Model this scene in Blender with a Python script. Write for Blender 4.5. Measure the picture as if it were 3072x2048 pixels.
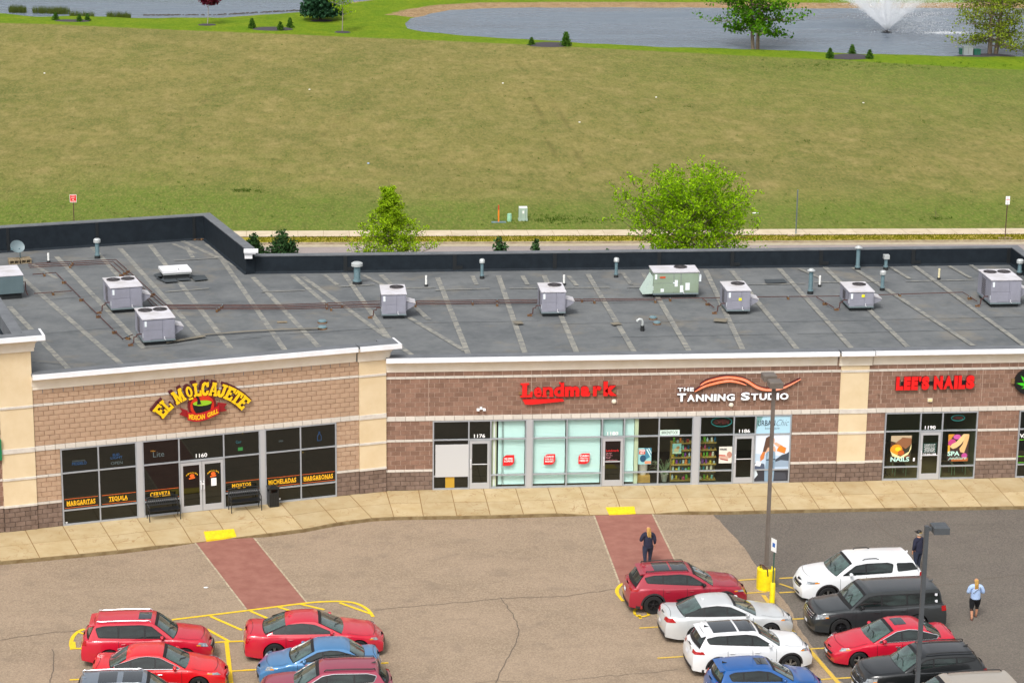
import bpy, math, random
import numpy as np
from mathutils import Matrix, Vector
R = random.Random(7)
rad = math.radians
sc = bpy.context.scene
for o in list(bpy.data.objects): bpy.data.objects.remove(o)

# ---------------------------------------------------------------- camera
CF, CP, CY, CR, CD, CH, CX = 7072.19, .26631, .100502, -.0117311, 94.2265, 32.2609, -4.24282
_fw = np.array([math.sin(CY)*math.cos(CP), math.cos(CY)*math.cos(CP), -math.sin(CP)])
_r = np.array([math.cos(CY), -math.sin(CY), 0]); _d = np.cross(_fw, _r)
_r2 = math.cos(CR)*_r + math.sin(CR)*_d; _d2 = -math.sin(CR)*_r + math.cos(CR)*_d
CAMP = np.array([CX, -CD, CH])
cam = bpy.data.cameras.new('camera'); co = bpy.data.objects.new('camera', cam)
sc.collection.objects.link(co)
cam.sensor_width = 36; cam.lens = 36*CF/3072; cam.clip_start = 1; cam.clip_end = 3000
co.matrix_world = Matrix(((_r2[0], -_d2[0], -_fw[0], CAMP[0]), (_r2[1], -_d2[1], -_fw[1], CAMP[1]), (_r2[2], -_d2[2], -_fw[2], CAMP[2]), (0, 0, 0, 1)))
sc.camera = co
sc.render.resolution_x = 1024; sc.render.resolution_y = 682

# ---------------------------------------------------------------- sky and sun
SUN_EL, SUN_AZ = rad(52), rad(205)     # azimuth clockwise from +Y
world = bpy.data.worlds.new('World'); sc.world = world; world.use_nodes = True
wn = world.node_tree; wn.nodes.clear()
wo = wn.nodes.new('ShaderNodeOutputWorld'); bg = wn.nodes.new('ShaderNodeBackground')
sky = wn.nodes.new('ShaderNodeTexSky'); sky.sky_type = 'NISHITA'; sky.sun_disc = False
sky.sun_elevation = SUN_EL; sky.sun_rotation = SUN_AZ; sky.air_density = 1.0; sky.dust_density = 5.0; sky.ozone_density = 1.0
hs = wn.nodes.new('ShaderNodeHueSaturation'); hs.inputs['Saturation'].default_value = .2
wn.links.new(sky.outputs[0], hs.inputs['Color']); wn.links.new(hs.outputs[0], bg.inputs[0])
bg.inputs[1].default_value = .15
wn.links.new(bg.outputs[0], wo.inputs[0])
sl = bpy.data.lights.new('sun', 'SUN'); sl.energy = 1.3; sl.angle = rad(13); sl.color = (1, .965, .91)
so = bpy.data.objects.new('sun', sl); sc.collection.objects.link(so)
_sd = Vector((math.sin(SUN_AZ)*math.cos(SUN_EL), math.cos(SUN_AZ)*math.cos(SUN_EL), math.sin(SUN_EL)))
so.rotation_euler = _sd.to_track_quat('Z', 'Y').to_euler()
so.location = (0, -20, 40)
sc.view_settings.view_transform = 'Standard'; sc.view_settings.look = 'None'
sc.view_settings.exposure = .42; sc.view_settings.gamma = 1; sc.view_settings.use_curve_mapping = False
sc.render.engine = 'CYCLES'
sc.cycles.max_bounces = 6; sc.cycles.transparent_max_bounces = 16

LOT = -.15                                # level of the car park; the walk is at 0
def at(x, y, z=LOT):                       # photo point (2352 px wide) -> place on the level z
    u, v = x*3072/2352, y*3072/2352
    ray = _fw + _r2*(u-1536)/CF + _d2*(v-1024)/CF
    t = (z-CAMP[2])/ray[2]
    return tuple(float(c) for c in CAMP+ray*t)
def atxy(x, y, z=LOT): return at(x, y, z)[:2]

def zat(x, y, py):                         # height at the place (x, y) that shows at photo row py
    lo, hi = -2., 30.
    for _ in range(40):
        m = (lo+hi)/2; v = np.array([x, y, m])-CAMP
        if (1024+CF*(v@_d2)/(v@_fw))*2352/3072 > py: lo = m
        else: hi = m
    return m
# ---------------------------------------------------------------- helpers
col = sc.collection
def lin(h):
    if not isinstance(h, str): return tuple(h)[:3]
    h = h.lstrip('#'); v = [int(h[i:i+2], 16)/255 for i in (0, 2, 4)]
    return tuple(c/12.92 if c <= .04045 else ((c+.055)/1.055)**2.4 for c in v)
MATS = {}
def mat(name, c, rough=.6, metal=0., c2=None, scale=4., var=.5, bump=0., bscale=None, coat=0., spec=.5, emit=0., detail=6., rnd=None, stretch=(1, 1, 1), lo=.35, hi=.65):
    """principled material; c mixed with c2 by noise, optional bump, optional per piece variation (rnd, attribute 'v')"""
    if name in MATS: return MATS[name]
    m = bpy.data.materials.new(name); m.use_nodes = True; nt = m.node_tree; N = nt.nodes; L = nt.links
    b = N['Principled BSDF']; c = lin(c)
    b.inputs['Base Color'].default_value = (*c, 1); b.inputs['Roughness'].default_value = rough
    b.inputs['Metallic'].default_value = metal; b.inputs['Coat Weight'].default_value = coat; b.inputs['Coat Roughness'].default_value = .04
    b.inputs['Specular IOR Level'].default_value = spec
    if emit:
        b.inputs['Emission Color'].default_value = (*c, 1); b.inputs['Emission Strength'].default_value = emit
    out = None
    if c2 is not None or bump:
        tc = N.new('ShaderNodeTexCoord'); mp = N.new('ShaderNodeMapping'); mp.inputs['Scale'].default_value = stretch
        L.new(tc.outputs['Object'], mp.inputs['Vector'])
    if c2 is not None:
        n = N.new('ShaderNodeTexNoise'); n.inputs['Scale'].default_value = scale; n.inputs['Detail'].default_value = detail; n.inputs['Roughness'].default_value = .62
        L.new(mp.outputs[0], n.inputs['Vector'])
        r = N.new('ShaderNodeMapRange'); r.inputs['From Min'].default_value = lo; r.inputs['From Max'].default_value = hi
        L.new(n.outputs[0], r.inputs[0])
        mx = N.new('ShaderNodeMix'); mx.data_type = 'RGBA'; mx.inputs['A'].default_value = (*c, 1); mx.inputs['B'].default_value = (*lin(c2), 1)
        L.new(r.outputs[0], mx.inputs['Factor']); out = mx.outputs['Result']
    if rnd:
        a = N.new('ShaderNodeAttribute'); a.attribute_name = 'v'
        r = N.new('ShaderNodeMapRange'); r.inputs['To Min'].default_value = 1-rnd; r.inputs['To Max'].default_value = 1+rnd
        L.new(a.outputs['Fac'], r.inputs[0])
        mm = N.new('ShaderNodeVectorMath'); mm.operation = 'SCALE'
        if out: L.new(out, mm.inputs[0])
        else: mm.inputs[0].default_value = c
        L.new(r.outputs[0], mm.inputs['Scale']); out = mm.outputs[0]
    if out: L.new(out, b.inputs['Base Color'])
    if bump:
        n2 = N.new('ShaderNodeTexNoise'); n2.inputs['Scale'].default_value = bscale or scale*4; n2.inputs['Detail'].default_value = 5
        L.new(mp.outputs[0], n2.inputs['Vector'])
        bp = N.new('ShaderNodeBump'); bp.inputs['Strength'].default_value = min(1, bump); bp.inputs['Distance'].default_value = .02*max(1, bump)
        L.new(n2.outputs[0], bp.inputs['Height']); L.new(bp.outputs[0], b.inputs['Normal'])
    MATS[name] = m; return m
def glass(name, tint, dens=.5, rough=.02, gloss=1.):
    """thin pane: fresnel reflection over tinted see-through, with a share of dark opaque film (dens)"""
    if name in MATS: return MATS[name]
    m = bpy.data.materials.new(name); m.use_nodes = True; nt = m.node_tree; N = nt.nodes; L = nt.links; N.clear()
    o = N.new('ShaderNodeOutputMaterial'); tr = N.new('ShaderNodeBsdfTransparent'); tr.inputs[0].default_value = (*lin(tint), 1)
    df = N.new('ShaderNodeBsdfDiffuse'); df.inputs[0].default_value = tuple(x*.05 for x in lin(tint))+(1,)
    gl = N.new('ShaderNodeBsdfGlossy'); gl.inputs['Roughness'].default_value = rough
    gs = N.new('ShaderNodeMath'); gs.operation = 'MULTIPLY'; gs.inputs[1].default_value = gloss; gs.use_clamp = True; lw_ = N.new('ShaderNodeLayerWeight'); lw_.inputs[0].default_value = .5; pw = N.new('ShaderNodeMath'); pw.operation = 'POWER'; pw.inputs[1].default_value = 4; L.new(lw_.outputs['Facing'], pw.inputs[0]); ma = N.new('ShaderNodeMath'); ma.operation = 'MULTIPLY_ADD'; ma.inputs[1].default_value = .9; ma.inputs[2].default_value = .05; L.new(pw.outputs[0], ma.inputs[0]); L.new(ma.outputs[0], gs.inputs[0])
    m1 = N.new('ShaderNodeMixShader'); m1.inputs[0].default_value = dens; L.new(tr.outputs[0], m1.inputs[1]); L.new(df.outputs[0], m1.inputs[2])
    m2 = N.new('ShaderNodeMixShader'); L.new(gs.outputs[0], m2.inputs[0]); L.new(m1.outputs[0], m2.inputs[1]); L.new(gl.outputs[0], m2.inputs[2])
    L.new(m2.outputs[0], o.inputs[0]); MATS[name] = m; return m

class MB:
    def __init__(s, xf=None): s.v = []; s.f = []; s.m = []; s.val = []; s.xf = xf; s.cur = .5
    def add(s, pts, faces, mi=0):
        b = len(s.v)
        if s.xf is not None: pts = [tuple(s.xf @ Vector(p)) for p in pts]
        s.v.extend(tuple(map(float, p)) for p in pts)
        for f in faces: s.f.append(tuple(b+i for i in f)); s.m.append(mi); s.val.append(s.cur)
        return s
    def box(s, x0, x1, y0, y1, z0, z1, mi=0):
        return s.add([(x0, y0, z0), (x1, y0, z0), (x1, y1, z0), (x0, y1, z0), (x0, y0, z1), (x1, y0, z1), (x1, y1, z1), (x0, y1, z1)],
                     [(0, 3, 2, 1), (4, 5, 6, 7), (0, 1, 5, 4), (1, 2, 6, 5), (2, 3, 7, 6), (3, 0, 4, 7)], mi)
    def chip(s, x0, x1, yb, yf, z0, z1, c=.01, mi=0):      # block with a chamfered front face (front at yf < yb)
        return s.add([(x0, yb, z0), (x1, yb, z0), (x1, yb, z1), (x0, yb, z1), (x0+c, yf, z0+c), (x1-c, yf, z0+c), (x1-c, yf, z1-c), (x0+c, yf, z1-c)],
                     [(4, 5, 6, 7), (0, 1, 5, 4), (1, 2, 6, 5), (2, 3, 7, 6), (3, 0, 4, 7)], mi)
    def quad(s, a, b, c, d, mi=0): return s.add([a, b, c, d], [(0, 1, 2, 3)], mi)
    def poly(s, pts, mi=0): return s.add(pts, [tuple(range(len(pts)))], mi)
    def prism(s, pts, z0, z1, mi=0):                        # plan polygon (ccw) extruded in z
        n = len(pts); P = [(x, y, z0) for x, y in pts]+[(x, y, z1) for x, y in pts]
        return s.add(P, [tuple(range(n-1, -1, -1)), tuple(range(n, 2*n))]+[(i, (i+1) % n, n+(i+1) % n, n+i) for i in range(n)], mi)
    def slab(s, pts, y0, y1, mi=0):                         # polygon in the x-z plane (ccw seen from -y) extruded from y0 (front) to y1
        n = len(pts); P = [(x, y0, z) for x, z in pts]+[(x, y1, z) for x, z in pts]
        return s.add(P, [tuple(range(n)), tuple(range(2*n-1, n-1, -1))]+[(i, n+i, n+(i+1) % n, (i+1) % n) for i in range(n)], mi)
    def tube(s, path, r, n=8, mi=0, cap=True, flat=1.):
        path = [Vector(p) for p in path]; rs = r if isinstance(r, (list, tuple)) else [r]*len(path); P = []; F = []
        up = None
        for i, p in enumerate(path):
            t = (path[min(i+1, len(path)-1)]-path[max(i-1, 0)]).normalized()
            if up is None or abs(t.dot(up)) > .98: up = Vector((0, 0, 1)) if abs(t.z) < .9 else Vector((1, 0, 0))
            a = t.cross(up).normalized(); b = a.cross(t).normalized(); up = b
            for k in range(n):
                an = 2*math.pi*k/n; P.append(p+a*rs[i]*math.cos(an)+b*rs[i]*flat*math.sin(an))
        for i in range(len(path)-1):
            for k in range(n):
                k2 = (k+1) % n; F.append((i*n+k, i*n+k2, (i+1)*n+k2, (i+1)*n+k))
        if cap: F.append(tuple(range(n-1, -1, -1))); F.append(tuple((len(path)-1)*n+k for k in range(n)))
        return s.add(P, F, mi)
    def lathe(s, prof, n=16, c=(0, 0, 0), mi=0, axis='z', caps=True):  # prof: (radius, height)
        P = []; F = []
        for r, h in prof:
            for k in range(n):
                a = 2*math.pi*k/n; x, y = r*math.cos(a), r*math.sin(a)
                P.append((c[0]+x, c[1]+y, c[2]+h) if axis == 'z' else (c[0]+x, c[1]+h, c[2]+y))
        for i in range(len(prof)-1):
            for k in range(n):
                k2 = (k+1) % n; F.append((i*n+k, i*n+k2, (i+1)*n+k2, (i+1)*n+k))
        if caps: F.append(tuple(range(n-1, -1, -1))); F.append(tuple((len(prof)-1)*n+k for k in range(n)))
        return s.add(P, F, mi)
    def grid(s, fn, us, vs, mi=0):
        P = [fn(u, v) for u in us for v in vs]; n = len(vs)
        return s.add(P, [(i*n+j, (i+1)*n+j, (i+1)*n+j+1, i*n+j+1) for i in range(len(us)-1) for j in range(n-1)], mi)
    def blob(s, c, r, nu=8, nv=6, mi=0):
        rx, ry, rz = r if isinstance(r, (tuple, list)) else (r, r, r)
        P = []; F = []
        for j in range(nv+1):
            ph = math.pi*(j/nv)
            for k in range(nu):
                a = 2*math.pi*k/nu; P.append((c[0]+rx*math.sin(ph)*math.cos(a), c[1]+ry*math.sin(ph)*math.sin(a), c[2]-rz*math.cos(ph)))
        for j in range(nv):
            for k in range(nu):
                k2 = (k+1) % nu; F.append((j*nu+k, j*nu+k2, (j+1)*nu+k2, (j+1)*nu+k))
        return s.add(P, F, mi)
    def mesh(s, name, mats, smooth=False, attr=False, angle=40):
        me = bpy.data.meshes.new(name); me.from_pydata(s.v, [], s.f)
        for m in (mats if isinstance(mats, (list, tuple)) else [mats]): me.materials.append(m)
        me.polygons.foreach_set('material_index', s.m)
        if smooth:
            me.polygons.foreach_set('use_smooth', [True]*len(s.f)); me.set_sharp_from_angle(angle=rad(angle))
        if attr:
            a = me.attributes.new('v', 'FLOAT', 'FACE'); a.data.foreach_set('value', s.val)
        me.update(); return me
    def build(s, name, mats, parent=None, smooth=False, attr=False, angle=40, loc=None, rotz=0):
        o = bpy.data.objects.new(name, s.mesh(name, mats, smooth, attr, angle)); col.objects.link(o)
        if parent: o.parent = parent
        if loc: o.location = loc
        o.rotation_euler.z = rotz
        return o
def tag(o, label=None, cat=None, group=None, kind=None):
    if label: o['label'] = label
    if cat: o['category'] = cat
    if group: o['group'] = group
    if kind: o['kind'] = kind
    return o
def thing(name, label, cat, loc=(0, 0, 0), rz=0, group=None):
    o = bpy.data.objects.new(name, None); col.objects.link(o); o.location = loc; o.rotation_euler = (0, 0, rz)
    o.empty_display_size = .3
    return tag(o, label, cat, group)
def copy_tree(o, parent=None):
    c = o.copy(); col.objects.link(c)
    if parent: c.parent = parent
    for ch in list(o.children): copy_tree(ch, c)
    return c
def place(o, loc, rz=0, label=None):
    o.location = loc; o.rotation_euler = (0, 0, rz)
    if label: o['label'] = label
    return o
def rot(rz, loc=(0, 0, 0)): return Matrix.Translation(loc) @ Matrix.Rotation(rz, 4, 'Z')

def text_geo(txt, bold=0., shear=0., spacing=1., res=3):
    cu = bpy.data.curves.new('t', 'FONT'); cu.body = txt; cu.size = 1; cu.offset = bold; cu.shear = shear; cu.space_character = spacing; cu.resolution_u = res
    cu.fill_mode = 'FRONT'
    ob = bpy.data.objects.new('t', cu); me = bpy.data.meshes.new_from_object(ob)
    vs = [tuple(v.co) for v in me.vertices]; fs = [tuple(p.vertices) for p in me.polygons]
    bpy.data.objects.remove(ob); bpy.data.curves.remove(cu); bpy.data.meshes.remove(me)
    return vs, fs
def add_text(mb, txt, x0, x1, z0, z1, y, depth=0., bold=0., shear=0., spacing=1., mi=0, side=None, warp=None):
    """lettering fitted into the box x0..x1, z0..z1 of the x-z plane, front face at y; depth makes solid letters"""
    vs, fs = text_geo(txt, bold, shear, spacing)
    xs = [v[0] for v in vs]; ys = [v[1] for v in vs]; ax, bx, ay, by = min(xs), max(xs), min(ys), max(ys)
    P = [(x0+(v[0]-ax)/(bx-ax)*(x1-x0), z0+(v[1]-ay)/(by-ay)*(z1-z0)) for v in vs]
    if warp: P = [warp(*p) for p in P]
    n = len(P)
    mb.add([(x, y, z) for x, z in P], fs, mi)
    if depth:
        cnt = {}
        for f in fs:
            for i in range(len(f)): e = (f[i], f[(i+1) % len(f)]); cnt[e] = 1
        ed = [e for e in cnt if (e[1], e[0]) not in cnt]
        mb.add([(x, y, z) for x, z in P]+[(x, y+depth, z) for x, z in P], [(b, a, a+n, b+n) for a, b in ed], mi if side is None else side)
    return mb

def sweep(mb, path, prof, closed=False, mi=0, caps=True):
    """sweep a profile [(offset, z)] along a plan path; offset is to the right of the direction of travel"""
    n = len(path); rings = []
    def nrm(a, b):
        dx, dy = b[0]-a[0], b[1]-a[1]; l = math.hypot(dx, dy); return (dy/l, -dx/l)
    for i, p in enumerate(path):
        if closed: n0 = nrm(path[i-1], p); n1 = nrm(p, path[(i+1) % n])
        else:
            n0 = nrm(path[i-1], p) if i else nrm(p, path[1]); n1 = nrm(p, path[i+1]) if i < n-1 else n0
        k = 1+n0[0]*n1[0]+n0[1]*n1[1]; mx, my = (n0[0]+n1[0])/k, (n0[1]+n1[1])/k
        rings.append([(p[0]+mx*o, p[1]+my*o, z) for o, z in prof])
    m = len(prof); P = [q for r in rings for q in r]; F = []
    for i in range(n if closed else n-1):
        j = (i+1) % n
        for k in range(m):
            k2 = (k+1) % m; F.append((i*m+k, i*m+k2, j*m+k2, j*m+k))
    if caps and not closed: F.append(tuple(range(m-1, -1, -1))); F.append(tuple((n-1)*m+k for k in range(m)))
    mb.add(P, F, mi if isinstance(mi, int) else 0)
    if not isinstance(mi, int):
        cnt = len(F); 
        for q in range(cnt):
            if q < (n if closed else n-1)*m: mb.m[len(mb.m)-cnt+q] = mi[q % m]
    return mb
def catmull(pts, n):
    out = []; P = [pts[0]]+list(pts)+[pts[-1]]
    for i in range(1, len(P)-2):
        for k in range(n):
            t = k/n; p0, p1, p2, p3 = P[i-1], P[i], P[i+1], P[i+2]
            out.append(tuple(.5*((2*b)+(-a+c)*t+(2*a-5*b+4*c-d)*t*t+(-a+3*b-3*c+d)*t**3) for a, b, c, d in zip(p0, p1, p2, p3)))
    out.append(tuple(pts[-1])); return out
# ================================================================ ground, car park, walk
def strip(mb, pts, w, z, mi=0):
    n = len(pts); P = []
    for i, p in enumerate(pts):
        a = pts[max(0, i-1)]; b = pts[min(n-1, i+1)]; dx, dy = b[0]-a[0], b[1]-a[1]; l = math.hypot(dx, dy) or 1
        nx, ny = -dy/l*w/2, dx/l*w/2; P += [(p[0]+nx, p[1]+ny, z), (p[0]-nx, p[1]-ny, z)]
    return mb.add(P, [(2*i+1, 2*i+3, 2*i+2, 2*i) for i in range(n-1)], mi)
def asphalt(name, c, c2, speck, blot):
    m = bpy.data.materials.new(name); m.use_nodes = True; N = m.node_tree.nodes; L = m.node_tree.links; b = N['Principled BSDF']
    b.inputs['Roughness'].default_value = .9; b.inputs['Specular IOR Level'].default_value = .25
    tc = N.new('ShaderNodeTexCoord')
    def noise(s, d, lo, hi, st=None):
        n = N.new('ShaderNodeTexNoise'); n.inputs['Scale'].default_value = s; n.inputs['Detail'].default_value = d; n.inputs['Roughness'].default_value = .65
        if st:
            mp = N.new('ShaderNodeMapping'); mp.inputs['Scale'].default_value = st; L.new(tc.outputs['Object'], mp.inputs[0]); L.new(mp.outputs[0], n.inputs['Vector'])
        else: L.new(tc.outputs['Object'], n.inputs['Vector'])
        r = N.new('ShaderNodeMapRange'); r.inputs['From Min'].default_value = lo; r.inputs['From Max'].default_value = hi; L.new(n.outputs[0], r.inputs[0]); return r.outputs[0]
    def mix(f, A, B, mode='MIX', fac=None):
        x = N.new('ShaderNodeMix'); x.data_type = 'RGBA'; x.blend_type = mode
        for k, s_ in (('A', A), ('B', B)):
            if isinstance(s_, tuple): x.inputs[k].default_value = (*s_, 1)
            else: L.new(s_, x.inputs[k])
        if fac is not None:
            mm = N.new('ShaderNodeMath'); mm.operation = 'MULTIPLY'; mm.inputs[1].default_value = fac; L.new(f, mm.inputs[0]); f = mm.outputs[0]
        L.new(f, x.inputs['Factor']); return x.outputs['Result']
    o = mix(noise(.22, 5, .35, .68, (1, 1.6, 1)), lin(c), lin(c2))
    o = mix(noise(16, 3, .40, .66), o, lin(speck), fac=.55)
    o = mix(noise(48, 2, .47, .7), o, tuple(x*.4 for x in lin(c)), fac=.6)
    o = mix(noise(1.1, 6, .52, .78), o, lin(blot), fac=.6)
    o = mix(noise(.45, 8, .58, .8, (.35, 1.4, 1)), o, tuple(x*.6 for x in lin(c)), fac=.45)
    L.new(o, b.inputs['Base Color'])
    n = N.new('ShaderNodeTexNoise'); n.inputs['Scale'].default_value = 40; L.new(tc.outputs['Object'], n.inputs['Vector'])
    bp = N.new('ShaderNodeBump'); bp.inputs['Strength'].default_value = .5; bp.inputs['Distance'].default_value = .01; L.new(n.outputs[0], bp.inputs['Height']); L.new(bp.outputs[0], b.inputs['Normal'])
    return m
m_old = asphalt('worn_asphalt', '#978470', '#877663', '#b9a68e', '#74675a')
m_new = asphalt('dark_asphalt', '#676159', '#5b5550', '#8a8076', '#6e675e')
m_road = asphalt('road_asphalt', '#9a8f8b', '#8e8480', '#a59a94', '#857c78')
m_yel = mat('yellow_paint', '#e8c21a', .7, c2='#c9a536', scale=9, lo=.45, hi=.8)
m_yelold = mat('worn_yellow_paint', '#d9b43c', .75, c2='#b09552', scale=14, lo=.4, hi=.7)
m_conc = mat('walk_concrete', '#bba985', .85, c2='#ab946a', scale=1.1, bump=.15, bscale=30, lo=.3, hi=.7, rnd=.07)
def veins(m, c, sc_, k, f, warp=1.5):
    N = m.node_tree.nodes; L = m.node_tree.links; b = N['Principled BSDF']; src = b.inputs['Base Color'].links[0].from_socket
    tc = N.new('ShaderNodeTexCoord'); n = N.new('ShaderNodeTexNoise'); n.inputs['Scale'].default_value = sc_; n.inputs['Detail'].default_value = 5; n.inputs['Distortion'].default_value = warp; L.new(tc.outputs['Object'], n.inputs['Vector'])
    a = N.new('ShaderNodeMath'); a.operation = 'SUBTRACT'; a.inputs[1].default_value = .5; L.new(n.outputs[0], a.inputs[0]); ab = N.new('ShaderNodeMath'); ab.operation = 'ABSOLUTE'; L.new(a.outputs[0], ab.inputs[0])
    r = N.new('ShaderNodeMapRange'); r.inputs['From Min'].default_value = 0; r.inputs['From Max'].default_value = k; r.inputs['To Min'].default_value = f; r.inputs['To Max'].default_value = 0; L.new(ab.outputs[0], r.inputs[0])
    n2 = N.new('ShaderNodeTexNoise'); n2.inputs['Scale'].default_value = sc_*.8; L.new(tc.outputs['Object'], n2.inputs['Vector']); r2 = N.new('ShaderNodeMapRange'); r2.inputs['From Min'].default_value = .42; r2.inputs['From Max'].default_value = .6; L.new(n2.outputs[0], r2.inputs[0])
    mu = N.new('ShaderNodeMath'); mu.operation = 'MULTIPLY'; L.new(r.outputs[0], mu.inputs[0]); L.new(r2.outputs[0], mu.inputs[1])
    x = N.new('ShaderNodeMix'); x.data_type = 'RGBA'; L.new(mu.outputs[0], x.inputs['Factor']); L.new(src, x.inputs['A']); x.inputs['B'].default_value = (*lin(c), 1); L.new(x.outputs['Result'], b.inputs['Base Color'])
veins(m_conc, '#8a5f22', .9, .014, .75)
m_curb = mat('stained_curb', '#8b7a58', .9, c2='#6b5636', scale=3, bump=.2)
m_joint = mat('joint_dirt', '#8a6d44', .95)
m_brickpave = mat('stamped_red_paving', '#87564a', .85, c2='#956558', scale=2.2, bump=.15, bscale=40)
m_crack = mat('tar_crack', '#5f554b', .9)

zl = LOT
lot = MB().quad((-60, -60, zl), (75, -60, zl), (75, 3.5, zl), (-60, 3.5, zl)).build('car_park', m_old); tag(lot, kind='structure')
bd = [atxy(*p, zl) for p in ((1634, 1173), (1655, 1200), (1700, 1247), (1741, 1304), (1790, 1366), (1815, 1400), (1845, 1455), (1885, 1512), (1935, 1568))]
bd2 = catmull(bd, 6); rr = random.Random(3)
bd2 = [(x+rr.uniform(-.05, .05), y+rr.uniform(-.05, .05)) for x, y in bd2]
bd2 = [(bd2[0][0]-.05, 0.)]+bd2+[(bd2[-1][0]+.3, -34), (bd2[-1][0]+.8, -60)]
P = MB()
for i in range(len(bd2)-1):
    a, b = bd2[i], bd2[i+1]; P.quad((b[0], b[1], zl+.004), (75, b[1], zl+.004), (75, a[1], zl+.004), (a[0], a[1], zl+.004))
tag(P.build('dark_asphalt', m_new), kind='structure')

# cracks in the surface
C = MB()
def crack(px, w=.03, dz=.009):
    pts = [atxy(*p, zl) for p in px]; q = []
    for i in range(len(pts)-1):
        n = max(2, int(math.dist(pts[i], pts[i+1])/.25))
        for k in range(n): t = k/n; q.append((pts[i][0]*(1-t)+pts[i+1][0]*t+rr.gauss(0, .03), pts[i][1]*(1-t)+pts[i+1][1]*t+rr.gauss(0, .03)))
    q.append(pts[-1]); strip(C, q, w, zl+dz)
crack(((1152, 1372), (1180, 1415), (1193, 1445), (1185, 1480), (1150, 1540), (1138, 1568)), .03)
crack(((2003, 1190), (2022, 1212), (2048, 1232), (2076, 1242), (2110, 1235), (2170, 1220)), .035)
crack(((2130, 1345), (2200, 1340), (2270, 1328), (2352, 1320)), .035)
crack(((0, 1470), (40, 1463), (110, 1453), (160, 1450), (200, 1444)), .03)
crack(((118, 1490), (125, 1520), (115, 1568)), .03)
crack(((860, 1400), (1000, 1388), (1150, 1374), (1300, 1368), (1420, 1352)), .025)
crack(((1090, 1568), (1135, 1562), (1200, 1565)), .02)
crack(((1560, 1536), (1490, 1545), (1420, 1550), (1300, 1562)), .02)
crack(((1100, 1310), (1140, 1322), (1180, 1320)), .012)
C.build('crack', m_crack, tag(bpy.data.objects['dark_asphalt']))['kind'] = 'stuff'

# painted markings
def paint(name, px, w=.1, m=None, parent=lot, z=.014):
    return strip(MB(), [atxy(*p, zl) for p in px], w, zl+z).build(name, m or m_yel, parent)
arcL = [(395, 1423), (550, 1404), (700, 1385), (760, 1381), (800, 1382), (825, 1388), (845, 1400), (857, 1416)]
paint('yellow_line', catmull(arcL, 4), .13)
for a, b in (((483, 1415), (556, 1447)), ((575, 1403), (625, 1424)), ((640, 1394), (690, 1410)), ((780, 1384), (850, 1409)), ((474, 1444), (527, 1473)), ((690, 1387), (745, 1400))): paint('yellow_line', (a, b), .12, z=.016)
paint('yellow_line', catmull([(195, 1444), (180, 1450), (168, 1462), (163, 1478), (166, 1489)], 4), .14)
paint('yellow_line', ((163, 1489), (200, 1489)), .12, z=.018); paint('yellow_line', ((167, 1474), (169, 1490)), .18, z=.02); paint('yellow_line', ((182, 1452), (200, 1458)), .1, z=.018)
paint('yellow_line', ((470, 1476), (522, 1473), (592, 1471)), .1, z=.018)
paint('yellow_line', ((520, 1472), (531, 1568), (533, 1600)), .15, z=.02)
paint('yellow_line', ((160, 1561), (600, 1537)), .1); paint('yellow_line', ((560, 1539), (892, 1522)), .1, z=.018)
paint('yellow_line', ((160, 1490), (560, 1472)), .1, z=.012)
# right hand group
for a, b in (((1468, 1442), (1794, 1423)), ((1510, 1511), (1857, 1490)), ((1575, 1580), (1915, 1558)), ((1700, 1363), (1760, 1359))): paint('yellow_line', (a, b), .1, m_yelold)
for a, b in (((1790, 1328), (1850, 1325)), ((1690, 1333), (1745, 1329)), ((1790, 1361), (1860, 1357)), ((1790, 1340), (1850, 1361)), ((1793, 1423), (1870, 1419)), ((1857, 1490), (1930, 1486)), ((1915, 1558), (2000, 1553))): paint('yellow_line', (a, b), .11, m_yelold)
paint('yellow_line', ((1753, 1367), (1795, 1423), (1857, 1490), (1925, 1568), (1950, 1600)), .16, m_yelold, z=.02)
paint('yellow_line', catmull([(1441, 1338), (1426, 1343), (1417, 1355), (1419, 1366)], 4), .14, z=.018)
paint('yellow_line', ((1418, 1364), (1430, 1380), (1455, 1378)), .13, z=.02)
for s in (((1459, 1412), (1457, 1402), (1468, 1396), (1478, 1396)), ((1459, 1411), (1470, 1417), (1490, 1413)), ((1468, 1412), (1471, 1421)), ((1484, 1397), (1490, 1413))): paint('wheelchair_symbol', catmull(s, 3), .1, m_yel, z=.022)

# red stamped crossings with pale edges
xl = [atxy(*p, zl) for p in ((566, 1399), (706, 1385), (580, 1231), (448, 1246))]
xr = [atxy(*p, zl) for p in ((1425, 1345), (1572, 1330), (1498, 1179), (1364, 1183))]
for q in (xl, xr):
    b = MB(); b.poly([(x, y, zl+.008) for x, y in q]); ro = b.build('red_crossing', m_brickpave); tag(ro, kind='structure')
    for a, c in ((q[0], q[3]), (q[1], q[2])): strip(MB(), [a, c], .07, zl+.0115).build('pale_edge_line', mat('pale_joint', '#bcae92', .9, c2='#8d7f6c', scale=6), ro)

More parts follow.
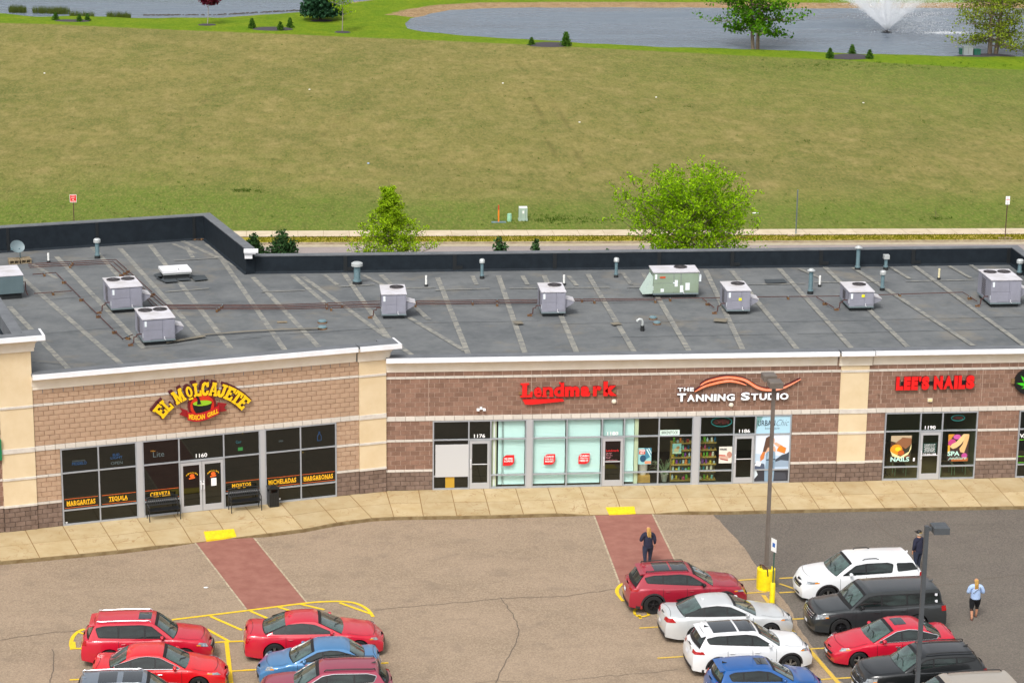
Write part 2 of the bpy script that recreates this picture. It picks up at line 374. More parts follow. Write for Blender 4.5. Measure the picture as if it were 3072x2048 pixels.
# front walk: facade line and kerb line; the kerb dips at the two crossings
AL = rad(14.819); LW = rot(AL, (-14.118, -3.764, 0))       # frame of the angled wall, x along it
def lw(t, y=0, z=0): return tuple(LW @ Vector((t, y, z)))
fac = [lw(-12)[:2], lw(0)[:2], (0, -.03), (40, 0)]
curb_px = [(-200, 1312), (0, 1288), (130, 1276), (320, 1258), (450, 1246), (580, 1231), (640, 1225), (700, 1213), (760, 1201), (820, 1192), (880, 1186), (1000, 1184), (1100, 1183), (1365, 1183), (1500, 1180), (1640, 1174), (1800, 1170), (2000, 1166), (2352, 1161), (2600, 1158)]
curb = [atxy(*p, 0 if not (440 < p[0] < 600 or 1360 < p[0] < 1520) else zl) for p in curb_px]
def interp(poly, s):                                        # point at x-like parameter along polyline
    for a, b in zip(poly, poly[1:]):
        if a[0] <= s <= b[0]: t = (s-a[0])/(b[0]-a[0]); return (s, a[1]+t*(b[1]-a[1]))
    return (s, poly[-1][1] if s > poly[-1][0] else poly[0][1])
walk = thing('front_walk', None, None); tag(walk, kind='structure')
# joints: facade point -> kerb point
J = []
for k in range(-6, 10):
    f = lw(1.0+1.5*k); c0 = lw(1.0+1.5*k+.05, -5)
    J.append((f[:2], c0[:2]))
def hit(f, c0, poly):
    f = Vector(f); d = Vector(c0)-f
    for a, b in zip(poly, poly[1:]):
        a = Vector(a); e = Vector(b)-a; den = d.x*e.y-d.y*e.x
        if abs(den) < 1e-9: continue
        w = a-f; t = (w.x*e.y-w.y*e.x)/den; u = (w.x*d.y-w.y*d.x)/den
        if -1e-6 <= u <= 1+1e-6 and t > 0: return tuple(f+d*t)
    return tuple(c0)
J = [(f, hit(f, c, curb)) for f, c in J if f[0] < -1.0]
fan = [((.0, -.03), (.25, -5))]+[((1.37*k, 0), (1.37*k+.0, -6)) for k in range(1, 28)]
J += [(f, hit(f, c, curb)) for f, c in fan]
dips = [(xl[3][0], xl[2][0]), (xr[3][0], xr[2][0])]
def topz(p):
    for a, b in dips:
        if a-.5 < p[0] < b+.5 and p[1] < -2.5: return LOT+.03
    return 0.
slabs = 0
base = MB()
for (f0, c0), (f1, c1) in zip(J, J[1:]):
    mid0 = ((f0[0]+c0[0])/2, (f0[1]+c0[1])/2); mid1 = ((f1[0]+c1[0])/2, (f1[1]+c1[1])/2)
    for (p, q, r, s) in ((f0, f1, mid1, mid0), (mid0, mid1, c1, c0)):
        cx_, cy_ = (p[0]+q[0]+r[0]+s[0])/4, (p[1]+q[1]+r[1]+s[1])/4; P4 = []
        for a in (s, r, q, p):
            l = math.hypot(a[0]-cx_, a[1]-cy_); k = 1-.021/l*1.4; z = topz(a) if a in (c0, c1) else 0.
            P4.append((cx_+(a[0]-cx_)*k, cy_+(a[1]-cy_)*k, z+R.uniform(-.003, .003)))
        b = MB(); b.cur = R.random()
        b.add(P4+[(x, y, z-.06) for x, y, z in P4], [(0, 1, 2, 3), (0, 4, 5, 1), (1, 5, 6, 2), (2, 6, 7, 3), (3, 7, 4, 0)])
        b.build('paving_slab', m_conc, walk, attr=True); slabs += 1
    for (p, q, r, s) in ((f0, f1, mid1, mid0), (mid0, mid1, c1, c0)):
        base.poly([(a[0], a[1], (topz(a) if a in (c0, c1) else 0.)-.012) for a in (s, r, q, p)])
base.build('joint_bed', m_joint, walk)
k_ = MB()
cp = [j[1] for j in J]
for a, b in zip(cp, cp[1:]):
    za, zb = topz(a), topz(b); o = .03
    k_.add([(a[0], a[1]-o, zl-.02), (b[0], b[1]-o, zl-.02), (b[0], b[1]-o, zb-.025), (a[0], a[1]-o, za-.025), (b[0], b[1]+.05, zb-.006), (a[0], a[1]+.05, za-.006)], [(0, 1, 2, 3), (3, 2, 4, 5)])
k_.build('curb', m_curb, walk, smooth=False)
# gutter dirt, worn light band in front of the kerb
def walkz(p):                                               # height of the walk at a place in a dip
    if p[0] > 5: f = -p[1]/3.26
    else:
        l = LW.inverted() @ Vector((p[0], p[1], 0)); f = -l.y/3.65
    return LOT*.8*max(0, (f-.5)/.5)
for pts in (((468, 1222), (537, 1216), (543, 1230), (474, 1239)), ((1391, 1165), (1457, 1163), (1460, 1176), (1399, 1178))):
    q = [at(*p, -.06) for p in pts]; zz = [walkz(p)+.022 for p in q]; zz = [(zz[0]+zz[1])/2]*2+[(zz[2]+zz[3])/2]*2
    tp = MB(); tp.add([(x, y, z) for (x, y, _), z in zip(q, zz)]+[(x, y, z-.08) for (x, y, _), z in zip(q, zz)], [(3, 2, 1, 0), (0, 1, 5, 4), (1, 2, 6, 5), (2, 3, 7, 6), (3, 0, 4, 7)])
    A_, B_, C_, D_ = [Vector((x, y, z)) for (x, y, _), z in zip(q, zz)]
    for i in range(12):
        for j in range(7):
            u, v = (i+.5)/12, (j+.5)/7; p = (A_*(1-u)+B_*u)*(1-v)+(D_*(1-u)+C_*u)*v
            tp.lathe([(.022, 0), (.014, .006)], 6, tuple(p))
    tp.build('tactile_pad', mat('tactile_yellow', '#efd313', .6, c2='#d8bb18', scale=8), walk)

# ---------------------------------------------------------------- ground behind the building, ponds, road
def field_material():
    m = bpy.data.materials.new('dry_field_grass'); m.use_nodes = True; N = m.node_tree.nodes; L = m.node_tree.links; b = N['Principled BSDF']
    b.inputs['Roughness'].default_value = 1; b.inputs['Specular IOR Level'].default_value = .1
    tc = N.new('ShaderNodeTexCoord')
    def noise(s, d, lo, hi, st=(1, 1, 1), rgh=.6):
        mp = N.new('ShaderNodeMapping'); mp.inputs['Scale'].default_value = st; L.new(tc.outputs['Object'], mp.inputs[0])
        n = N.new('ShaderNodeTexNoise'); n.inputs['Scale'].default_value = s; n.inputs['Detail'].default_value = d; n.inputs['Roughness'].default_value = rgh; L.new(mp.outputs[0], n.inputs['Vector'])
        r = N.new('ShaderNodeMapRange'); r.inputs['From Min'].default_value = lo; r.inputs['From Max'].default_value = hi; L.new(n.outputs[0], r.inputs[0]); return r.outputs[0]
    def mix(f, A, B, fac=1.):
        x = N.new('ShaderNodeMix'); x.data_type = 'RGBA'
        for k, s_ in (('A', A), ('B', B)):
            if isinstance(s_, tuple): x.inputs[k].default_value = (*s_, 1)
            else: L.new(s_, x.inputs[k])
        mm = N.new('ShaderNodeMath'); mm.operation = 'MULTIPLY'; mm.inputs[1].default_value = fac; L.new(f, mm.inputs[0]); L.new(mm.outputs[0], x.inputs['Factor']); return x.outputs['Result']
    def attr(nm):
        a = N.new('ShaderNodeAttribute'); a.attribute_name = nm; return a.outputs['Fac']
    def warped(a, lo=.3, hi=.7, s=.35, amt=.6):
        n = N.new('ShaderNodeTexNoise'); n.inputs['Scale'].default_value = s; n.inputs['Detail'].default_value = 8; n.inputs['Roughness'].default_value = .7; L.new(tc.outputs['Object'], n.inputs['Vector'])
        s1 = N.new('ShaderNodeMath'); s1.operation = 'MULTIPLY_ADD'; s1.inputs[1].default_value = amt; s1.inputs[2].default_value = -amt/2; L.new(n.outputs[0], s1.inputs[0])
        s2 = N.new('ShaderNodeMath'); s2.operation = 'ADD'; L.new(a, s2.inputs[0]); L.new(s1.outputs[0], s2.inputs[1])
        r = N.new('ShaderNodeMapRange'); r.inputs['From Min'].default_value = lo; r.inputs['From Max'].default_value = hi; L.new(s2.outputs[0], r.inputs[0]); return r.outputs[0]
    o = mix(noise(.09, 7, .36, .66, (1, .7, 1)), lin('#817846'), lin('#6c6c38'))
    o = mix(noise(.5, 7, .45, .75, (1, .6, 1)), o, lin('#978859'), .75)
    o = mix(warped(attr('lush')), o, lin('#5a7026'), .85)
    o = mix(noise(.16, 6, .5, .72, (1, .5, 1)), o, lin('#5a622f'), .6)
    o = mix(noise(2.2, 6, .42, .72, (1, .35, 1)), o, lin('#4f5626'), .6)
    o = mix(noise(6, 4, .45, .75, (1, .3, 1)), o, lin('#a89660'), .35)
    o = mix(noise(1.4, 3, .66, .8), o, lin('#43641f'), .8)
    g = mix(noise(.35, 6, .35, .7), lin('#5f7a16'), lin('#74841c'))
    g = mix(noise(3, 5, .4, .75, (1, .4, 1)), g, lin('#47650b'), .6)
    o = mix(warped(attr('lawn'), .42, .58, 1.2, .35), o, g)
    s = mix(noise(1.6, 6, .3, .7), lin('#9c8463'), lin('#7d6548'))
    s = mix(noise(6, 4, .5, .7), s, lin('#c0a888'), .5)
    o = mix(warped(attr('sand'), .38, .62, .9, .5), o, s)
    o = mix(warped(attr('track'), .35, .8, 1.5, .7), o, lin('#56502a'), .6)
    L.new(o, b.inputs['Base Color'])
    n = N.new('ShaderNodeTexNoise'); n.inputs['Scale'].default_value = 5; n.inputs['Detail'].default_value = 6; L.new(tc.outputs['Object'], n.inputs['Vector'])
    bp = N.new('ShaderNodeBump'); bp.inputs['Strength'].default_value = .8; bp.inputs['Distance'].default_value = .12; L.new(n.outputs[0], bp.inputs['Height']); L.new(bp.outputs[0], b.inputs['Normal'])
    return m
ZW = -.42                                                   # pond water level
ZG = LOT-.02
def P2(px): return [atxy(*p, ZG) for p in px]
pond_l = P2([(0, 25), (90, 33), (150, 31), (240, 33), (330, 36), (500, 35), (600, 29), (700, 21), (760, 12), (815, 0)])
pond_l = pond_l+[(12, 176), (22, 200), (-10, 240), (-80, 240), (-80, 165), (-50, 161)]
pond_r = P2([(1125, 14), (1040, 19), (985, 28), (950, 38), (936, 48), (938, 60), (970, 67), (1060, 75), (1200, 84), (1350, 93), (1500, 101), (1735, 107), (2000, 118), (2200, 123), (2352, 124)])
pond_r = pond_r+[(85, 122), (130, 125), (130, 159)]+P2([(2352, 15), (2150, 14), (1900, 15), (1700, 14), (1500, 13), (1300, 13)])
def sdist(X, Y, poly):                                      # signed distance, negative inside
    d = np.full(X.shape, 1e9); ins = np.zeros(X.shape, bool); n = len(poly)
    for i in range(n):
        ax, ay = poly[i]; bx, by = poly[(i+1) % n]; ex, ey = bx-ax, by-ay
        t = np.clip(((X-ax)*ex+(Y-ay)*ey)/(ex*ex+ey*ey), 0, 1); d = np.minimum(d, np.hypot(X-ax-t*ex, Y-ay-t*ey))
        c = ((ay > Y) != (by > Y)) & (X < (bx-ax)*(Y-ay)/((by-ay) or 1e-9)+ax); ins ^= c
    return np.where(ins, -d, d)
xs = np.concatenate([np.linspace(-400, -62, 12), np.arange(-60, 100, .8), np.linspace(102, 700, 12)])
ys = np.concatenate([np.arange(50.94, 110, 1.2), np.arange(110, 178, .55), np.linspace(180, 1400, 22)])
X, Y = np.meshgrid(xs, ys, indexing='ij')
Y = Y-.031*X*np.clip((80-Y)/29, 0, 1)
dl, dr = sdist(X, Y, pond_l), sdist(X, Y, pond_r); dd = np.minimum(dl, dr)
rng = np.random.RandomState(2)
wob = .35*np.sin(X*.7+1.3*np.sin(Y*.4))+.25*np.sin(X*1.9+Y*.6)
s_ = np.clip((dd+wob*.5+.1)/2.2, -1.2, 1)
Z = ZG-.30*(1-s_)*.5*1.9-.0*X; Z = np.where(dd > 2.6, ZG, Z); Z = np.minimum(Z, ZG)
Z += (.10*np.sin(X*.09+.5)*np.sin(Y*.07)+.05*np.sin(X*.31+Y*.2))*np.clip((Y-58)/12, 0, 1)*np.clip((dd-3)/6, 0, 1)
far = Y > 178; Z = np.where(far, ZG, Z)
# lawn along the water; where the field turns green
gx = [p[0] for p in [(-80, 146)]+P2([(0, 55), (300, 65), (600, 78), (900, 88), (1200, 103), (1600, 122), (2000, 142), (2352, 160)])+[(130, 100)]]
gy = [p[1] for p in [(-80, 160)]+P2([(0, 55), (300, 65), (600, 78), (900, 88), (1200, 103), (1600, 122), (2000, 142), (2352, 160)])+[(130, 100)]]
lawn = np.clip((Y-np.interp(X, gx, gy))/5+.5, 0, 1)
lush = .30+.45*np.clip((X-20)/40, 0, 1)*np.clip((Y-75)/40, 0, 1)+.45*np.exp(-((Y-54)/7)**2)+.3*np.exp(-((X+12)/12)**2-((Y-58)/14)**2)
sand = np.exp(-np.clip(dr, 0, 9)/.8)*np.clip((X-6)*-.35+1.4, 0, 1)*(Y > 138)*1.0
sand = np.maximum(sand, (dr > -1)*(dr < 3.4)*(Y > 155)*.95*np.clip(1.25-dr/4.4, 0, 1))
sand = np.maximum(sand, (dl > -1)*(dl < 1.6)*(X > -22)*.8*np.clip(1-dl/1.8, 0, 1)*np.clip((X+22)/8, 0, 1))
track = np.zeros_like(X)
for px in (((1180, 140), (1240, 260), (1275, 370)), ((1225, 150), (1290, 260), (1340, 385)), ((560, 170), (440, 250), (390, 300)), ((860, 215), (800, 260), (720, 330))):
    q = P2(px); d = np.full(X.shape, 1e9)
    for a, b in zip(q, q[1:]):
        ex, ey = b[0]-a[0], b[1]-a[1]; t = np.clip(((X-a[0])*ex+(Y-a[1])*ey)/(ex*ex+ey*ey), 0, 1); d = np.minimum(d, np.hypot(X-a[0]-t*ex, Y-a[1]-t*ey))
    track = np.maximum(track, np.exp(-(d/.42)**2)*.68)
nx, ny = X.shape
me = bpy.data.meshes.new('field'); vv = np.stack([X, Y, Z], -1).reshape(-1, 3)
idx = np.arange(nx*ny).reshape(nx, ny); fc = np.stack([idx[:-1, :-1], idx[1:, :-1], idx[1:, 1:], idx[:-1, 1:]], -1).reshape(-1, 4)
me.vertices.add(len(vv)); me.vertices.foreach_set('co', vv.ravel().astype(np.float32))
me.loops.add(fc.size); me.loops.foreach_set('vertex_index', fc.ravel().astype(np.int32))
me.polygons.add(len(fc)); me.polygons.foreach_set('loop_start', (np.arange(len(fc))*4).astype(np.int32))
me.update(calc_edges=True); me.polygons.foreach_set('use_smooth', [True]*len(fc))
for nm, A in (('lawn', lawn), ('lush', lush), ('sand', sand), ('track', track)):
    a = me.attributes.new(nm, 'FLOAT', 'POINT'); a.data.foreach_set('value', A.ravel().astype(np.float32))
me.materials.append(field_material()); field = bpy.data.objects.new('field', me); col.objects.link(field); tag(field, kind='structure')
def zfield(x, y):
    i = min(max(np.searchsorted(xs, x), 1), len(xs)-1); j = min(max(np.searchsorted(ys, y), 1), len(ys)-1); return float(Z[i, j])
def water_material():
    m = bpy.data.materials.new('pond_water'); m.use_nodes = True; N = m.node_tree.nodes; L = m.node_tree.links; b = N['Principled BSDF']
    b.inputs['Base Color'].default_value = (*lin('#6c7783'), 1); b.inputs['Roughness'].default_value = .3; b.inputs['IOR'].default_value = 1.33
    tc = N.new('ShaderNodeTexCoord'); mp = N.new('ShaderNodeMapping'); mp.inputs['Scale'].default_value = (.35, 1.5, 1); L.new(tc.outputs['Object'], mp.inputs[0])
    n = N.new('ShaderNodeTexNoise'); n.inputs['Scale'].default_value = 1.3; n.inputs['Detail'].default_value = 4; n.inputs['Roughness'].default_value = .6; L.new(mp.outputs[0], n.inputs['Vector'])
    bp = N.new('ShaderNodeBump'); bp.inputs['Strength'].default_value = 1; bp.inputs['Distance'].default_value = .5
    w1 = N.new('ShaderNodeTexNoise'); w1.inputs['Scale'].default_value = .12; w1.inputs['Detail'].default_value = 7; L.new(mp.outputs[0], w1.inputs['Vector']); wr = N.new('ShaderNodeMapRange'); wr.inputs['From Min'].default_value = .4; wr.inputs['From Max'].default_value = .65; wr.inputs['To Min'].default_value = .18; wr.inputs['To Max'].default_value = .42; L.new(w1.outputs[0], wr.inputs[0]); L.new(wr.outputs[0], b.inputs['Roughness'])
    L.new(n.outputs[0], bp.inputs['Height']); L.new(bp.outputs[0], b.inputs['Normal'])
    return m
m_water = water_material()
MB().poly([(x, y, ZW) for x, y in [(-80, 140), (6, 150), (7.9, 168), (20, 190), (24, 240), (-80, 240)]]).build('pond', m_water)['kind'] = 'structure'
b = MB().poly([(x, y, ZW) for x, y in [(8.3, 152), (7.5, 140), (20, 130), (60, 118), (130, 115), (130, 166), (8.6, 166)]]).build('pond', m_water); b['kind'] = 'structure'
# service road, verge, far walk (all run parallel to X, slightly skewed)
def band(name, m, y0, y1, z, x0=-300, x1=300, k=-.031, parent=None):
    o = MB().quad((x0, y0+k*x0, z), (x1, y0+k*x1, z), (x1, y1+k*x1, z), (x0, y1+k*x0, z)).build(name, m, parent); return o
ZR = LOT-.12
YW0, YW1 = 49.3, 50.95                                     # far walk at x=0
gb = MB()
m_verge = mat('verge_grass', '#8d8526', 1, c2='#a08a4a', scale=1.2, bump=.5, bscale=9, spec=.1, lo=.4, hi=.7)
tag(band('verge', m_verge, YW1-3.27, YW1+.5, ZG-.03), kind='structure')
tag(band('road', m_road, 35.5, 47.05, ZR), kind='structure')
sw = band('gutter', mat('gutter_concrete', '#b0a58f', .9, c2='#a3967d', scale=3), 46.85, 47.6, ZR+.006); tag(sw, kind='structure')
kb = MB(); k = -.031
kb.add([(-200, 47.5-k*200*1, ZR), (200, 47.5+k*200, ZR), (200, 47.5+k*200, ZG+.01), (-200, 47.5-k*200, ZG+.01), (200, 47.68+k*200, ZG+.01), (-200, 47.68-k*200, ZG+.01)], [(0, 1, 2, 3), (3, 2, 4, 5)])
tag(kb.build('far_curb', mat('far_curb_concrete', '#8a7a64', .9, c2='#a59880', scale=2)), kind='structure')
tag(band('lawn_behind_shops', mat('rear_lawn', '#5e6d2a', 1, c2='#7a7638', scale=.8, bump=.4, bscale=8, spec=.1), 15.5, 36, ZG), kind='structure')
tag(MB().quad((-400, -400, -.3), (400, -400, -.3), (400, 48, -.3), (-400, 48, -.3)).build('ground', mat('soil', '#6a6144', 1)), kind='structure')
fw = thing('far_walk', None, None); tag(fw, kind='structure')
m_fw = mat('pale_walk_concrete', '#c8b9a0', .9, c2='#b9a98e', scale=1.5, rnd=.04)
MB().quad((-200, YW0-k*200, ZG-.005), (200, YW0+k*200, ZG-.005), (200, YW1+k*200, ZG-.005), (-200, YW1-k*200, ZG-.005)).build('joint_bed', m_joint, fw)
for i in range(-24, 50):
    x0 = i*1.6+.01; x1 = x0+1.58; b = MB(); b.cur = R.random()
    b.add([(x0, YW0+k*x0, ZG+.012), (x1, YW0+k*x1, ZG+.012), (x1, YW1+k*x1, ZG+.012), (x0, YW1+k*x0, ZG+.012)], [(0, 1, 2, 3)]); b.build('paving_slab', m_fw, fw, attr=True)
# ================================================================ the row of shops
m_tan = mat('tan_block', '#b59a82', .95, c2='#a88b72', scale=5, bump=.4, bscale=30, rnd=.05, spec=.2)
m_brn = mat('brown_block', '#8d6f5f', .95, c2='#7d6051', scale=3.2, bump=.55, bscale=30, rnd=.16, spec=.2)
m_bas = mat('base_block', '#806d62', .95, c2='#6e5c51', scale=4, bump=.6, bscale=26, rnd=.12, spec=.2)
m_mort = mat('light_mortar', '#ad9484', .95); m_mort2 = mat('brown_mortar', '#9a775f', .95); m_mort3 = mat('dark_mortar', '#57483f', .95)
m_band = mat('cast_stone', '#d3ccc2', .8, c2='#c2bab0', scale=3, rnd=.05)
m_stuc = mat('cream_stucco', '#d8c4a2', .85, c2='#d0ba95', scale=1.2, bump=.1, bscale=60)
m_corn = mat('cornice_stucco', '#e4dbcd', .75, c2='#dbd0be', scale=1.5)
m_cap = mat('white_metal_edge', '#e9e9ec', .35, c2='#dcdcdf', scale=2)
m_alu = mat('aluminium_frame', '#a9adb3', .4, metal=.25, c2='#9fa3a9', scale=4)
m_door = mat('door_aluminium', '#b5b6b9', .4, metal=.2)
m_roof = None; m_cope = mat('grey_coping_membrane', '#6b6e72', .75, c2='#5c5f63', scale=1.5)
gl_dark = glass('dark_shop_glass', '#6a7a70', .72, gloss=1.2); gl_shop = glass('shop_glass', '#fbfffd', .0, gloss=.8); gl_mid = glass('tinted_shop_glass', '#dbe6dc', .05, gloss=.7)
bld = thing('shopping_centre', 'long single storey shop building with grey flat roof, brown and tan block walls', 'building', (0, 0, 0))
AL = rad(14.819)
FR = {'L': LW, 'R': Matrix.Identity(4)}
ZRF = 5.6
# --- blocks: about 300 as single bricks, the rest joined
lib = {}
def block_obj(kind, mm, w, h):
    key = (kind, round(w, 3), round(h, 3)); lst = lib.setdefault(key, [])
    if len(lst) < 6:
        b = MB(); b.cur = R.random(); b.chip(0, w, 0, -.022-R.uniform(0, .010), 0, h, .008); lst.append(b.mesh('block', mm, attr=True)); return lst[-1]
    return R.choice(lst)
rest = {}; nsingle = [0]; nstone = [0]
def courses(fr, kind, mm, x0, x1, z0, z1, n, single=False, off=0, y=0, bw=.4064, xj=None):
    h = (z1-z0)/n
    for i in range(n):
        xx = x0-(bw/2 if (i+off) % 2 else 0)-((x0-0) % bw if xj is None else 0)*0
        while xx < x1-.01:
            a, b = max(xx, x0)+.007, min(xx+bw, x1)-.007
            if b-a > .03:
                if single and nsingle[0] < 300:
                    o = bpy.data.objects.new('block', block_obj(kind, mm, b-a, h-.010)); col.objects.link(o); o.parent = bld
                    o.matrix_local = FR[fr] @ Matrix.Translation((a, y, z0+i*h+.005)); nsingle[0] += 1
                else:
                    mb = rest.setdefault((fr, kind), (MB(FR[fr]), mm))[0]; mb.cur = R.random()
                    mb.chip(a, b, y, y-.022-R.uniform(0, .010), z0+i*h+.005, z0+(i+1)*h-.005, .008)
            xx += bw
def backing(fr, x0, x1, z0, z1, m, name='wall'):
    MB(FR[fr]).box(x0, x1, -.013 if m is m_mort else 0, .22, z0, z1).build(name, m, bld)
def stone_band(fr, x0, x1, z0, z1, out=.05, bw=.4064):
    n = max(1, round((x1-x0)/bw)); w = (x1-x0)/n; mm = MB(FR[fr]); extra = 0; lst = []
    for i in range(n):
        if nstone[0] < 290 and (fr == 'L' or x0+i*w < 29):
            if len(lst) < 4: b = MB(); b.cur = R.random(); b.chip(0, w-.006, .0, -out, 0, z1-z0, .006); lst.append(b.mesh('band_stone', m_band, attr=True))
            o = bpy.data.objects.new('band_stone', R.choice(lst)); col.objects.link(o); o.parent = bld; o.matrix_local = FR[fr] @ Matrix.Translation((x0+i*w+.003, 0, z0)); nstone[0] += 1
        else: mm.cur = R.random(); mm.chip(x0+i*w+.003, x0+(i+1)*w-.003, .0, -out, z0, z1, .006); extra += 1
    if extra: mm.build('band_stones', m_band, bld, attr=True)['kind'] = 'stuff'
# -- angled tan wall (restaurant), local x 0..14.59
LZ = dict(A=(1.0, 1.1), B=(2.13, 2.23), Lt=(3.245, 3.445), D=(5.08, 5.18), top=5.77)
def wall_section(fr, x0, x1, m, mo, zz, low, single, k='tan', nb=(5, 5, 5, 8, 3)):
    if low:
        backing(fr, x0, x1, 0, zz['A'][0], m_mort3); courses(fr, 'base', m_bas, x0, x1, 0, zz['A'][0], nb[0], single=False)
        stone_band(fr, x0, x1, *zz['A']); backing(fr, x0, x1, zz['A'][0], zz['Lt'][0], mo)
        courses(fr, k, m, x0, x1, zz['A'][1], zz['B'][0], nb[1], single); stone_band(fr, x0, x1, *zz['B'])
        courses(fr, k, m, x0, x1, zz['B'][1], zz['Lt'][0], nb[2], single)
def wall_upper(fr, x0, x1, m, mo, zz, single, k='tan', nb=(5, 5, 5, 8, 3)):
    backing(fr, x0, x1, zz['Lt'][0]+.001, zz['top']+.3, mo); stone_band(fr, x0, x1, *zz['Lt'], out=.06)
    courses(fr, k, m, x0, x1, zz['Lt'][1], zz['D'][0], nb[3], single); stone_band(fr, x0, x1, *zz['D'])
    courses(fr, k, m, x0, x1, zz['D'][1], zz['top'], nb[4], single)
wall_upper('L', .02, 13.43, m_tan, m_mort2, LZ, True)
wall_section('L', .02, 1.02, m_tan, m_mort2, LZ, True, False)
wall_section('L', 12.44, 13.43, m_tan, m_mort2, LZ, True, False)
RZ = dict(A=(.813, .915), B=(2.134, 2.236), Lt=(3.048, 3.251), D=(4.877, 4.978), top=5.181)
RN = (4, 6, 4, 8, 1)
for a, b in ((0, 19.28), (20.5, 42)): wall_upper('R', a, b, m_brn, m_mort, RZ, False, 'brn', RN)
for a, b in ((0, 1.96), (17.27, 19.28), (20.5, 21.3), (25.38, 27.18), (32, 42)): wall_section('R', a, b, m_brn, m_mort, RZ, True, False, 'brn', RN)
# expansion joints
for x, z1 in ((1.78, 4.87), (6.1, 5.18), (17.46, 4.87), (21.06, 4.87), (25.46, 4.87)):
    MB().box(x-.012, x+.012, -.047, -.03, RZ['Lt'][1]+(.2 if x > 15 else 0), z1).build('expansion_joint', m_mort, bld)
# pilasters: stone base, stucco shaft crossed by bands
def pilaster(fr, x0, x1, zz, top, out=.075):
    mb = MB(FR[fr]).box(x0, x1, -out+.03, .22, 0, zz['A'][0]); mb.build('pilaster_base', m_mort3, bld)
    courses(fr, 'base', m_bas, x0, x1, 0, zz['A'][0], 5 if fr == 'L' else 4, False, 1, y=-out+.02)
    MB(FR[fr]).box(x0, x1, -out, .22, zz['A'][0], top).build('stucco_pilaster', m_stuc, bld)
    for nm in ('A', 'B', 'Lt', 'D'): mb = MB(FR[fr]); mb.cur = .5; mb.chip(x0-.002, x1+.002, -out+.002, -out-.035, *zz[nm], .006); mb.build('stone_band', m_band, bld, attr=True)
pilaster('L', -1.28, .02, LZ, 7.42); pilaster('L', 13.43, 14.6, LZ, 5.80); pilaster('R', 19.28, 20.5, RZ, 5.2)
# wall left of the corner pilaster, set back, with a green shop sign edge
wall_section('L', -7, -1.28, m_brn, m_mort, LZ, True, False, 'brn'); wall_upper('L', -7, -1.28, m_brn, m_mort, dict(LZ, top=7.0), False, 'brn', (5, 5, 5, 8, 9))
for (fr, kd), (mb, mm) in rest.items():
    o = mb.build('block_courses', mm, bld, attr=True); o['kind'] = 'stuff'
# --- cornices
def cornice(fr, path, zb, zt, name='cornice', base=.0, over=.4):
    """stucco crown with cove; white metal edge; offsets to the right of travel"""
    h = zt-zb; b = base
    prof = [(b-.02, zb), (b+.06, zb), (b+.06, zb+h*.20), (b+.085, zb+h*.21), (b+.085, zb+h*.30)]
    for i in range(7): t = i/6; prof.append((b+.09+(over-.10)*(1-math.cos(t*math.pi/2)), zb+h*.32+h*.40*math.sin(t*math.pi/2)))
    prof += [(b+over-.01, zb+h*.74), (b+over, zb+h*.76), (b+over, zt-.125), (b-.02, zt-.125)]
    sweep(MB(FR[fr]), path, prof[::-1]).build(name, m_corn, bld, smooth=True, angle=25)
    e = [(b+over-.06, zt-.20), (b+over+.025, zt-.20), (b+over+.035, zt-.19), (b+over+.03, zt), (b+over-.06, zt)]
    sweep(MB(FR[fr]), path, e[::-1]).build('metal_edge', m_cap, bld)
    sweep(MB(FR[fr]), path, [(b+over-.062, zt-.12), (b+over-.062, zt-.004), (b-.32, zt-.03), (b-.32, zt-.12)]).build('cornice_top', m_cope, bld)
cornice('L', [(13.36, 0), (14.6, 0), (14.6, .55)], LZ['top'], 6.50, over=.44, base=.07)
cornice('L', [(.0, 0), (13.3, 0)], LZ['top'], 6.47)
cornice('R', [(.0, 0), (19.1, 0)], RZ['top'], 5.87); cornice('R', [(20.65, 0), (42, 0)], RZ['top'], 5.87)
cornice('R', [(19.17, 0), (20.6, 0)], RZ['top'], 5.885, base=.075)
cornice('L', [(-1.3, .3), (-1.3, 0), (.02, 0), (.02, .6)], 7.38, 8.08, over=.42, base=.07)
cornice('L', [(-7, 0), (-1.6, 0)], 6.75, 7.45)
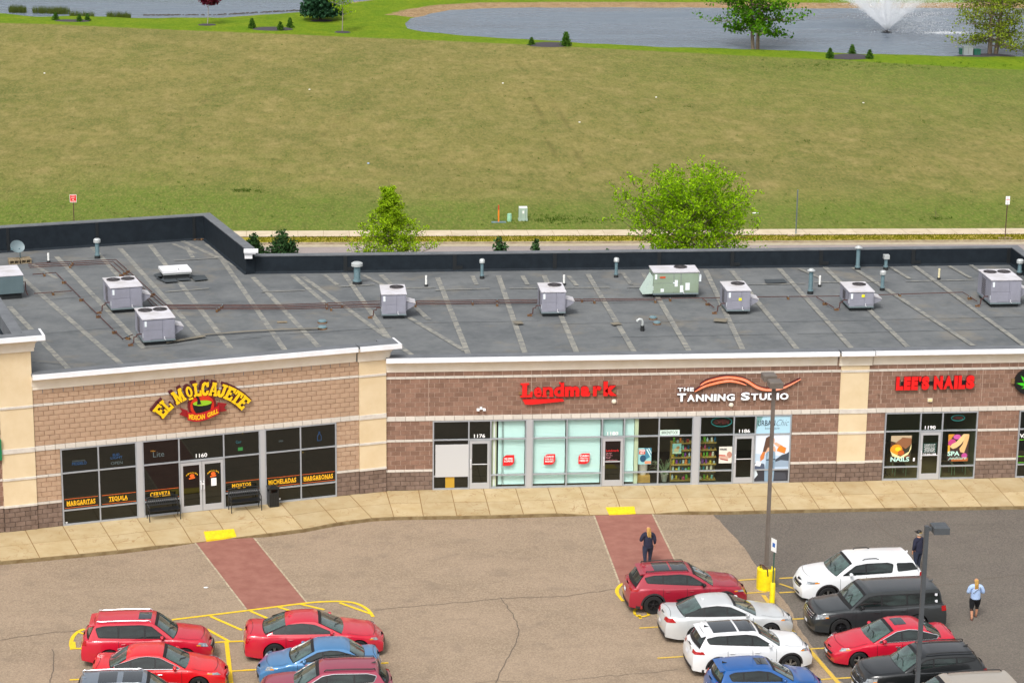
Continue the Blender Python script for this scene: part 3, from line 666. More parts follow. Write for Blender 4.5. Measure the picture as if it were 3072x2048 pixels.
# --- roof
m_roof = bpy.data.materials.new('roof_membrane'); m_roof.use_nodes = True
def _roofmat(m, c1='#595c5e', c2='#707272', dirt='#8a7e68'):
    N = m.node_tree.nodes; L = m.node_tree.links; b = N['Principled BSDF']; b.inputs['Roughness'].default_value = .75; b.inputs['Specular IOR Level'].default_value = .3
    tc = N.new('ShaderNodeTexCoord')
    def nz(s, d, lo, hi):
        n = N.new('ShaderNodeTexNoise'); n.inputs['Scale'].default_value = s; n.inputs['Detail'].default_value = d; n.inputs['Roughness'].default_value = .65; L.new(tc.outputs['Object'], n.inputs['Vector'])
        r = N.new('ShaderNodeMapRange'); r.inputs['From Min'].default_value = lo; r.inputs['From Max'].default_value = hi; L.new(n.outputs[0], r.inputs[0]); return r.outputs[0]
    def mx(f, A, B, k):
        x = N.new('ShaderNodeMix'); x.data_type = 'RGBA'
        for q, s_ in (('A', A), ('B', B)):
            if isinstance(s_, tuple): x.inputs[q].default_value = (*s_, 1)
            else: L.new(s_, x.inputs[q])
        mm = N.new('ShaderNodeMath'); mm.operation = 'MULTIPLY'; mm.inputs[1].default_value = k; L.new(f, mm.inputs[0]); L.new(mm.outputs[0], x.inputs['Factor']); return x.outputs['Result']
    o = mx(nz(.35, 7, .35, .68), lin(c1), lin(c2), 1.)
    o = mx(nz(2.5, 7, .48, .8), o, lin('#74777a'), .5)
    o = mx(nz(.42, 8, .56, .80), o, lin(dirt), .6)
    o = mx(nz(1.1, 7, .50, .75), o, lin('#4b5052'), .6)
    L.new(o, b.inputs['Base Color'])
    n = N.new('ShaderNodeTexNoise'); n.inputs['Scale'].default_value = 3; n.inputs['Detail'].default_value = 6; L.new(tc.outputs['Object'], n.inputs['Vector'])
    bp = N.new('ShaderNodeBump'); bp.inputs['Strength'].default_value = .35; bp.inputs['Distance'].default_value = .03; L.new(n.outputs[0], bp.inputs['Height']); L.new(bp.outputs[0], b.inputs['Normal'])
_roofmat(m_roof)
m_para = mat('black_parapet_membrane', '#161d24', .7, c2='#1d252c', scale=2.5, bump=.3, bscale=5, spec=.2)
rp = [lw(0, .12), lw(14.75, .12), (.3, .12, 0), (42, .12, 0), (42, 15.98, 0), (-5.94, 15.98, 0), (-8.14, 23.45, 0), (-26, 19.05, 0), lw(-9, .12)]
rp = [(p[0], p[1]) for p in rp]; rp[1] = (.1, .15); rp[2] = (.3, .12)
MB().poly([(x, y, ZRF) for x, y in rp]).build('roof_deck', m_roof, bld)
# front parapet backs (membrane turned up behind the cornice)
MB(FR['L']).box(-.1, 14.4, -.02, .30, ZRF, 6.44).build('front_parapet', m_cope, bld)
MB().box(.05, 42, -.02, .30, ZRF-.1, 5.845).build('front_parapet', m_cope, bld)
# rear parapets: black membrane face, grey coping on top
def parapet(path, z0, z1, thick=.38):
    sweep(MB(), path, [(0, z0), (0, z1-.02), (-thick, z1-.02), (-thick, z0)]).build('rear_parapet', m_para, bld)
    sweep(MB(), path, [(.02, z1-.05), (.02, z1), (-thick-.02, z1), (-thick-.02, z1-.05)]).build('coping', m_cope, bld)
    sweep(MB(), path, [(.0, z0), (.10, z0+.003), (.0, z0+.10)], caps=True).build('cant_strip', m_para, bld)
ZP1, ZP2 = 6.48, 6.87
parapet([(-5.9, 15.96), (31.55, 15.96), (31.55, 1)][::1], ZRF, ZP1)
parapet([(-26, 19.0), (-8.14, 23.42), (-5.92, 15.78)], ZRF, ZP2, .42)
# lap seams and patches on the parapet
m_ls = mat('black_seam', '#0d1216', .6)
for x in (-1.2, 4.05, 8.9, 14.0, 17.6, 22.0, 26.6, 31.4):
    MB().box(x-.09, x+.09, 15.925, 15.955, ZRF+.02, ZP1-.06).build('lap_seam', m_ls, bld)
    if R.random() < .6: MB().box(x+.10, x+.38, 15.92, 15.95, ZRF+.1, ZRF+.27).build('lap_patch', m_ls, bld)
Lp = rot(rad(13.9), (-26, 19.0, 0))
for t in (8.6, 13.0, 17.9): MB(Lp).box(t-.07, t+.07, -.035, -.003, ZRF+.02, ZP2-.06).build('lap_seam', m_ls, bld)
# white cornice return on the end of the higher parapet
e = MB(); e.box(-6.02, -5.34, 15.3, 15.78, 6.76, 6.86); e.box(-6.0, -5.45, 15.36, 15.78, 6.68, 6.76); e.box(-5.98, -5.62, 15.42, 15.78, 6.46, 6.68); e.build('cornice_return', m_cap, bld)
# walls below the roof at the back and sides
bw_ = MB()
for a, b in (((42, 16.3), (-5.5, 16.3)), ((-5.5, 16.3), (-7.8, 23.9)), ((-7.8, 23.9), (-26, 19.4)), ((-26, 19.4), lw(-9)[:2]), ((42, 0), (42, 16.3))):
    bw_.quad((a[0], a[1], -.3), (b[0], b[1], -.3), (b[0], b[1], ZRF+.2), (a[0], a[1], ZRF+.2))
bw_.build('rear_wall', m_brn, bld)
# far left raised roof box
tb = MB(FR['L'])
tb.box(-8, -.15, .05, .45, ZRF, 7.99); tb.box(-.6, -.15, .45, 9, ZRF, 7.99)
tb.build('tower_parapet', m_cope, bld)
MB(FR['L']).quad((-8, .5, 7.4), (-.4, .5, 7.4), (-.4, 9, 7.4), (-8, 9, 7.4)).build('tower_roof', m_para, bld)
# membrane seams: pale dirty strips
m_seam = mat('dirty_seam_strip', '#908d83', .85, c2='#5f6264', scale=3, lo=.40, hi=.68, detail=8)
m_rib = mat('seam_rib', '#7c7b75', .85, c2='#666868', scale=3)
m_seam2 = mat('thin_seam', '#6b6f72', .85, c2='#565b5e', scale=3)
nseam = [0]
def seam(px, w=.27, mm=None, z=.006, rib=True):
    nseam[0] += 1; z = .005+nseam[0]*.0009
    pts = [atxy(*p, ZRF) for p in px]; mb = MB(); strip(mb, pts, w, ZRF+z)
    if rib and len(pts) == 2:
        a, b = Vector(pts[0]), Vector(pts[1]); L_ = (b-a).length; d = (b-a)/L_; n = Vector((-d.y, d.x)); k = int(L_/.16)
        for i in range(k):
            if R.random() < .8:
                c = a+d*(i+.5)*.16; q = [c+n*w*.36+d*.03, c-n*w*.36+d*.03, c-n*w*.36-d*.03, c+n*w*.36-d*.03]
                mb.poly([(p.x, p.y, ZRF+z+.0004) for p in q][::-1], 1)
    return mb.build('roof_seam', [mm or m_seam, m_rib], bld)
for p in (((205, 560), (280, 642)), ((275, 570), (458, 772)), ((345, 563), (530, 800)), ((398, 560), (450, 582)) , ((485, 560), (655, 805)), ((428, 566), (443, 592)), ((470, 560), (520, 590)), ((580, 636), (735, 800)), ((672, 632), (757, 705)),
          ((20, 612), (280, 838)), ((75, 607), (130, 640)), ((130, 590), (330, 800)), ((22, 705), (160, 850)), ((570, 625), (400, 545)),
          ((695, 636), (945, 815)), ((790, 628), (905, 795)), ((745, 632), (775, 655)), ((833, 632), (880, 655)), ((1005, 638), (1076, 815)), ((875, 632), (985, 735)), ((940, 730), (1068, 806)), ((1085, 634), (1095, 655)), ((1145, 634), (1206, 812)), ((1200, 634), (1212, 655)), ((1250, 634), (1325, 812)),
          ((1305, 634), (1325, 657)), ((1350, 630), (1456, 808)), ((1430, 628), (1450, 654)), ((1478, 628), (1582, 806)), ((1620, 620), (1707, 806)), ((1680, 622), (1830, 802)), ((1790, 618), (1955, 800)), ((1835, 618), (1885, 640)), ((1895, 615), (2085, 798)), ((1960, 616), (2235, 795)), ((2045, 614), (2090, 642)), ((2100, 612), (2352, 795)), ((2180, 612), (2230, 640)), ((2230, 610), (2290, 650))):
    seam(p, .24 if abs(p[0][1]-p[1][1]) > 60 else .2)
for p in (((70, 640), (2352, 0)),): pass
for p in (((600, 672), (700, 668)), ((780, 660), (860, 655)), ((925, 663), (1000, 662)), ((1000, 668), (1125, 664)), ((1170, 664), (1400, 662)), ((1440, 662), (1520, 660)), ((380, 672), (480, 664)), ((1700, 655), (1850, 653)), ((1870, 650), (2040, 648)), ((2080, 648), (2240, 644)), ((400, 600), (500, 594)), ((545, 592), (640, 586))): seam(p, .10, rib=False, z=.012)
for p in (((300, 710), (560, 692)), ((560, 775), (900, 752)), ((950, 742), (1240, 738)), ((1270, 745), (1600, 738)), ((1650, 742), (2000, 736)), ((1000, 700), (1230, 698)), ((2020, 735), (2352, 728)), ((1400, 775), (1800, 768)), ((1830, 768), (2352, 755)), ((100, 690), (300, 672)), ((60, 770), (300, 750)), ((330, 800), (600, 775))): seam(p, .05, m_seam2, rib=False, z=.003)
# ponding stains and walkway mats
m_st = mat('silt_stain', '#7d7462', .95, c2='#5c5c58', scale=1.4, lo=.4, hi=.75, detail=9)
for px, w in ((((470, 772), (560, 765), (650, 760), (740, 757)), .16), (((380, 790), (470, 775)), .3), (((1180, 745), (1200, 744)), .5), (((1640, 738), (1670, 740)), .6), (((1405, 748), (1425, 746)), .4), (((60, 830), (140, 838)), .05)): strip(MB(), [atxy(*p, ZRF) for p in px], w, ZRF+.082+w*.01).build('silt_stain', m_st, bld)
m_matt = mat('black_mat', '#3a4044', .9)
for q in (((356, 640), (380, 652), (410, 650), (396, 635)), ((411, 648), (440, 646), (424, 636), (400, 640)), ((437, 636), (470, 635), (478, 645), (447, 648)), ((352, 634), (370, 645), (385, 632), (372, 628)), ((1755, 645), (1800, 644), (1808, 652), (1760, 654))):
    MB().poly([(*atxy(*p, ZRF), ZRF+.078) for p in q]).build('walk_mat', m_matt, bld)

# --- storefronts
m_white = mat('white_vinyl', '#f2f2f2', .6); m_yvin = mat('yellow_vinyl', '#f0b414', .6); m_ovin = mat('orange_vinyl', '#e0641e', .6); m_blk = mat('black_vinyl', '#101010', .6)
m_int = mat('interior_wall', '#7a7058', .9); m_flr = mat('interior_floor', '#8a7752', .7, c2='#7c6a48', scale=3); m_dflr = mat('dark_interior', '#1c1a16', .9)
def door(fr, sf, x0, x1, hinge='l', gl=None, z1=2.13, dbl=False, y=-.0):
    xs_ = [(x0, x1)] if not dbl else [(x0, (x0+x1)/2), ((x0+x1)/2, x1)]
    for i, (a, b) in enumerate(xs_):
        mb = MB(FR[fr]); a += .01; b -= .01; s = .10
        mb.box(a, a+s, y-.05, y-.005, .015, z1); mb.box(b-s, b, y-.05, y-.005, .015, z1); mb.box(a+s, b-s, y-.048, y-.007, .015, .28); mb.box(a+s, b-s, y-.048, y-.007, z1-.12, z1)
        d = mb.build('door', m_door, bld)
        MB(FR[fr]).quad((a+s, y-.03, .28), (b-s, y-.03, .28), (b-s, y-.03, z1-.12), (a+s, y-.03, z1-.12)).build('pane', gl, d)
        hx = (a+.05 if hinge == 'l' else b-.05) if not dbl else (b-.05 if i == 0 else a+.05)
        MB(FR[fr]).tube([(hx, y-.05, .95), (hx, y-.12, .97), (hx, y-.12, 1.28), (hx, y-.05, 1.3)], .018, 6).build('handle', m_cap, d)
        if not dbl: MB(FR[fr]).box(a+s, b-s, y-.06, y-.05, 1.09, 1.12).build('push_bar', m_cap, d)
def storefront(fr, x0, x1, xs_, z1, gl, doors=(), lowz=.60, midz=2.17, f=.055, glmap={}, skip_mid=()):
    """frame with panes; xs_: mullions; doors: indexes of bays with a door"""
    mb = MB(FR[fr]); y0, y1 = -.055, .05; e = [x0]+list(xs_)+[x1]
    for i, x in enumerate(e):
        a = x-(0 if i == 0 else f/2 if i < len(e)-1 else f); mb.box(a, a+f, y0, y1, 0, z1)
    panes = []
    for i in range(len(e)-1):
        a = e[i]+(f if i == 0 else f/2); b = e[i+1]-(f if i == len(e)-2 else f/2)
        mb.box(a, b, y0+.002, y1-.002, z1-f, z1)
        if i in doors:
            mb.box(a, b, y0+.002, y1-.002, midz-.03, midz+f); panes.append((i, a, b, midz+f, z1-f))
        else:
            mb.box(a, b, y0+.002, y1-.002, 0, .07); panes.append((i, a, b, .07, lowz-f/2))
            mb.box(a, b, y0+.002, y1-.002, lowz-f/2, lowz+f/2); panes.append((i, a, b, lowz+f/2, midz))
            mb.box(a, b, y0+.002, y1-.002, midz, midz+f); panes.append((i, a, b, midz+f, z1-f))
    sf = mb.build('storefront_frame', m_alu, bld)
    for i, a, b, za, zb in panes:
        g = glmap.get(i, gl); tl = R.uniform(-.004, .004)
        MB(FR[fr]).quad((a, -.01+tl, za), (b, -.01-tl, za), (b, -.01-tl*.5, zb), (a, -.01+tl*1.5, zb)).build('pane', g, sf)
    return sf
def room(fr, x0, x1, d, z1, wm, fm, cm=None):
    mb = MB(FR[fr]); mb.quad((x0, .1, .01), (x1, .1, .01), (x1, d, .01), (x0, d, .01), 1)
    mb.quad((x0, d, 0), (x1, d, 0), (x1, d, z1+.3), (x0, d, z1+.3)); mb.quad((x0, .1, 0), (x0, d, 0), (x0, d, z1+.3), (x0, .1, z1+.3)); mb.quad((x1, d, 0), (x1, .1, 0), (x1, .1, z1+.3), (x1, d, z1+.3))
    mb.quad((x0, .1, z1+.3), (x1, .1, z1+.3), (x1, d, z1+.3), (x0, d, z1+.3)); return mb.build('shop_interior', [wm, fm], bld)
def pier(fr, x0, x1, z1): MB(FR[fr]).box(x0, x1, -.065, .1, 0, z1).build('metal_pier', m_door, bld)
s1 = storefront('L', 1.02, 4.08, (2.53,), 3.24, gl_dark, lowz=.64, midz=2.18)
s2 = storefront('L', 4.30, 9.19, (5.81, 7.66), 3.24, gl_dark, doors=(1,), lowz=.64, midz=2.18)
s3 = storefront('L', 9.38, 12.44, (10.9,), 3.24, gl_dark, lowz=.64, midz=2.18)
pier('L', 4.08, 4.30, 3.24); pier('L', 9.19, 9.38, 3.24)
door('L', s2, 5.84, 7.63, gl=gl_dark, dbl=True)
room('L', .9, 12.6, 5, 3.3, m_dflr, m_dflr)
s4 = storefront('R', 1.96, 5.93, (3.48, 4.41), 3.04, gl_shop, doors=(1,), glmap={0: gl_dark, 1: gl_dark}); pier('R', 5.93, 6.15, 3.04)
door('R', s4, 3.51, 4.38, gl=gl_dark)
s5 = storefront('R', 6.15, 13.03, (7.63, 9.13, 10.07, 11.56), 3.04, gl_shop, doors=(2,), glmap={4: gl_mid}); pier('R', 13.03, 13.29, 3.04)
door('R', s5, 9.16, 10.04, gl=gl_dark)
s6 = storefront('R', 13.29, 17.25, (14.77, 15.70), 3.04, gl_mid, doors=(1,)); door('R', s6, 14.80, 15.67, gl=gl_mid)
s7 = storefront('R', 21.31, 25.37, (22.87, 23.83), 3.04, gl_mid, doors=(1,)); door('R', s7, 22.9, 23.80, gl=gl_mid)
s8 = storefront('R', 27.19, 32, (28.7, 30.2), 3.04, gl_dark)
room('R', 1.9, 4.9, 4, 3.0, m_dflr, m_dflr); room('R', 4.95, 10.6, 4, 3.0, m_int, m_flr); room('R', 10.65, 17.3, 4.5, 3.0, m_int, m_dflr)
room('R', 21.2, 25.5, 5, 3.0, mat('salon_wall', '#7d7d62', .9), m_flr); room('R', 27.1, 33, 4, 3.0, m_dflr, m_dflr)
# blinds behind the loan office glass
m_bl = mat('pale_blind', '#c4e2de', .8); m_bl2 = mat('cream_post', '#b9c4a4', .8)
def blind(x0, x1, y=.16, z0=.12, z1=2.98):
    mb = MB(); n = 46; h = (z1-z0)/n
    for i in range(n): z = z0+i*h; mb.quad((x0, y-.012, z), (x1, y-.012, z), (x1, y+.012, z+h*.93), (x0, y+.012, z+h*.93))
    mb.quad((x0, y+.02, z0), (x1, y+.02, z0), (x1, y+.02, z1), (x0, y+.02, z1)); mb.build('window_blind', m_bl, bld)
blind(4.74, 5.86); blind(6.22, 7.58); blind(7.66, 9.08); blind(9.17, 10.03, z0=2.2); blind(10.1, 10.52)
MB().box(4.47, 4.66, .1, .25, 0, 3).build('window_jamb', m_bl2, bld); MB().box(10.54, 10.70, .1, .4, 0, 3).build('window_jamb', m_bl2, bld)
MB().box(4.53, 4.60, .08, .1, 0, 3).build('window_jamb', m_cap, bld)
# window lettering and bands on the restaurant glass
def slabtext(mb, txt, x0, x1, z0, z1, y, mi=0):
    add_text(mb, txt, x0, x1, z0, z1, y, bold=.035, mi=mi, spacing=1.12)
    n = len(txt); w = (x1-x0)/n
    for i in range(n): # slab serifs
        cx = x0+(i+.5)*w
        if txt[i] in 'MARTILNUEJ': mb.quad((cx-w*.44, y-.001-i*.0002, z0), (cx+w*.44, y-.001-i*.0002, z0), (cx+w*.44, y-.001-i*.0002, z0+(z1-z0)*.12), (cx-w*.44, y-.001-i*.0002, z0+(z1-z0)*.12), mi)
def wtext(name, fr, txt, x0, x1, z0, z1, m, y=-.016, slab=False, **k):
    mb = MB(FR[fr]); (slabtext(mb, txt, x0, x1, z0, z1, y) if slab else add_text(mb, txt, x0, x1, z0, z1, y, **k)); return mb.build(name, m, None)
def on(o, p): o.parent = p; return o
for sf, txt, a, b, c0, c1 in ((s1, 'MARGARiTAS', 1.11, 2.46, 1.2, 2.35), (s1, 'TEQUiLA', 2.62, 4.0, 2.9, 3.66), (s2, 'CERVEZA', 4.37, 5.76, 4.58, 5.42), (s2, 'MOJiTOS', 7.72, 9.12, 7.98, 8.78), (s3, 'MiCHELADAS', 9.45, 10.85, 9.52, 10.7), (s3, 'MARGARONAS', 10.95, 12.36, 11.02, 12.28)):
    z = .72
    on(wtext('window_lettering', 'L', txt, c0, c1, z+.09, z+.30, m_yvin, slab=True), sf)
    l = MB(FR['L']); l.box(a, b, -.017, -.015, z+.0, z+.018); l.box(a, b, -.017, -.015, z+.375, z+.393); l.build('orange_line', m_ovin, sf)
on(wtext('street_number', 'L', '1160', 6.50, 6.97, 2.30, 2.47, m_white, bold=.02), s2)
for txt, a, sf in (('1176', 3.70, s4), ('1180', 9.35, s5), ('1186', 15.0, s6), ('1190', 23.07, s7)): on(wtext('street_number', 'R', txt, a, a+.47, 2.26, 2.42, m_white, bold=.02), sf)
def neon(name, cl, e): return mat(name, cl, .6, emit=e)
n_b = neon('blue_neon', '#1f5488', .03); n_w = neon('pale_neon', '#59686a', .03); n_g = neon('green_poster_glow', '#2c7a3a', .05); n_o = neon('amber_neon', '#c98b1e', .12); n_c = neon('cyan_neon', '#2a7480', .05); n_r = neon('red_neon', '#8c2a30', .1)
for txt, a, b, z0, z1, m, sf in (('MODELO', 1.48, 2.05, 2.50, 2.62, n_b, s1), ('ESPECIAL', 1.5, 2.02, 2.64, 2.70, n_w, s1), ('BUD', 3.12, 3.38, 2.72, 2.82, n_b, s1), ('LIGHT', 3.03, 3.5, 2.60, 2.70, n_b, s1), ('OPEN', 3.03, 3.5, 2.36, 2.48, n_w, s1), ('Lite', 4.75, 5.2, 2.50, 2.72, n_w, s2), ('Miller', 4.66, 4.86, 2.74, 2.80, n_o, s2), ('Corr', 8.18, 8.40, 2.74, 2.86, n_c, s2), ('OPEN', 9.98, 10.16, 2.62, 2.69, n_w, s3)):
    on(wtext('neon_sign', 'L', txt, a, b, z0, z1, m, bold=-.004), sf)
nb = MB(FR['L']); nb.box(8.26, 8.46, -.018, -.012, 2.42, 2.56); nb.build('green_poster', n_g, s2)  # poster face carries a faint glow of its own, not a tube
nb = MB(FR['L']); nb.tube([(11.63, -.02, 2.52), (11.63, -.02, 2.72), (11.69, -.02, 2.80), (11.69, -.02, 2.9), (11.73, -.02, 2.9), (11.73, -.02, 2.8), (11.79, -.02, 2.72), (11.79, -.02, 2.52), (11.63, -.02, 2.52)], .008, 4); nb.build('neon_sign', n_b, s3)
nb = MB(FR['L']); nb.box(9.92, 10.02, -.018, -.012, .12, .19); nb.box(1.12, 1.2, -.018, -.012, .1, .14); nb.box(7.1, 7.32, -.064, -.06, 1.05, 1.38)
nb.box(6.66, 6.80, -.064, -.06, 1.14, 1.21); nb.build('paper_notice', m_white, s2)
for x in (6.1, 6.98):
    tb = MB(FR['L']); n = 12
    for i in range(n):
        a0 = rad(150-120*i/(n-1)); cx, cz = x+.21+.26*math.cos(a0), 1.50+.20*math.sin(a0)
        add_text(tb, 'EL MOLCAJETE'[i] if i != 2 else '-', cx-.018, cx+.018, cz-.028, cz+.028, -.0705, bold=.03)
    tb.build('window_lettering', m_yvin, s2)
    tb = MB(FR['L']); tb.poly([(x+.21+.10*math.cos(t*.5236), -.0712, 1.57+.08*math.sin(t*.5236)) for t in range(12)]); tb.poly([(x+.08, -.073, 1.42), (x+.33, -.073, 1.45), (x+.33, -.073, 1.52), (x+.08, -.073, 1.49)])
    tb.build('window_logo', m_ovin, s2)
# lamps glowing inside the restaurant
lm = mat('warm_bulb', '#ffb13a', .5, emit=4.)
for t, z, y in ((8.62, 2.95, .6), (9.0, 3.02, .8), (11.15, 1.98, .6), (11.17, 1.86, .62)):
    q = thing('pendant_lamp', {8.62: 'small amber lamp glowing behind the restaurant pane right of the doors, lower of the two', 9.0: 'small amber lamp glowing behind the restaurant pane right of the doors, upper of the two', 11.15: 'small amber lamp behind the rightmost restaurant bay, upper one', 11.17: 'small amber lamp behind the rightmost restaurant bay, lower one'}[t], 'lamp', lw(t, y, z))
    MB().blob((0, 0, 0), .03, 8, 6).build('bulb', lm, q, smooth=True); MB().tube([(0, 0, .03), (0, 0, 3.5-z)], .006, 4).build('cord', m_blk, q)
# grey panel and mustard board in the window of 1176, red leaf shaped stickers
MB().box(2.075, 3.475, -.066, -.058, .57, 2.0).build('grey_panel', mat('grey_panel', '#bcbcbc', .8), s4)
MB().box(2.5, 2.88, -.014, -.012, .075, .56).build('mustard_board', mat('mustard_board', '#b8912c', .8), s4)
m_red = mat('red_vinyl', '#d3141c', .6)
for x, z, ls in ((4.93, 1.0, ('WE OFFER', 'LOANS')), (6.67, 1.01, ('LOANS', 'FOR ANY', 'BUDGET')), (8.14, 1.01, ('CASH', 'WHEN YOU', 'NEED IT'))):
    w = .48; c = .2; pts = [(x, z), (x+w-c, z)]+[(x+w-c+c*math.sin(t*math.pi/10), z+c-c*math.cos(t*math.pi/10)) for t in range(1, 6)]+[(x+w, z+.47), (x+c, z+.47)]+[(x+c-c*math.sin(t*math.pi/10), z+.47-c+c*math.cos(t*math.pi/10)) for t in range(1, 6)]
    lf = MB(); lf.poly([(a, -.013, b) for a, b in pts]); st = lf.build('red_sticker', m_red, s5 if x > 6 else s4)
    tx = MB(); n = len(ls)
    for i, s in enumerate(ls):
        zz = z+.36-i*.105-(.05 if n == 2 else 0); hh = .085 if (i in (0, n-1)) else .05
        add_text(tx, s, x+.06, x+w-.06, zz-hh*.5, zz+hh*.5, -.016, bold=.03)
    on(tx.build('sticker_lettering', m_white), s5 if x > 6 else s4)
on(wtext('door_lettering', 'R', 'Lendmark', 9.31, 9.86, 1.54, 1.64, m_red, y=-.034, bold=.01), s5)
tt = MB()
for i, s in enumerate(('Office Hours', 'Mon - Fri', '9:00am - 5:00pm', 'Sat - Sun', 'Closed', 'www.lendmarkfinancial.com')): add_text(tt, s, 9.31, 9.31+(.5 if i == 5 else .11+.02*len(s)*.6), 1.46-i*.055-(.03 if i == 5 else 0), 1.49-i*.055-(.03 if i == 5 else 0), -.034, bold=.01)
tt.build('door_lettering', mat('pink_vinyl', '#e8a0a8', .6), s5)
# shop posters
def poster(sf, x0, x1, z0, z1, cols, y=-.014):
    mb = MB(); ms = []
    for i, (c, pts) in enumerate(cols):
        ms.append(mat('print_'+c.strip('#'), c, .65)); yy = y-.0012*i
        if pts is None: mb.quad((x0, yy, z0), (x1, yy, z0), (x1, yy, z1), (x0, yy, z1), i)
        else: mb.poly([(x0+u*(x1-x0), yy, z0+v*(z1-z0)) for u, v in pts], i)
    return mb.build('poster', ms, sf)
def ell(cx, cy, rx, ry, n=14, a0=0, a1=360): return [(cx+rx*math.cos(rad(a0+(a1-a0)*i/(n-1 if a1-a0 < 360 else n))), cy+ry*math.sin(rad(a0+(a1-a0)*i/(n-1 if a1-a0 < 360 else n)))) for i in range(n)]
poster(s5, 10.70, 11.26, .94, 1.67, [('#8fc4c6', None), ('#3b7f97', [(.5, .25), (1, .5), (1, 1), (.45, 1)]), ('#c9e3e4', [(.6, .9), (.66, .96), (.98, .5), (.92, .45)]), ('#c9e3e4', [(.75, .95), (.8, 1), (1, .72), (1, .62)]), ('#c8553f', [(.05, .62), (.52, .62), (.52, .92), (.05, .92)]), ('#1c4a66', ell(.36, .36, .23, .22)), ('#dd8f6b', [(.5, .04), (.98, .04), (.98, .2), (.5, .2)])])
pt = MB(); add_text(pt, 'FREE', 10.75, 10.98, 1.52, 1.60, -.026, bold=.03); add_text(pt, 'BUY', 10.79, 10.95, 1.43, 1.49, -.026, bold=.03); pt.build('poster_lettering', m_white, s5)
poster(s6, 14.17, 14.73, .92, 1.66, [('#d9d6cb', None), ('#b5806f', ell(.8, .5, .2, .2)), ('#c9a391', [(0, .3), (.7, .2), (.75, .42), (0, .52)]), ('#9f4c43', [(.1, .24), (.7, .13), (.72, .2), (.1, .31)]), ('#c46d5f', [(.0, .45), (.5, .42), (.5, .5), (0, .54)])])
on(wtext('poster_lettering', 'R', 'FREE', 14.20, 14.50, 1.50, 1.58, m_blk, y=-.024, bold=.03), s6)
MB().box(11.60, 12.44, -.022, -.018, 2.22, 2.45).build('brand_board', mat('pale_green_board', '#cfe6da', .7), s5)
on(wtext('board_lettering', 'R', 'BIRKENSTOCK', 11.67, 12.37, 2.27, 2.40, m_blk, y=-.024, bold=.012), s5)
poster(s5, 12.18, 12.56, 1.35, 1.80, [('#9fd0d2', None), ('#e3c9a4', ell(.45, .35, .3, .2)), ('#b98a5c', ell(.62, .6, .2, .15)), ('#d8ead0', [(0, 0), (1, 0), (1, .15), (0, .2)])], y=.1)
# fashion poster across the last bay (two panes)
poster(s6, 15.73, 17.22, 2.225, 2.985, [('#a9cfe0', None)])
u = MB(); add_text(u, 'URBAN', 15.79, 16.55, 2.55, 2.80, -.018, bold=.012); u.build('poster_lettering', mat('navy_print', '#1b2a3e', .6), s6)
u = MB(); add_text(u, 'Chic', 16.60, 17.14, 2.54, 2.82, -.018, bold=-.012, shear=.5); u.build('poster_lettering', mat('slate_print', '#5a6a80', .6), s6)
u = MB(); add_text(u, 'boutique', 16.12, 16.74, 2.36, 2.50, -.018, bold=0); u.build('poster_lettering', mat('slate_print', '#5a6a80', .6), s6)
def fz(z): return (z-.07)/(2.165-.07)
wp = dict(u0=15.73, u1=17.22)
m_ps = poster(s6, 15.73, 17.22, .63, 2.165, [('#d5dde8', None), ('#b6c9dc', [(0, 0), (1, 0), (1, .35), (0, .45)]), ('#3c4450', [(.60, .27), (.78, .40), (.92, .44), (1, .5), (1, .18), (.6, .18)]), ('#8ea1b6', [(.55, .05), (1, .05), (1, .22), (.75, .25), (.55, .18)]), ('#4a5468', [(0, 0), (.3, 0), (.28, .14), (.1, .2), (0, .18)]), ('#e4ebf2', [(0, .1), (.16, .08), (.2, .2), (.05, .24)]),
    ('#c9773a', [(.16, .22), (.26, .30), (.30, .52), (.22, .50), (.15, .36)]), ('#5c4030', [(.22, .50), (.30, .90), (.42, .97), (.50, .93), (.44, .70), (.33, .50)]), ('#d7a88a', [(.30, .48), (.36, .62), (.56, .66), (.60, .54), (.56, .45), (.34, .44)]), ('#d7a88a', ell(.49, .82, .065, .10)), ('#d7a88a', [(.52, .74), (.60, .77), (.80, .66), (.76, .58), (.62, .66)]), ('#d9812a', [(.62, .52), (.86, .44), (.90, .60), (.74, .68), (.66, .62)]),
    ('#7d97ad', [(.30, .0), (.58, .0), (.60, .20), (.58, .48), (.54, .52), (.36, .51), (.31, .44), (.32, .2)]), ('#26303e', [(.325, .245), (.595, .26), (.595, .29), (.325, .275)]), ('#9fb4c4', [(.36, .3), (.42, .3), (.44, .46), (.38, .47)]), ('#5a748c', [(.48, .02), (.54, .02), (.55, .22), (.49, .22)])])
poster(s6, 15.73, 17.22, .075, .57, [('#2f3038', None), ('#3f424c', [(.55, .1), (.95, .15), (.9, .7), (.6, .8)]), ('#c9d6df', [(0, .2), (.1, .6), (.05, 1), (0, 1)]), ('#7d97ad', [(.30, 0), (.56, 0), (.58, 1), (.29, 1)]), ('#5a748c', [(.40, 0), (.44, 0), (.45, .9), (.41, .9)]), ('#b4c6d2', [(.48, .1), (.53, .1), (.53, .8), (.49, .8)])])
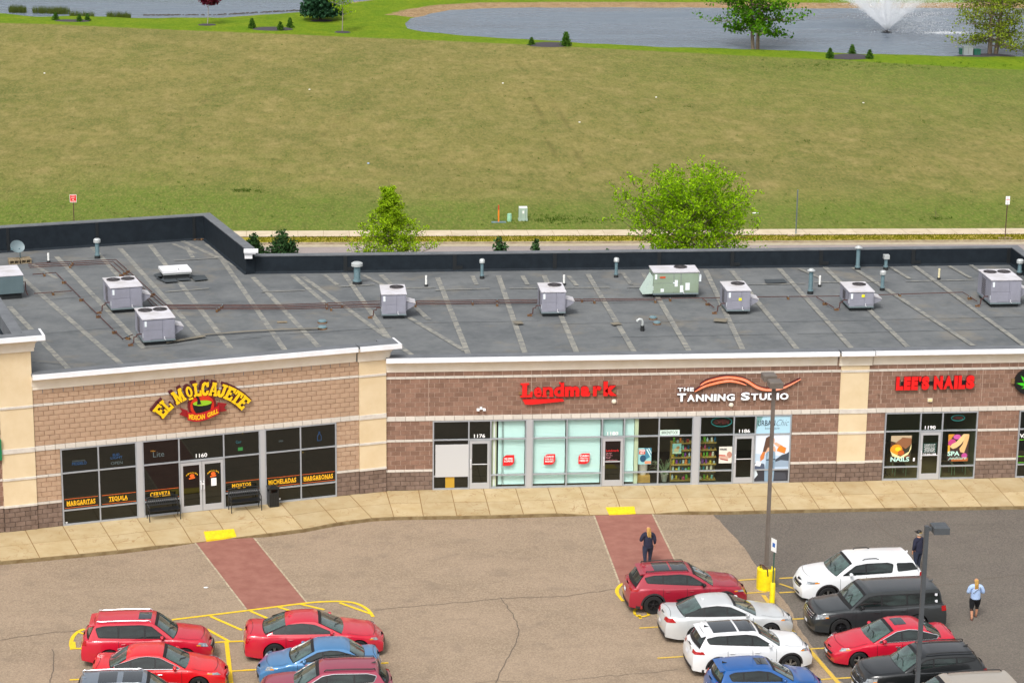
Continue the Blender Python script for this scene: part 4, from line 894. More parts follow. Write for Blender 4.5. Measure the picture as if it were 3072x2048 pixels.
# salon posters
poster(s7, 21.62, 22.52, .80, 2.0, [('#2c2a1a', None), ('#b9a585', [(0, .8), (0, 1), (1, 1), (1, .9), (.55, .93), (.3, .74)]), ('#8a5a3a', [(.2, .72), (.55, .92), (1, .9), (1, .68), (.74, .5), (.4, .66)]), ('#4a2b1c', [(.0, .5), (.0, .78), (.25, .70), (.7, .52), (.55, .4)]), ('#d9921a', ell(.28, .48, .3, .2)), ('#f0cf1e', ell(.36, .5, .14, .08)), ('#b4541c', ell(.52, .36, .16, .1)), ('#e4d9a0', [(0, .44), (.1, .36), (.5, .22), (.9, .40), (1, .7), (1, .5), (.85, .26), (.5, .14), (.1, .24)]), ('#7a4a30', [(.55, .16), (.9, .3), (.98, .2), (.7, .16)])])
on(wtext('poster_lettering', 'R', 'NAILS', 21.64, 22.46, .84, 1.05, mat('mint_vinyl', '#bfe8dc', .6), y=-.03, bold=.03), s7)
poster(s7, 24.13, 25.04, .80, 2.02, [('#3a2520', None), ('#c98a2e', [(0, .72), (0, 1), (.3, 1), (.12, .8)]), ('#b83a7c', ell(.2, .68, .2, .14)), ('#c455a0', ell(.42, .9, .18, .09)), ('#d7a12e', [(0, .3), (.12, .34), (.1, .6), (0, .6)]), ('#e2bf86', [(.72, 1), (.98, 1), (.62, .62), (.42, .50), (.24, .46), (.10, .54), (.20, .64), (.4, .72)]), ('#d8b078', [(1, 1), (1, .86), (.88, .50), (.80, .30), (.62, .34), (.56, .46), (.7, .62), (.8, .9)]), ('#b8468c', ell(.82, .2, .14, .1)), ('#a8602c', [(.2, 0), (1, 0), (1, .12), (.2, .1)])])
on(wtext('poster_lettering', 'R', 'SPA', 24.13, 24.66, 1.05, 1.26, mat('mint_vinyl', '#bfe8dc', .6), y=-.03, bold=.03), s7)
on(wtext('poster_lettering', 'R', 'pedicure', 24.16, 24.98, .84, 1.02, mat('mint_vinyl', '#bfe8dc', .6), y=-.03, shear=.5), s7)
d7 = MB(); d7.box(23.03, 23.62, -.037, -.034, 1.22, 1.64); d7.build('hours_sign', mat('dark_green_print', '#123a34', .6), s7)
d7 = MB()
for i, s in enumerate(('BUSINESS HOURS', 'MON-FRI 9am-7pm', 'SATURDAY 9am-5pm', 'SUNDAY Closed', 'WALK-INS WELCOME', 'GIFT CERTIFICATES', 'AVAILABLE')): add_text(d7, s, 23.08+(.03 if i % 2 else 0), 23.57-(.03 if i % 2 else 0), 1.565-i*.052, 1.60-i*.052, -.040, bold=.02)
add_text(d7, '715-345-1008', 23.03, 23.62, 1.12, 1.19, -.0395, bold=.035); d7.box(22.63, 22.71, -.016, -.013, .84, .99); d7.build('door_lettering', m_white, s7)
# oval open signs
def oval_open(x, z, rx, rz, sf, y=.12):
    mb = MB(); mb.tube([(x+rx*math.cos(t*math.pi/12), y, z+rz*math.sin(t*math.pi/12)) for t in range(25)], .022, 6); mb.build('open_sign_ring', neon('teal_tube', '#2a8a90', .06), sf)
    mb = MB(); add_text(mb, 'OPEN', x-rx*.7, x+rx*.7, z-rz*.45, z+rz*.45, y, bold=.02); mb.build('open_sign_lettering', neon('dull_red_tube', '#8a3a40', .03), sf)
oval_open(14.26, 2.72, .44, .21, s6); oval_open(24.54, 2.70, .29, .125, s7)
wt = MB(); wt.box(26.0, 26.0, 0, 0, 0, 0) if 0 else None
on(wtext('window_lettering', 'R', 'VAPE', 27.27, 27.9, 1.80, 1.98, m_white, bold=.03), s8)
l = MB(); 
for z in (1.70, .95, .67): l.box(27.25, 28.67, -.017, -.014, z, z+.02)
l.build('green_line', mat('lime_vinyl', '#6fd41e', .6), s8)
# ================================================================ signs on the walls
m_redl = mat('red_letter_face', '#e01212', .45, coat=.3); m_redd = mat('dark_red_return', '#6d0c12', .5); m_wl = mat('white_letter_face', '#f4f6f8', .4); m_mar = mat('maroon_return', '#4a1420', .5)
m_yl = mat('yellow_letter_face', '#f2c20c', .45, coat=.2); m_bb = mat('black_sign', '#0c0c0e', .5)
m_tan2 = mat('brass_raceway', '#7c6240', .6)
# restaurant sign: yellow slab letters on dark red outlines, arched
SG = {  # slab glyphs in a 1 x 1 box
 'E': [[(0, 0), (1, 0), (1, .36), (.8, .36), (.76, .2), (.44, .2), (.44, .42), (.7, .42), (.7, .6), (.44, .6), (.44, .8), (.76, .8), (.8, .66), (1, .66), (1, 1), (0, 1), (0, .84), (.12, .84), (.12, .16), (0, .16)]],
 'L': [[(0, 0), (1, 0), (1, .42), (.8, .42), (.76, .2), (.46, .2), (.46, .84), (.6, .84), (.6, 1), (0, 1), (0, .84), (.14, .84), (.14, .16), (0, .16)]],
 'M': [[(0, 0), (.36, 0), (.36, .16), (.27, .16), (.27, .55), (.44, .0), (.56, 0), (.73, .55), (.73, .16), (.64, .16), (.64, 0), (1, 0), (1, .16), (.93, .16), (.93, .84), (1, .84), (1, 1), (.68, 1), (.5, .45), (.32, 1), (0, 1), (0, .84), (.07, .84), (.07, .16), (0, .16)]],
 'C': [[(.95, .64), (.95, 1), (.8, 1), (.76, .94), (.6, 1), (.35, 1), (.1, .85), (0, .5), (.1, .15), (.35, 0), (.62, 0), (.88, .1), (.98, .36), (.72, .36), (.6, .2), (.46, .2), (.36, .34), (.36, .66), (.46, .8), (.6, .8), (.7, .64)]],
 'A': [[(0, 0), (.4, 0), (.4, .15), (.32, .15), (.36, .3), (.64, .3), (.68, .15), (.6, .15), (.6, 0), (1, 0), (1, .15), (.93, .15), (.7, .86), (.76, .86), (.76, 1), (.24, 1), (.24, .86), (.3, .86), (.07, .15), (0, .15)], ],
 'J': [[(.35, .84), (.35, 1), (1, 1), (1, .84), (.88, .84), (.88, .25), (.7, .03), (.4, 0), (.12, .08), (0, .3), (.05, .48), (.3, .5), (.36, .3), (.46, .2), (.56, .3), (.56, .84)]],
 'T': [[(.2, 0), (.8, 0), (.8, .15), (.66, .15), (.66, .82), (.78, .82), (.82, .62), (1, .62), (1, 1), (0, 1), (0, .62), (.18, .62), (.22, .82), (.34, .82), (.34, .15), (.2, .15)]],
 'O': None}
es = thing('restaurant_sign', 'arched yellow EL MOLCAJETE letters over a round mortar emblem with red MEXICAN GRILL ribbon', 'sign', lw(6.8, -.06, 4.5), AL)
ef = LW.inverted()
def loc_(t, z): return (t-6.8, z-4.5)
cx0, cz0, r0 = 6.80, 2.92, 2.03                            # arc centre and baseline radius
letters = [('E', 146.5, .42), ('L', 136.5, .36), ('M', 119.5, .52), ('O', 106.5, .30), ('L', 96.8, .36), ('C', 87.4, .36), ('A', 77.2, .40), ('J', 67.0, .40), ('E', 56.8, .40), ('T', 46.8, .38), ('E', 36.8, .42)]
for ch, an, w in letters:
    a = rad(90.8+(an-91.6)*.865); w *= .88; h = .56 if ch != 'O' else .5; k = .98
    def T_(u, v, grow=0., dx=0., dz=0.):
        x = (u-.5)*(w+2*grow); z = v*(h+2*grow)-grow; ex, ez = math.cos(a), math.sin(a)
        ax, az = ez, -ex
        return (cx0-6.8+(r0+z)*ex*1.0+x*ax+dx, cz0-4.5+(r0+z)*ez+x*az+dz)
    if ch == 'O': outer = ell(.5, .56, .5, .46, 18); inner = ell(.5, .56, .17, .28, 18)
    else: outer = SG[ch][0]; inner = None
    mb = MB()
    g = [T_(*p, .045, -.035, .035) for p in outer]; area = sum(p[0]*q[1]-q[0]*p[1] for p, q in zip(g, g[1:]+g[:1]))
    if area < 0: g = g[::-1]
    mb.slab(g, -.10, .05, 1)
    if ch == 'O':
        n = 18; o_ = [T_(*p) for p in outer]; i_ = [T_(*p) for p in inner]
        mb.add([(x, -.14, z) for x, z in o_]+[(x, -.14, z) for x, z in i_]+[(x, -.10, z) for x, z in o_]+[(x, -.1, z) for x, z in i_], [(q, (q+1) % n, n+(q+1) % n, n+q) for q in range(n)]+[(q, 2*n+q, 2*n+(q+1) % n, (q+1) % n) for q in range(n)], 0)
        mb.slab([T_(*p) for p in ((.15, -.12), (.85, -.12), (.85, .02), (.15, .02))][::-1 if 0 else 1], -.14, -.10, 0)
    else:
        g = [T_(*p) for p in outer]; area = sum(p[0]*q[1]-q[0]*p[1] for p, q in zip(g, g[1:]+g[:1]))
        if area < 0: g = g[::-1]
        mb.slab(g, -.14, -.10, 0)
        if ch == 'A': mb.slab([T_(*p) for p in ((.42, .44), (.58, .44), (.5, .78))], -.143, -.14, 1)
    mb.build('letter', [m_yl, m_mar], es)
def disc(name, cx, cz, r, y0, y1, m, n=32, ry=None): return MB().slab([(cx+r*math.cos(2*math.pi*i/n), cz+(ry or r)*math.sin(2*math.pi*i/n)) for i in range(n)], y0, y1).build(name, m, es)
ox, oz = -.02, .02
disc('emblem_ring', ox, oz, .58, -.10, .05, m_redd); disc('emblem_face', ox, oz, .49, -.115, -.10, mat('orange_red_face', '#d83a12', .5, c2='#b91e10', scale=2.5))
MB().slab([(ox+x, oz+z) for x, z in [(-.40, .08), (-.36, -.12), (-.28, -.26), (-.22, -.30), (-.2, -.42), (-.10, -.42), (-.06, -.34), (.10, -.34), (.16, -.42), (.24, -.40), (.25, -.30), (.32, -.2), (.40, .12), (.42, .14), (-.42, .12)]], -.135, -.115).build('mortar_bowl', m_bb, es)
disc('salsa', ox, oz+.13, .385, -.15, -.136, mat('lime_face', '#8fbe1e', .5), ry=.11); MB().slab([(ox-.27, oz+.42), (ox-.22, oz+.46), (ox-.14, oz+.40), (ox-.05, oz+.10), (ox-.22, oz+.09), (ox-.20, oz+.30)], -.165, -.151).build('pestle', m_bb, es)
rib = MB(); pts = catmull([(-.90, .0), (-.55, -.16), (-.30, -.30), (0, -.36), (.30, -.28), (.58, -.12), (.95, .04)], 4)
L_ = [(x, z+.02-.0) for x, z in pts]
mid = [(-.64, -.33), (-.3, -.42), (0, -.40), (.3, -.32), (.66, -.18)]
mm_ = catmull(mid, 5); up_ = [(x, z+.16) for x, z in mm_]; dn_ = [(x, z-.17) for x, z in mm_]
rib.slab(dn_+up_[::-1], -.19, -.12); 
rib.slab([(-.62, -.42), (-.62, -.12), (-.95, .02), (-.84, -.14), (-.95, -.26)][::-1], -.11, -.05, 1); rib.slab([(.6, -.30), (1.0, -.28), (.88, -.14), (1.0, .02), (.62, .10)], -.11, -.05, 1)
rib.build('ribbon', [mat('ribbon_red', '#b3121c', .5), mat('ribbon_dark_red', '#8d1018', .5)], es)
tx = MB(); add_text(tx, 'MEXiCAN', -.60, .06, -.12, .10, -.195, bold=.035, warp=lambda x, z: (x, z-.42+np.interp(x, [-.64, -.3, 0, .3, .66], [.10, .01, .02, .10, .24]))); add_text(tx, 'GRiLL', .16, .62, -.11, .09, -.195, bold=.035, warp=lambda x, z: (x, z-.42+np.interp(x, [-.64, -.3, 0, .3, .66], [.10, .01, .02, .10, .24])))
tx.build('ribbon_lettering', m_yl, es)
# loan office sign
ls = thing('loan_office_sign', 'red Lendmark channel letters with a red swoosh bar under the first letters', 'sign', (7.67, -.05, 4.1))
q = lambda x: x-7.67
mb = MB(); mb.slab([(q(a_), b_) for a_, b_ in ((5.62, -.06), (6.12, -.06), (6.14, .17), (6.07, .17), (6.0, .02), (5.90, .02), (5.90, .47), (5.99, .49), (5.99, .53), (5.62, .53), (5.62, .49), (5.70, .47), (5.70, -.01), (5.62, -.02))], -.12, 0, 0); mb.build('letter', [m_redl, m_redd], ls)
for t, a, b, z0, z1, bo in (('e', 6.19, 6.52, -.07, .37, .035), ('n', 6.56, 7.0, -.06, .37, .03), ('d', 7.03, 7.46, -.06, .55, .04), ('m', 7.49, 8.11, -.06, .38, .06), ('a', 8.16, 8.56, -.07, .38, .055), ('r', 8.66, 8.96, -.06, .38, .06), ('k', 9.00, 9.72, -.06, .57, .06)):
    if t == 'k': a, b = 9.12, 9.70
    if t == 'r': a, b = 8.68, 9.04
    mb = MB(); add_text(mb, t, q(a), q(b), z0, z1, -.12, .12, bold=bo, side=1)
    if t == 'n': mb.box(q(6.53), q(6.75), -.124, 0, -.06, -.01, 0); mb.box(q(6.83), q(7.02), -.124, 0, -.06, -.01, 0)
    if t == 'd': mb.box(q(7.25), q(7.40), -.124, 0, .50, .55, 0)
    mb.build('letter', [m_redl, m_redd], ls)
MB().box(q(5.56), q(9.66), -.03, .0, .03, .16).build('raceway', m_tan2, ls)
MB().slab([(q(5.72), -.18), (q(5.83), -.37), (q(6.1), -.385), (q(7.47), -.26), (q(7.42), -.16), (q(5.73), -.165)], -.12, 0).build('swoosh_bar', m_redl, ls)
# tanning studio sign
ts = thing('tanning_studio_sign', 'white THE TANNING STUDIO channel letters under an orange ribbon wave', 'sign', (14.8, -.05, 4.1))
q = lambda x: x-14.8
def letters_row(txt, x0, x1, z0, z1, widths, bold, par, mats, y=-.11, d=.11, hs=None):
    tot = sum(widths); x = x0; s = (x1-x0)/tot
    for i, (c, w) in enumerate(zip(txt, widths)):
        if c != ' ':
            mb = MB(); add_text(mb, c, q(x+.02), q(x+w*s-.02), z0, (hs or {}).get(i, z1), y, d, bold=bold, side=1); mb.build('letter', mats, par)
        x += w*s
letters_row('THE', 12.26, 12.99, .08, .25, [1, 1, .85], .05, ts, [m_wl, m_mar])
letters_row('TANNING', 12.25, 14.75, -.37, -.06, [1.15, 1.05, 1.05, 1.05, .45, 1.05, 1.1], .045, ts, [m_wl, m_mar], hs={0: .0})
letters_row('STUDIO', 14.97, 17.06, -.36, -.06, [1.2, 1, 1, 1.05, .4, 1.15], .045, ts, [m_wl, m_mar], hs={0: 0})
def ribbon(pts, wd, par, y):
    P = catmull(pts, 8); n = len(P); up = []; dn = []
    for i, p in enumerate(P):
        a, b = P[max(0, i-1)], P[min(n-1, i+1)]; l = math.hypot(b[0]-a[0], b[1]-a[1]); nx, nz = -(b[1]-a[1])/l, (b[0]-a[0])/l
        w = wd(i/(n-1)); up.append((p[0]+nx*w, p[1]+nz*w)); dn.append((p[0]-nx*w, p[1]-nz*w))
    mb = MB()
    for i in range(n-1): mb.slab([dn[i], dn[i+1], up[i+1], up[i]], y, y+.03, 0); mb.slab([(dn[i][0]-.015, dn[i][1]), (dn[i+1][0]-.015, dn[i+1][1]), (up[i+1][0]-.015, up[i+1][1]+.035), (up[i][0]-.015, up[i][1]+.035)], y+.03, 0, 1)
    for i in range(n-1):
        mm = lambda a, b, f: (a[0]*(1-f)+b[0]*f, a[1]*(1-f)+b[1]*f)
        mb.slab([mm(dn[i], up[i], .42), mm(dn[i+1], up[i+1], .42), mm(dn[i+1], up[i+1], .56), mm(dn[i], up[i], .56)], y-.004, y, 2)
    mb.build('orange_ribbon', [mat('orange_face', '#ea6a1a', .45, c2='#e89070', scale=.9), m_mar, mat('pale_orange_tube', '#f6c9b4', .4)], par)
ribbon([(q(13.24), .33), (q(13.6), .52), (q(14.37), .66), (q(15.1), .54), (q(15.7), .19), (q(16.2), .08), (q(16.8), .16), (q(17.54), .53)], lambda t: .018+.045*math.sin(math.pi*min(1, t*1.02))**.7, ts, -.12)
ribbon([(q(13.0), .06), (q(13.5), .32), (q(14.34), .51), (q(14.8), .46), (q(15.2), .32)], lambda t: .012+.045*math.sin(math.pi*t)**.8, ts, -.15)
# nail salon sign
ns = thing('nail_salon_sign', "bold red LEE'S NAILS channel letters on brown block wall", 'sign', (23.35, -.05, 4.36))
q = lambda x: x-23.35
x = 21.66
for c, w, z0, z1 in (('L', .34, -.29, .30), ('E', .32, -.29, .30), ('E', .32, -.29, .30), ("'", .13, .08, .30), ('S', .36, -.29, .31), (' ', .17, 0, 0), ('N', .42, -.28, .31), ('A', .46, -.28, .31), ('I', .19, -.28, .31), ('L', .33, -.28, .31), ('S', .40, -.28, .32)):
    if c != ' ':
        mb = MB(); add_text(mb, c, q(x), q(x+w-.025), z0, z1, -.13, .13, bold=.085 if c != 'A' else .06, side=1); mb.build('letter', [m_redl, m_redd], ns)
    x += w
MB().box(q(21.9), q(24.9), -.03, 0, -.1, .06).build('raceway', m_bb, ns)
# leaf sign at the right edge
gs = thing('leaf_sign', 'round black sign with a bright green leaf, cut by the right edge of the picture', 'sign', (27.45, -.05, 4.35))
MB().slab([(.62*math.cos(i*math.pi/16), .56*math.sin(i*math.pi/16)) for i in range(32)], -.14, 0).build('sign_disc', m_bb, gs)
lf = MB()
for an, ln, w in ((90, .66, .085), (50, .60, .08), (130, .60, .08), (12, .54, .075), (168, .56, .075), (-22, .32, .05), (202, .34, .05)):
    a = rad(an); P_ = [(0, 0)]
    n = 7
    side = []
    for i in range(1, n): t = i/n; ww = w*math.sin(math.pi*t**.8); side.append((t*ln, ww)); side.append((t*ln-.02, ww*.7))
    out = [(0, 0)]+[(s_[0], -s_[1]) for s_ in side]+[(ln, 0)]+[(s_[0], s_[1]) for s_ in side[::-1]]
    lf.slab([(x*math.cos(a)-z*math.sin(a), -.16+x*math.sin(a)+z*math.cos(a)) for x, z in out], -.155-.001*an/200, -.14)
lf.box(-.012, .012, -.153, -.14, -.42, -.14); lf.build('leaf', mat('leaf_green_face', '#3fc81e', .45), gs)
MB().box(-.75, -.55, -.10, 0, -.08, .12).build('bracket', m_tan2, gs)
# green sign edge, far left
o = MB().box(-.5, .5, -.14, 0, -.42, .42).build('shop_sign', mat('green_sign_panel', '#0b7a4a', .5)); o.location = lw(-1.83, -.03, 2.95); o.rotation_euler.z = AL
o.location = lw(-1.80, -.06, 3.48); tag(o, 'green sign panel cut off by the left edge of the picture', 'sign')

# wall lamps
def wall_lamp(name, label, kind, x, z):
    t = thing(name, label, 'lamp', (x, -.04, z), 0, 'small lamps on the brown wall')
    if kind == 'twin':
        MB().box(-.05, .05, -.06, 0, -.02, .09).build('backplate', m_wl, t)
        for s in (-1, 1): MB().box(s*.13-.055, s*.13+.055, -.17, -.03, -.05, .03).build('lamp_head', m_wl, t); MB().tube([(0, -.05, 0), (s*.1, -.08, 0)], .014, 5).build('arm', m_cap, t)
    elif kind == 'round':
        MB().lathe([(.085, 0), (.09, -.03), (.075, -.07), (.03, -.09), (.001, -.095)], 14, axis='y').build('lamp_head', mat('cream_lamp', '#ded6c0', .5), t, smooth=True); MB().lathe([(.1, .0), (.1, -.012)], 14, axis='y').build('backplate', m_wl, t)
    else: MB().box(-.10, .10, -.09, 0, -.07, .07).build('lamp_head', mat('cream_lamp', '#ded6c0', .5), t); MB().box(-.08, .08, -.095, -.09, -.05, .05).build('lens', mat('warm_lens', '#e8cf98', .4), t)
wall_lamp('wall_lamp', 'twin headed white emergency lamp above shop number 1176', 'twin', 3.98, 3.54); wall_lamp('wall_lamp', 'round cream lamp just below the last letter of the loan sign', 'round', 9.6, 3.76)
wall_lamp('wall_lamp', 'round cream lamp below the white tanning letters', 'round', 14.61, 3.52); wall_lamp('wall_lamp', 'square cream lamp below the nail salon letters', 'square', 23.2, 3.59)

# ================================================================ inside the studio window
m_pine = mat('pine_shelf', '#c9a65a', .7, c2='#b8924a', scale=4)
PC = ['#2f8f9a', '#d8578a', '#6fb63a', '#e8843a', '#e9e2d2', '#1d5f86', '#8c4aa8', '#d7c23a', '#c9dfe6', '#2b2b33', '#a83a3a', '#8fd0c8']
def shelf(label, x0, x1, zs, y0=.32, y1=.62):
    t = thing('display_shelf', label, 'shelf', ((x0+x1)/2, y0, 0), 0, 'pine shelves in the studio window'); w = (x1-x0)/2
    for z in zs: MB().box(-w, w, -.02, y1-y0, z-.05, z).build('shelf_board', m_pine, t)
    MB().box(-w, w, y1-y0, y1-y0+.02, 0, zs[-1]).build('back_panel', m_int, t); MB().box(-w-.0, -w+.03, .02, y1-y0, 0, zs[-1]-.051).build('side_panel', m_pine, t)
    return t
zs1 = (.10, .48, .80, 1.12, 1.44, 1.76)
shelf('pine shelf unit full of bottles left of the grey pier in the studio window', 12.16, 13.06, zs1); shelf('pine shelf unit full of bottles right of the grey pier in the studio window', 13.34, 14.12, zs1)
proto = {}
def bottle_mesh(k):
    if k in proto: return proto[k]
    shp = k[0]; m = mat('product_'+k[1].strip('#'), k[1], .35); b = MB()
    if shp == 0: b.lathe([(.035, 0), (.04, .02), (.04, .13), (.015, .16), (.015, .2)], 8)
    elif shp == 1: b.lathe([(.045, 0), (.05, .06), (.05, .09), (.03, .11)], 8)
    elif shp == 2: b.box(-.04, .04, -.02, .02, 0, .19)
    else: b.lathe([(.02, 0), (.045, .02), (.04, .17), (.005, .19)], 8)
    proto[k] = b.mesh('product', m, smooth=shp != 2); return proto[k]
ORD = ['first', 'second', 'third', 'fourth', 'fifth', 'sixth', 'seventh', 'eighth', 'ninth', 'tenth']
row_lab = {.10: 'bottom', .48: 'fifth', .80: 'fourth', 1.12: 'third', 1.44: 'second', 1.76: 'top'}
CN = {'#2f8f9a': 'teal', '#d8578a': 'pink', '#6fb63a': 'green', '#e8843a': 'orange', '#e9e2d2': 'cream', '#1d5f86': 'blue', '#8c4aa8': 'purple', '#d7c23a': 'yellow', '#c9dfe6': 'pale', '#2b2b33': 'black', '#a83a3a': 'red', '#8fd0c8': 'mint'}
for side, (a, b) in (('left', (12.25, 13.0)), ('right', (13.42, 14.08))):
    for z in zs1:
        x = a+R.uniform(0, .05); i = 0
        while x < b:
            c = R.choice(PC); shp = R.randrange(4)
            o = bpy.data.objects.new('bottle' if shp != 2 else 'product_box', bottle_mesh((shp, c))); col.objects.link(o); o.location = (x, .38+R.uniform(-.02, .04), z+.001); s = R.uniform(.85, 1.2); o.scale = (s, s, s)
            tag(o, f'small {CN[c]} {"tub" if shp == 1 else "carton" if shp == 2 else "bottle"}, {ORD[i]} from left on {row_lab[z]} board of {side} pine shelf', 'bottle' if shp != 2 else 'box', 'products on the pine shelves')
            x += R.uniform(.10, .19); i += 1
pl = thing('potted_plant', 'spiky green plant in a white pot inside the studio window', 'plant', (11.92, .45, .0))
MB().lathe([(.10, 0), (.16, .34), (.18, .36), (.15, .34), (.12, .30)], 16).build('pot', mat('white_pot', '#dedcd2', .6), pl, smooth=True)
m_leafp = mat('grey_green_leaf', '#8ba07a', .6)
for i in range(26):
    a = R.uniform(0, 6.28); l = R.uniform(.35, .75); h = R.uniform(.25, .75)
    P = catmull([(0, 0, .32), (l*.3*math.cos(a), l*.3*math.sin(a)*.5, .32+h*.6), (l*.7*math.cos(a), l*.7*math.sin(a)*.5, .32+h), (l*math.cos(a), l*math.sin(a)*.5, .32+h*R.uniform(.5, 1))], 3)
    MB().tube(P, [.014-.011*j/(len(P)-1) for j in range(len(P))], 4).build('leaf', m_leafp, pl)
o = MB().lathe([(.14, 0), (.2, .25), (.19, .6), (.12, .62)], 12).build('white_drum', mat('white_pot', '#dedcd2', .6), smooth=True); o.location = (11.0, .55, .32); tag(o, 'white drum shaped display standing on a tan box inside the studio window', 'display stand')
o = MB().box(-.28, .28, -.2, .2, 0, .32).build('wooden_crate', m_pine); o.location = (11.0, .5, 0); tag(o, 'tan box under the white drum inside the studio window', 'box')
# salon chairs
m_mint = mat('pale_green_metal', '#8fae86', .5)
def salon_chair(x, y, label):
    t = thing('waiting_chair', label, 'chair', (x, y, 0), 0, 'chairs inside the nail salon window'); f = MB()
    for s in (-1, 1): f.tube([(s*.24, -.22, 0), (s*.24, -.22, .46)], .014, 5); f.tube([(s*.24, .2, 0), (s*.24, .24, .85)], .014, 5)
    f.tube([(-.24, -.22, .46), (.24, -.22, .46)], .014, 5); f.build('frame', m_mint, t); MB().box(-.23, .23, -.22, .2, .44, .49).build('seat', m_dflr, t); MB().box(-.22, .22, .2, .24, .55, .88).build('backrest', m_dflr, t)
salon_chair(22.25, .7, 'metal framed chair low behind the left pane of the nail salon'); salon_chair(24.28, .7, 'metal framed chair behind the right salon pane, nearer the door'); salon_chair(24.88, .7, 'metal framed chair behind the right salon pane, farther from the door')
cs = thing('coat_stand', 'dark stand with splayed feet at the left end of the salon window', 'stand', (21.62, .6, 0))
MB().tube([(0, 0, .1), (0, 0, 1.5)], .02, 6).build('post', m_dflr, cs)
for i in range(5): a = i*1.257; MB().tube([(0, 0, .12), (.18*math.cos(a), .18*math.sin(a), .08), (.24*math.cos(a), .24*math.sin(a), .01)], .014, 5).build('foot', m_dflr, cs)
MB().blob((0, 0, 1.75), (.13, .06, .24)).build('headrest', m_dflr, cs, smooth=True)

# ================================================================ roof plant
m_grey = mat('grey_cabinet_metal', '#8f8f9c', .5, c2='#85858f', scale=1.5, bump=.03); m_top = mat('pale_cabinet_top', '#c9c7cd', .55, c2='#b4b0b0', scale=1.4)
m_green = mat('sage_cabinet_metal', '#8e9e8c', .5, c2='#86957f', scale=1.5); m_teal = mat('teal_grey_cabinet', '#5c6d72', .5, c2='#536468', scale=1.5)
m_fan = mat('fan_black', '#141414', .6); m_wire = mat('fan_wire', '#4b4648', .5); m_lab = mat('label_white', '#e4ebee', .6); m_lby = mat('label_yellow', '#e6dc1e', .6); m_curbk = mat('unit_curb', '#1c2022', .8); m_gr = mat('cabinet_rail', '#6a777b', .6)
m_rust = mat('rusty_pipe', '#3f2220', .7, c2='#553029', scale=4); m_wood = mat('wood_block', '#5e4028', .9, c2='#7b5d3d', scale=5)
m_psm = mat('panel_seam_grey', '#6f6f7b', .6)  # plain grey of the cabinet panel seams
def fan(t, x, y, z, r=.33):
    MB().lathe([(r, 0), (r+.02, .015), (r+.02, .03), (r, .03)], 24, (x, y, z), caps=False).build('fan_ring', m_wire, t)
    f = MB().lathe([(r, .004)], 24, (x, y, z), caps=False); f.poly([(x+r*math.cos(i*.2618), y+r*math.sin(i*.2618), z+.004) for i in range(24)]); f.build('fan_opening', m_fan, t)
    g = MB()
    for k in (.25, .5, .75): g.tube([(x+r*k*math.cos(i*.3927), y+r*k*math.sin(i*.3927), z+.028) for i in range(17)], .006, 3, cap=False)
    for i in range(8): g.tube([(x, y, z+.028), (x+r*math.cos(i*.785), y+r*math.sin(i*.785), z+.03)], .005, 3, cap=False)
    g.lathe([(.07, .0), (.07, .035), (.001, .04)], 10, (x, y, z)); g.build('fan_guard', m_wire, t)
    b = MB()
    for i in range(4):
        a = i*math.pi/2+.4; c, s = math.cos(a), math.sin(a)
        b.quad((x+.06*c, y+.06*s, z+.012), (x+r*.9*c+.08*s, y+r*.9*s-.08*c, z+.018), (x+r*.9*c-.08*s, y+r*.9*s+.08*c, z+.008), (x+.05*c-.05*s, y+.05*s+.05*c, z+.01))
    b.build('fan_blade', m_wire, t)
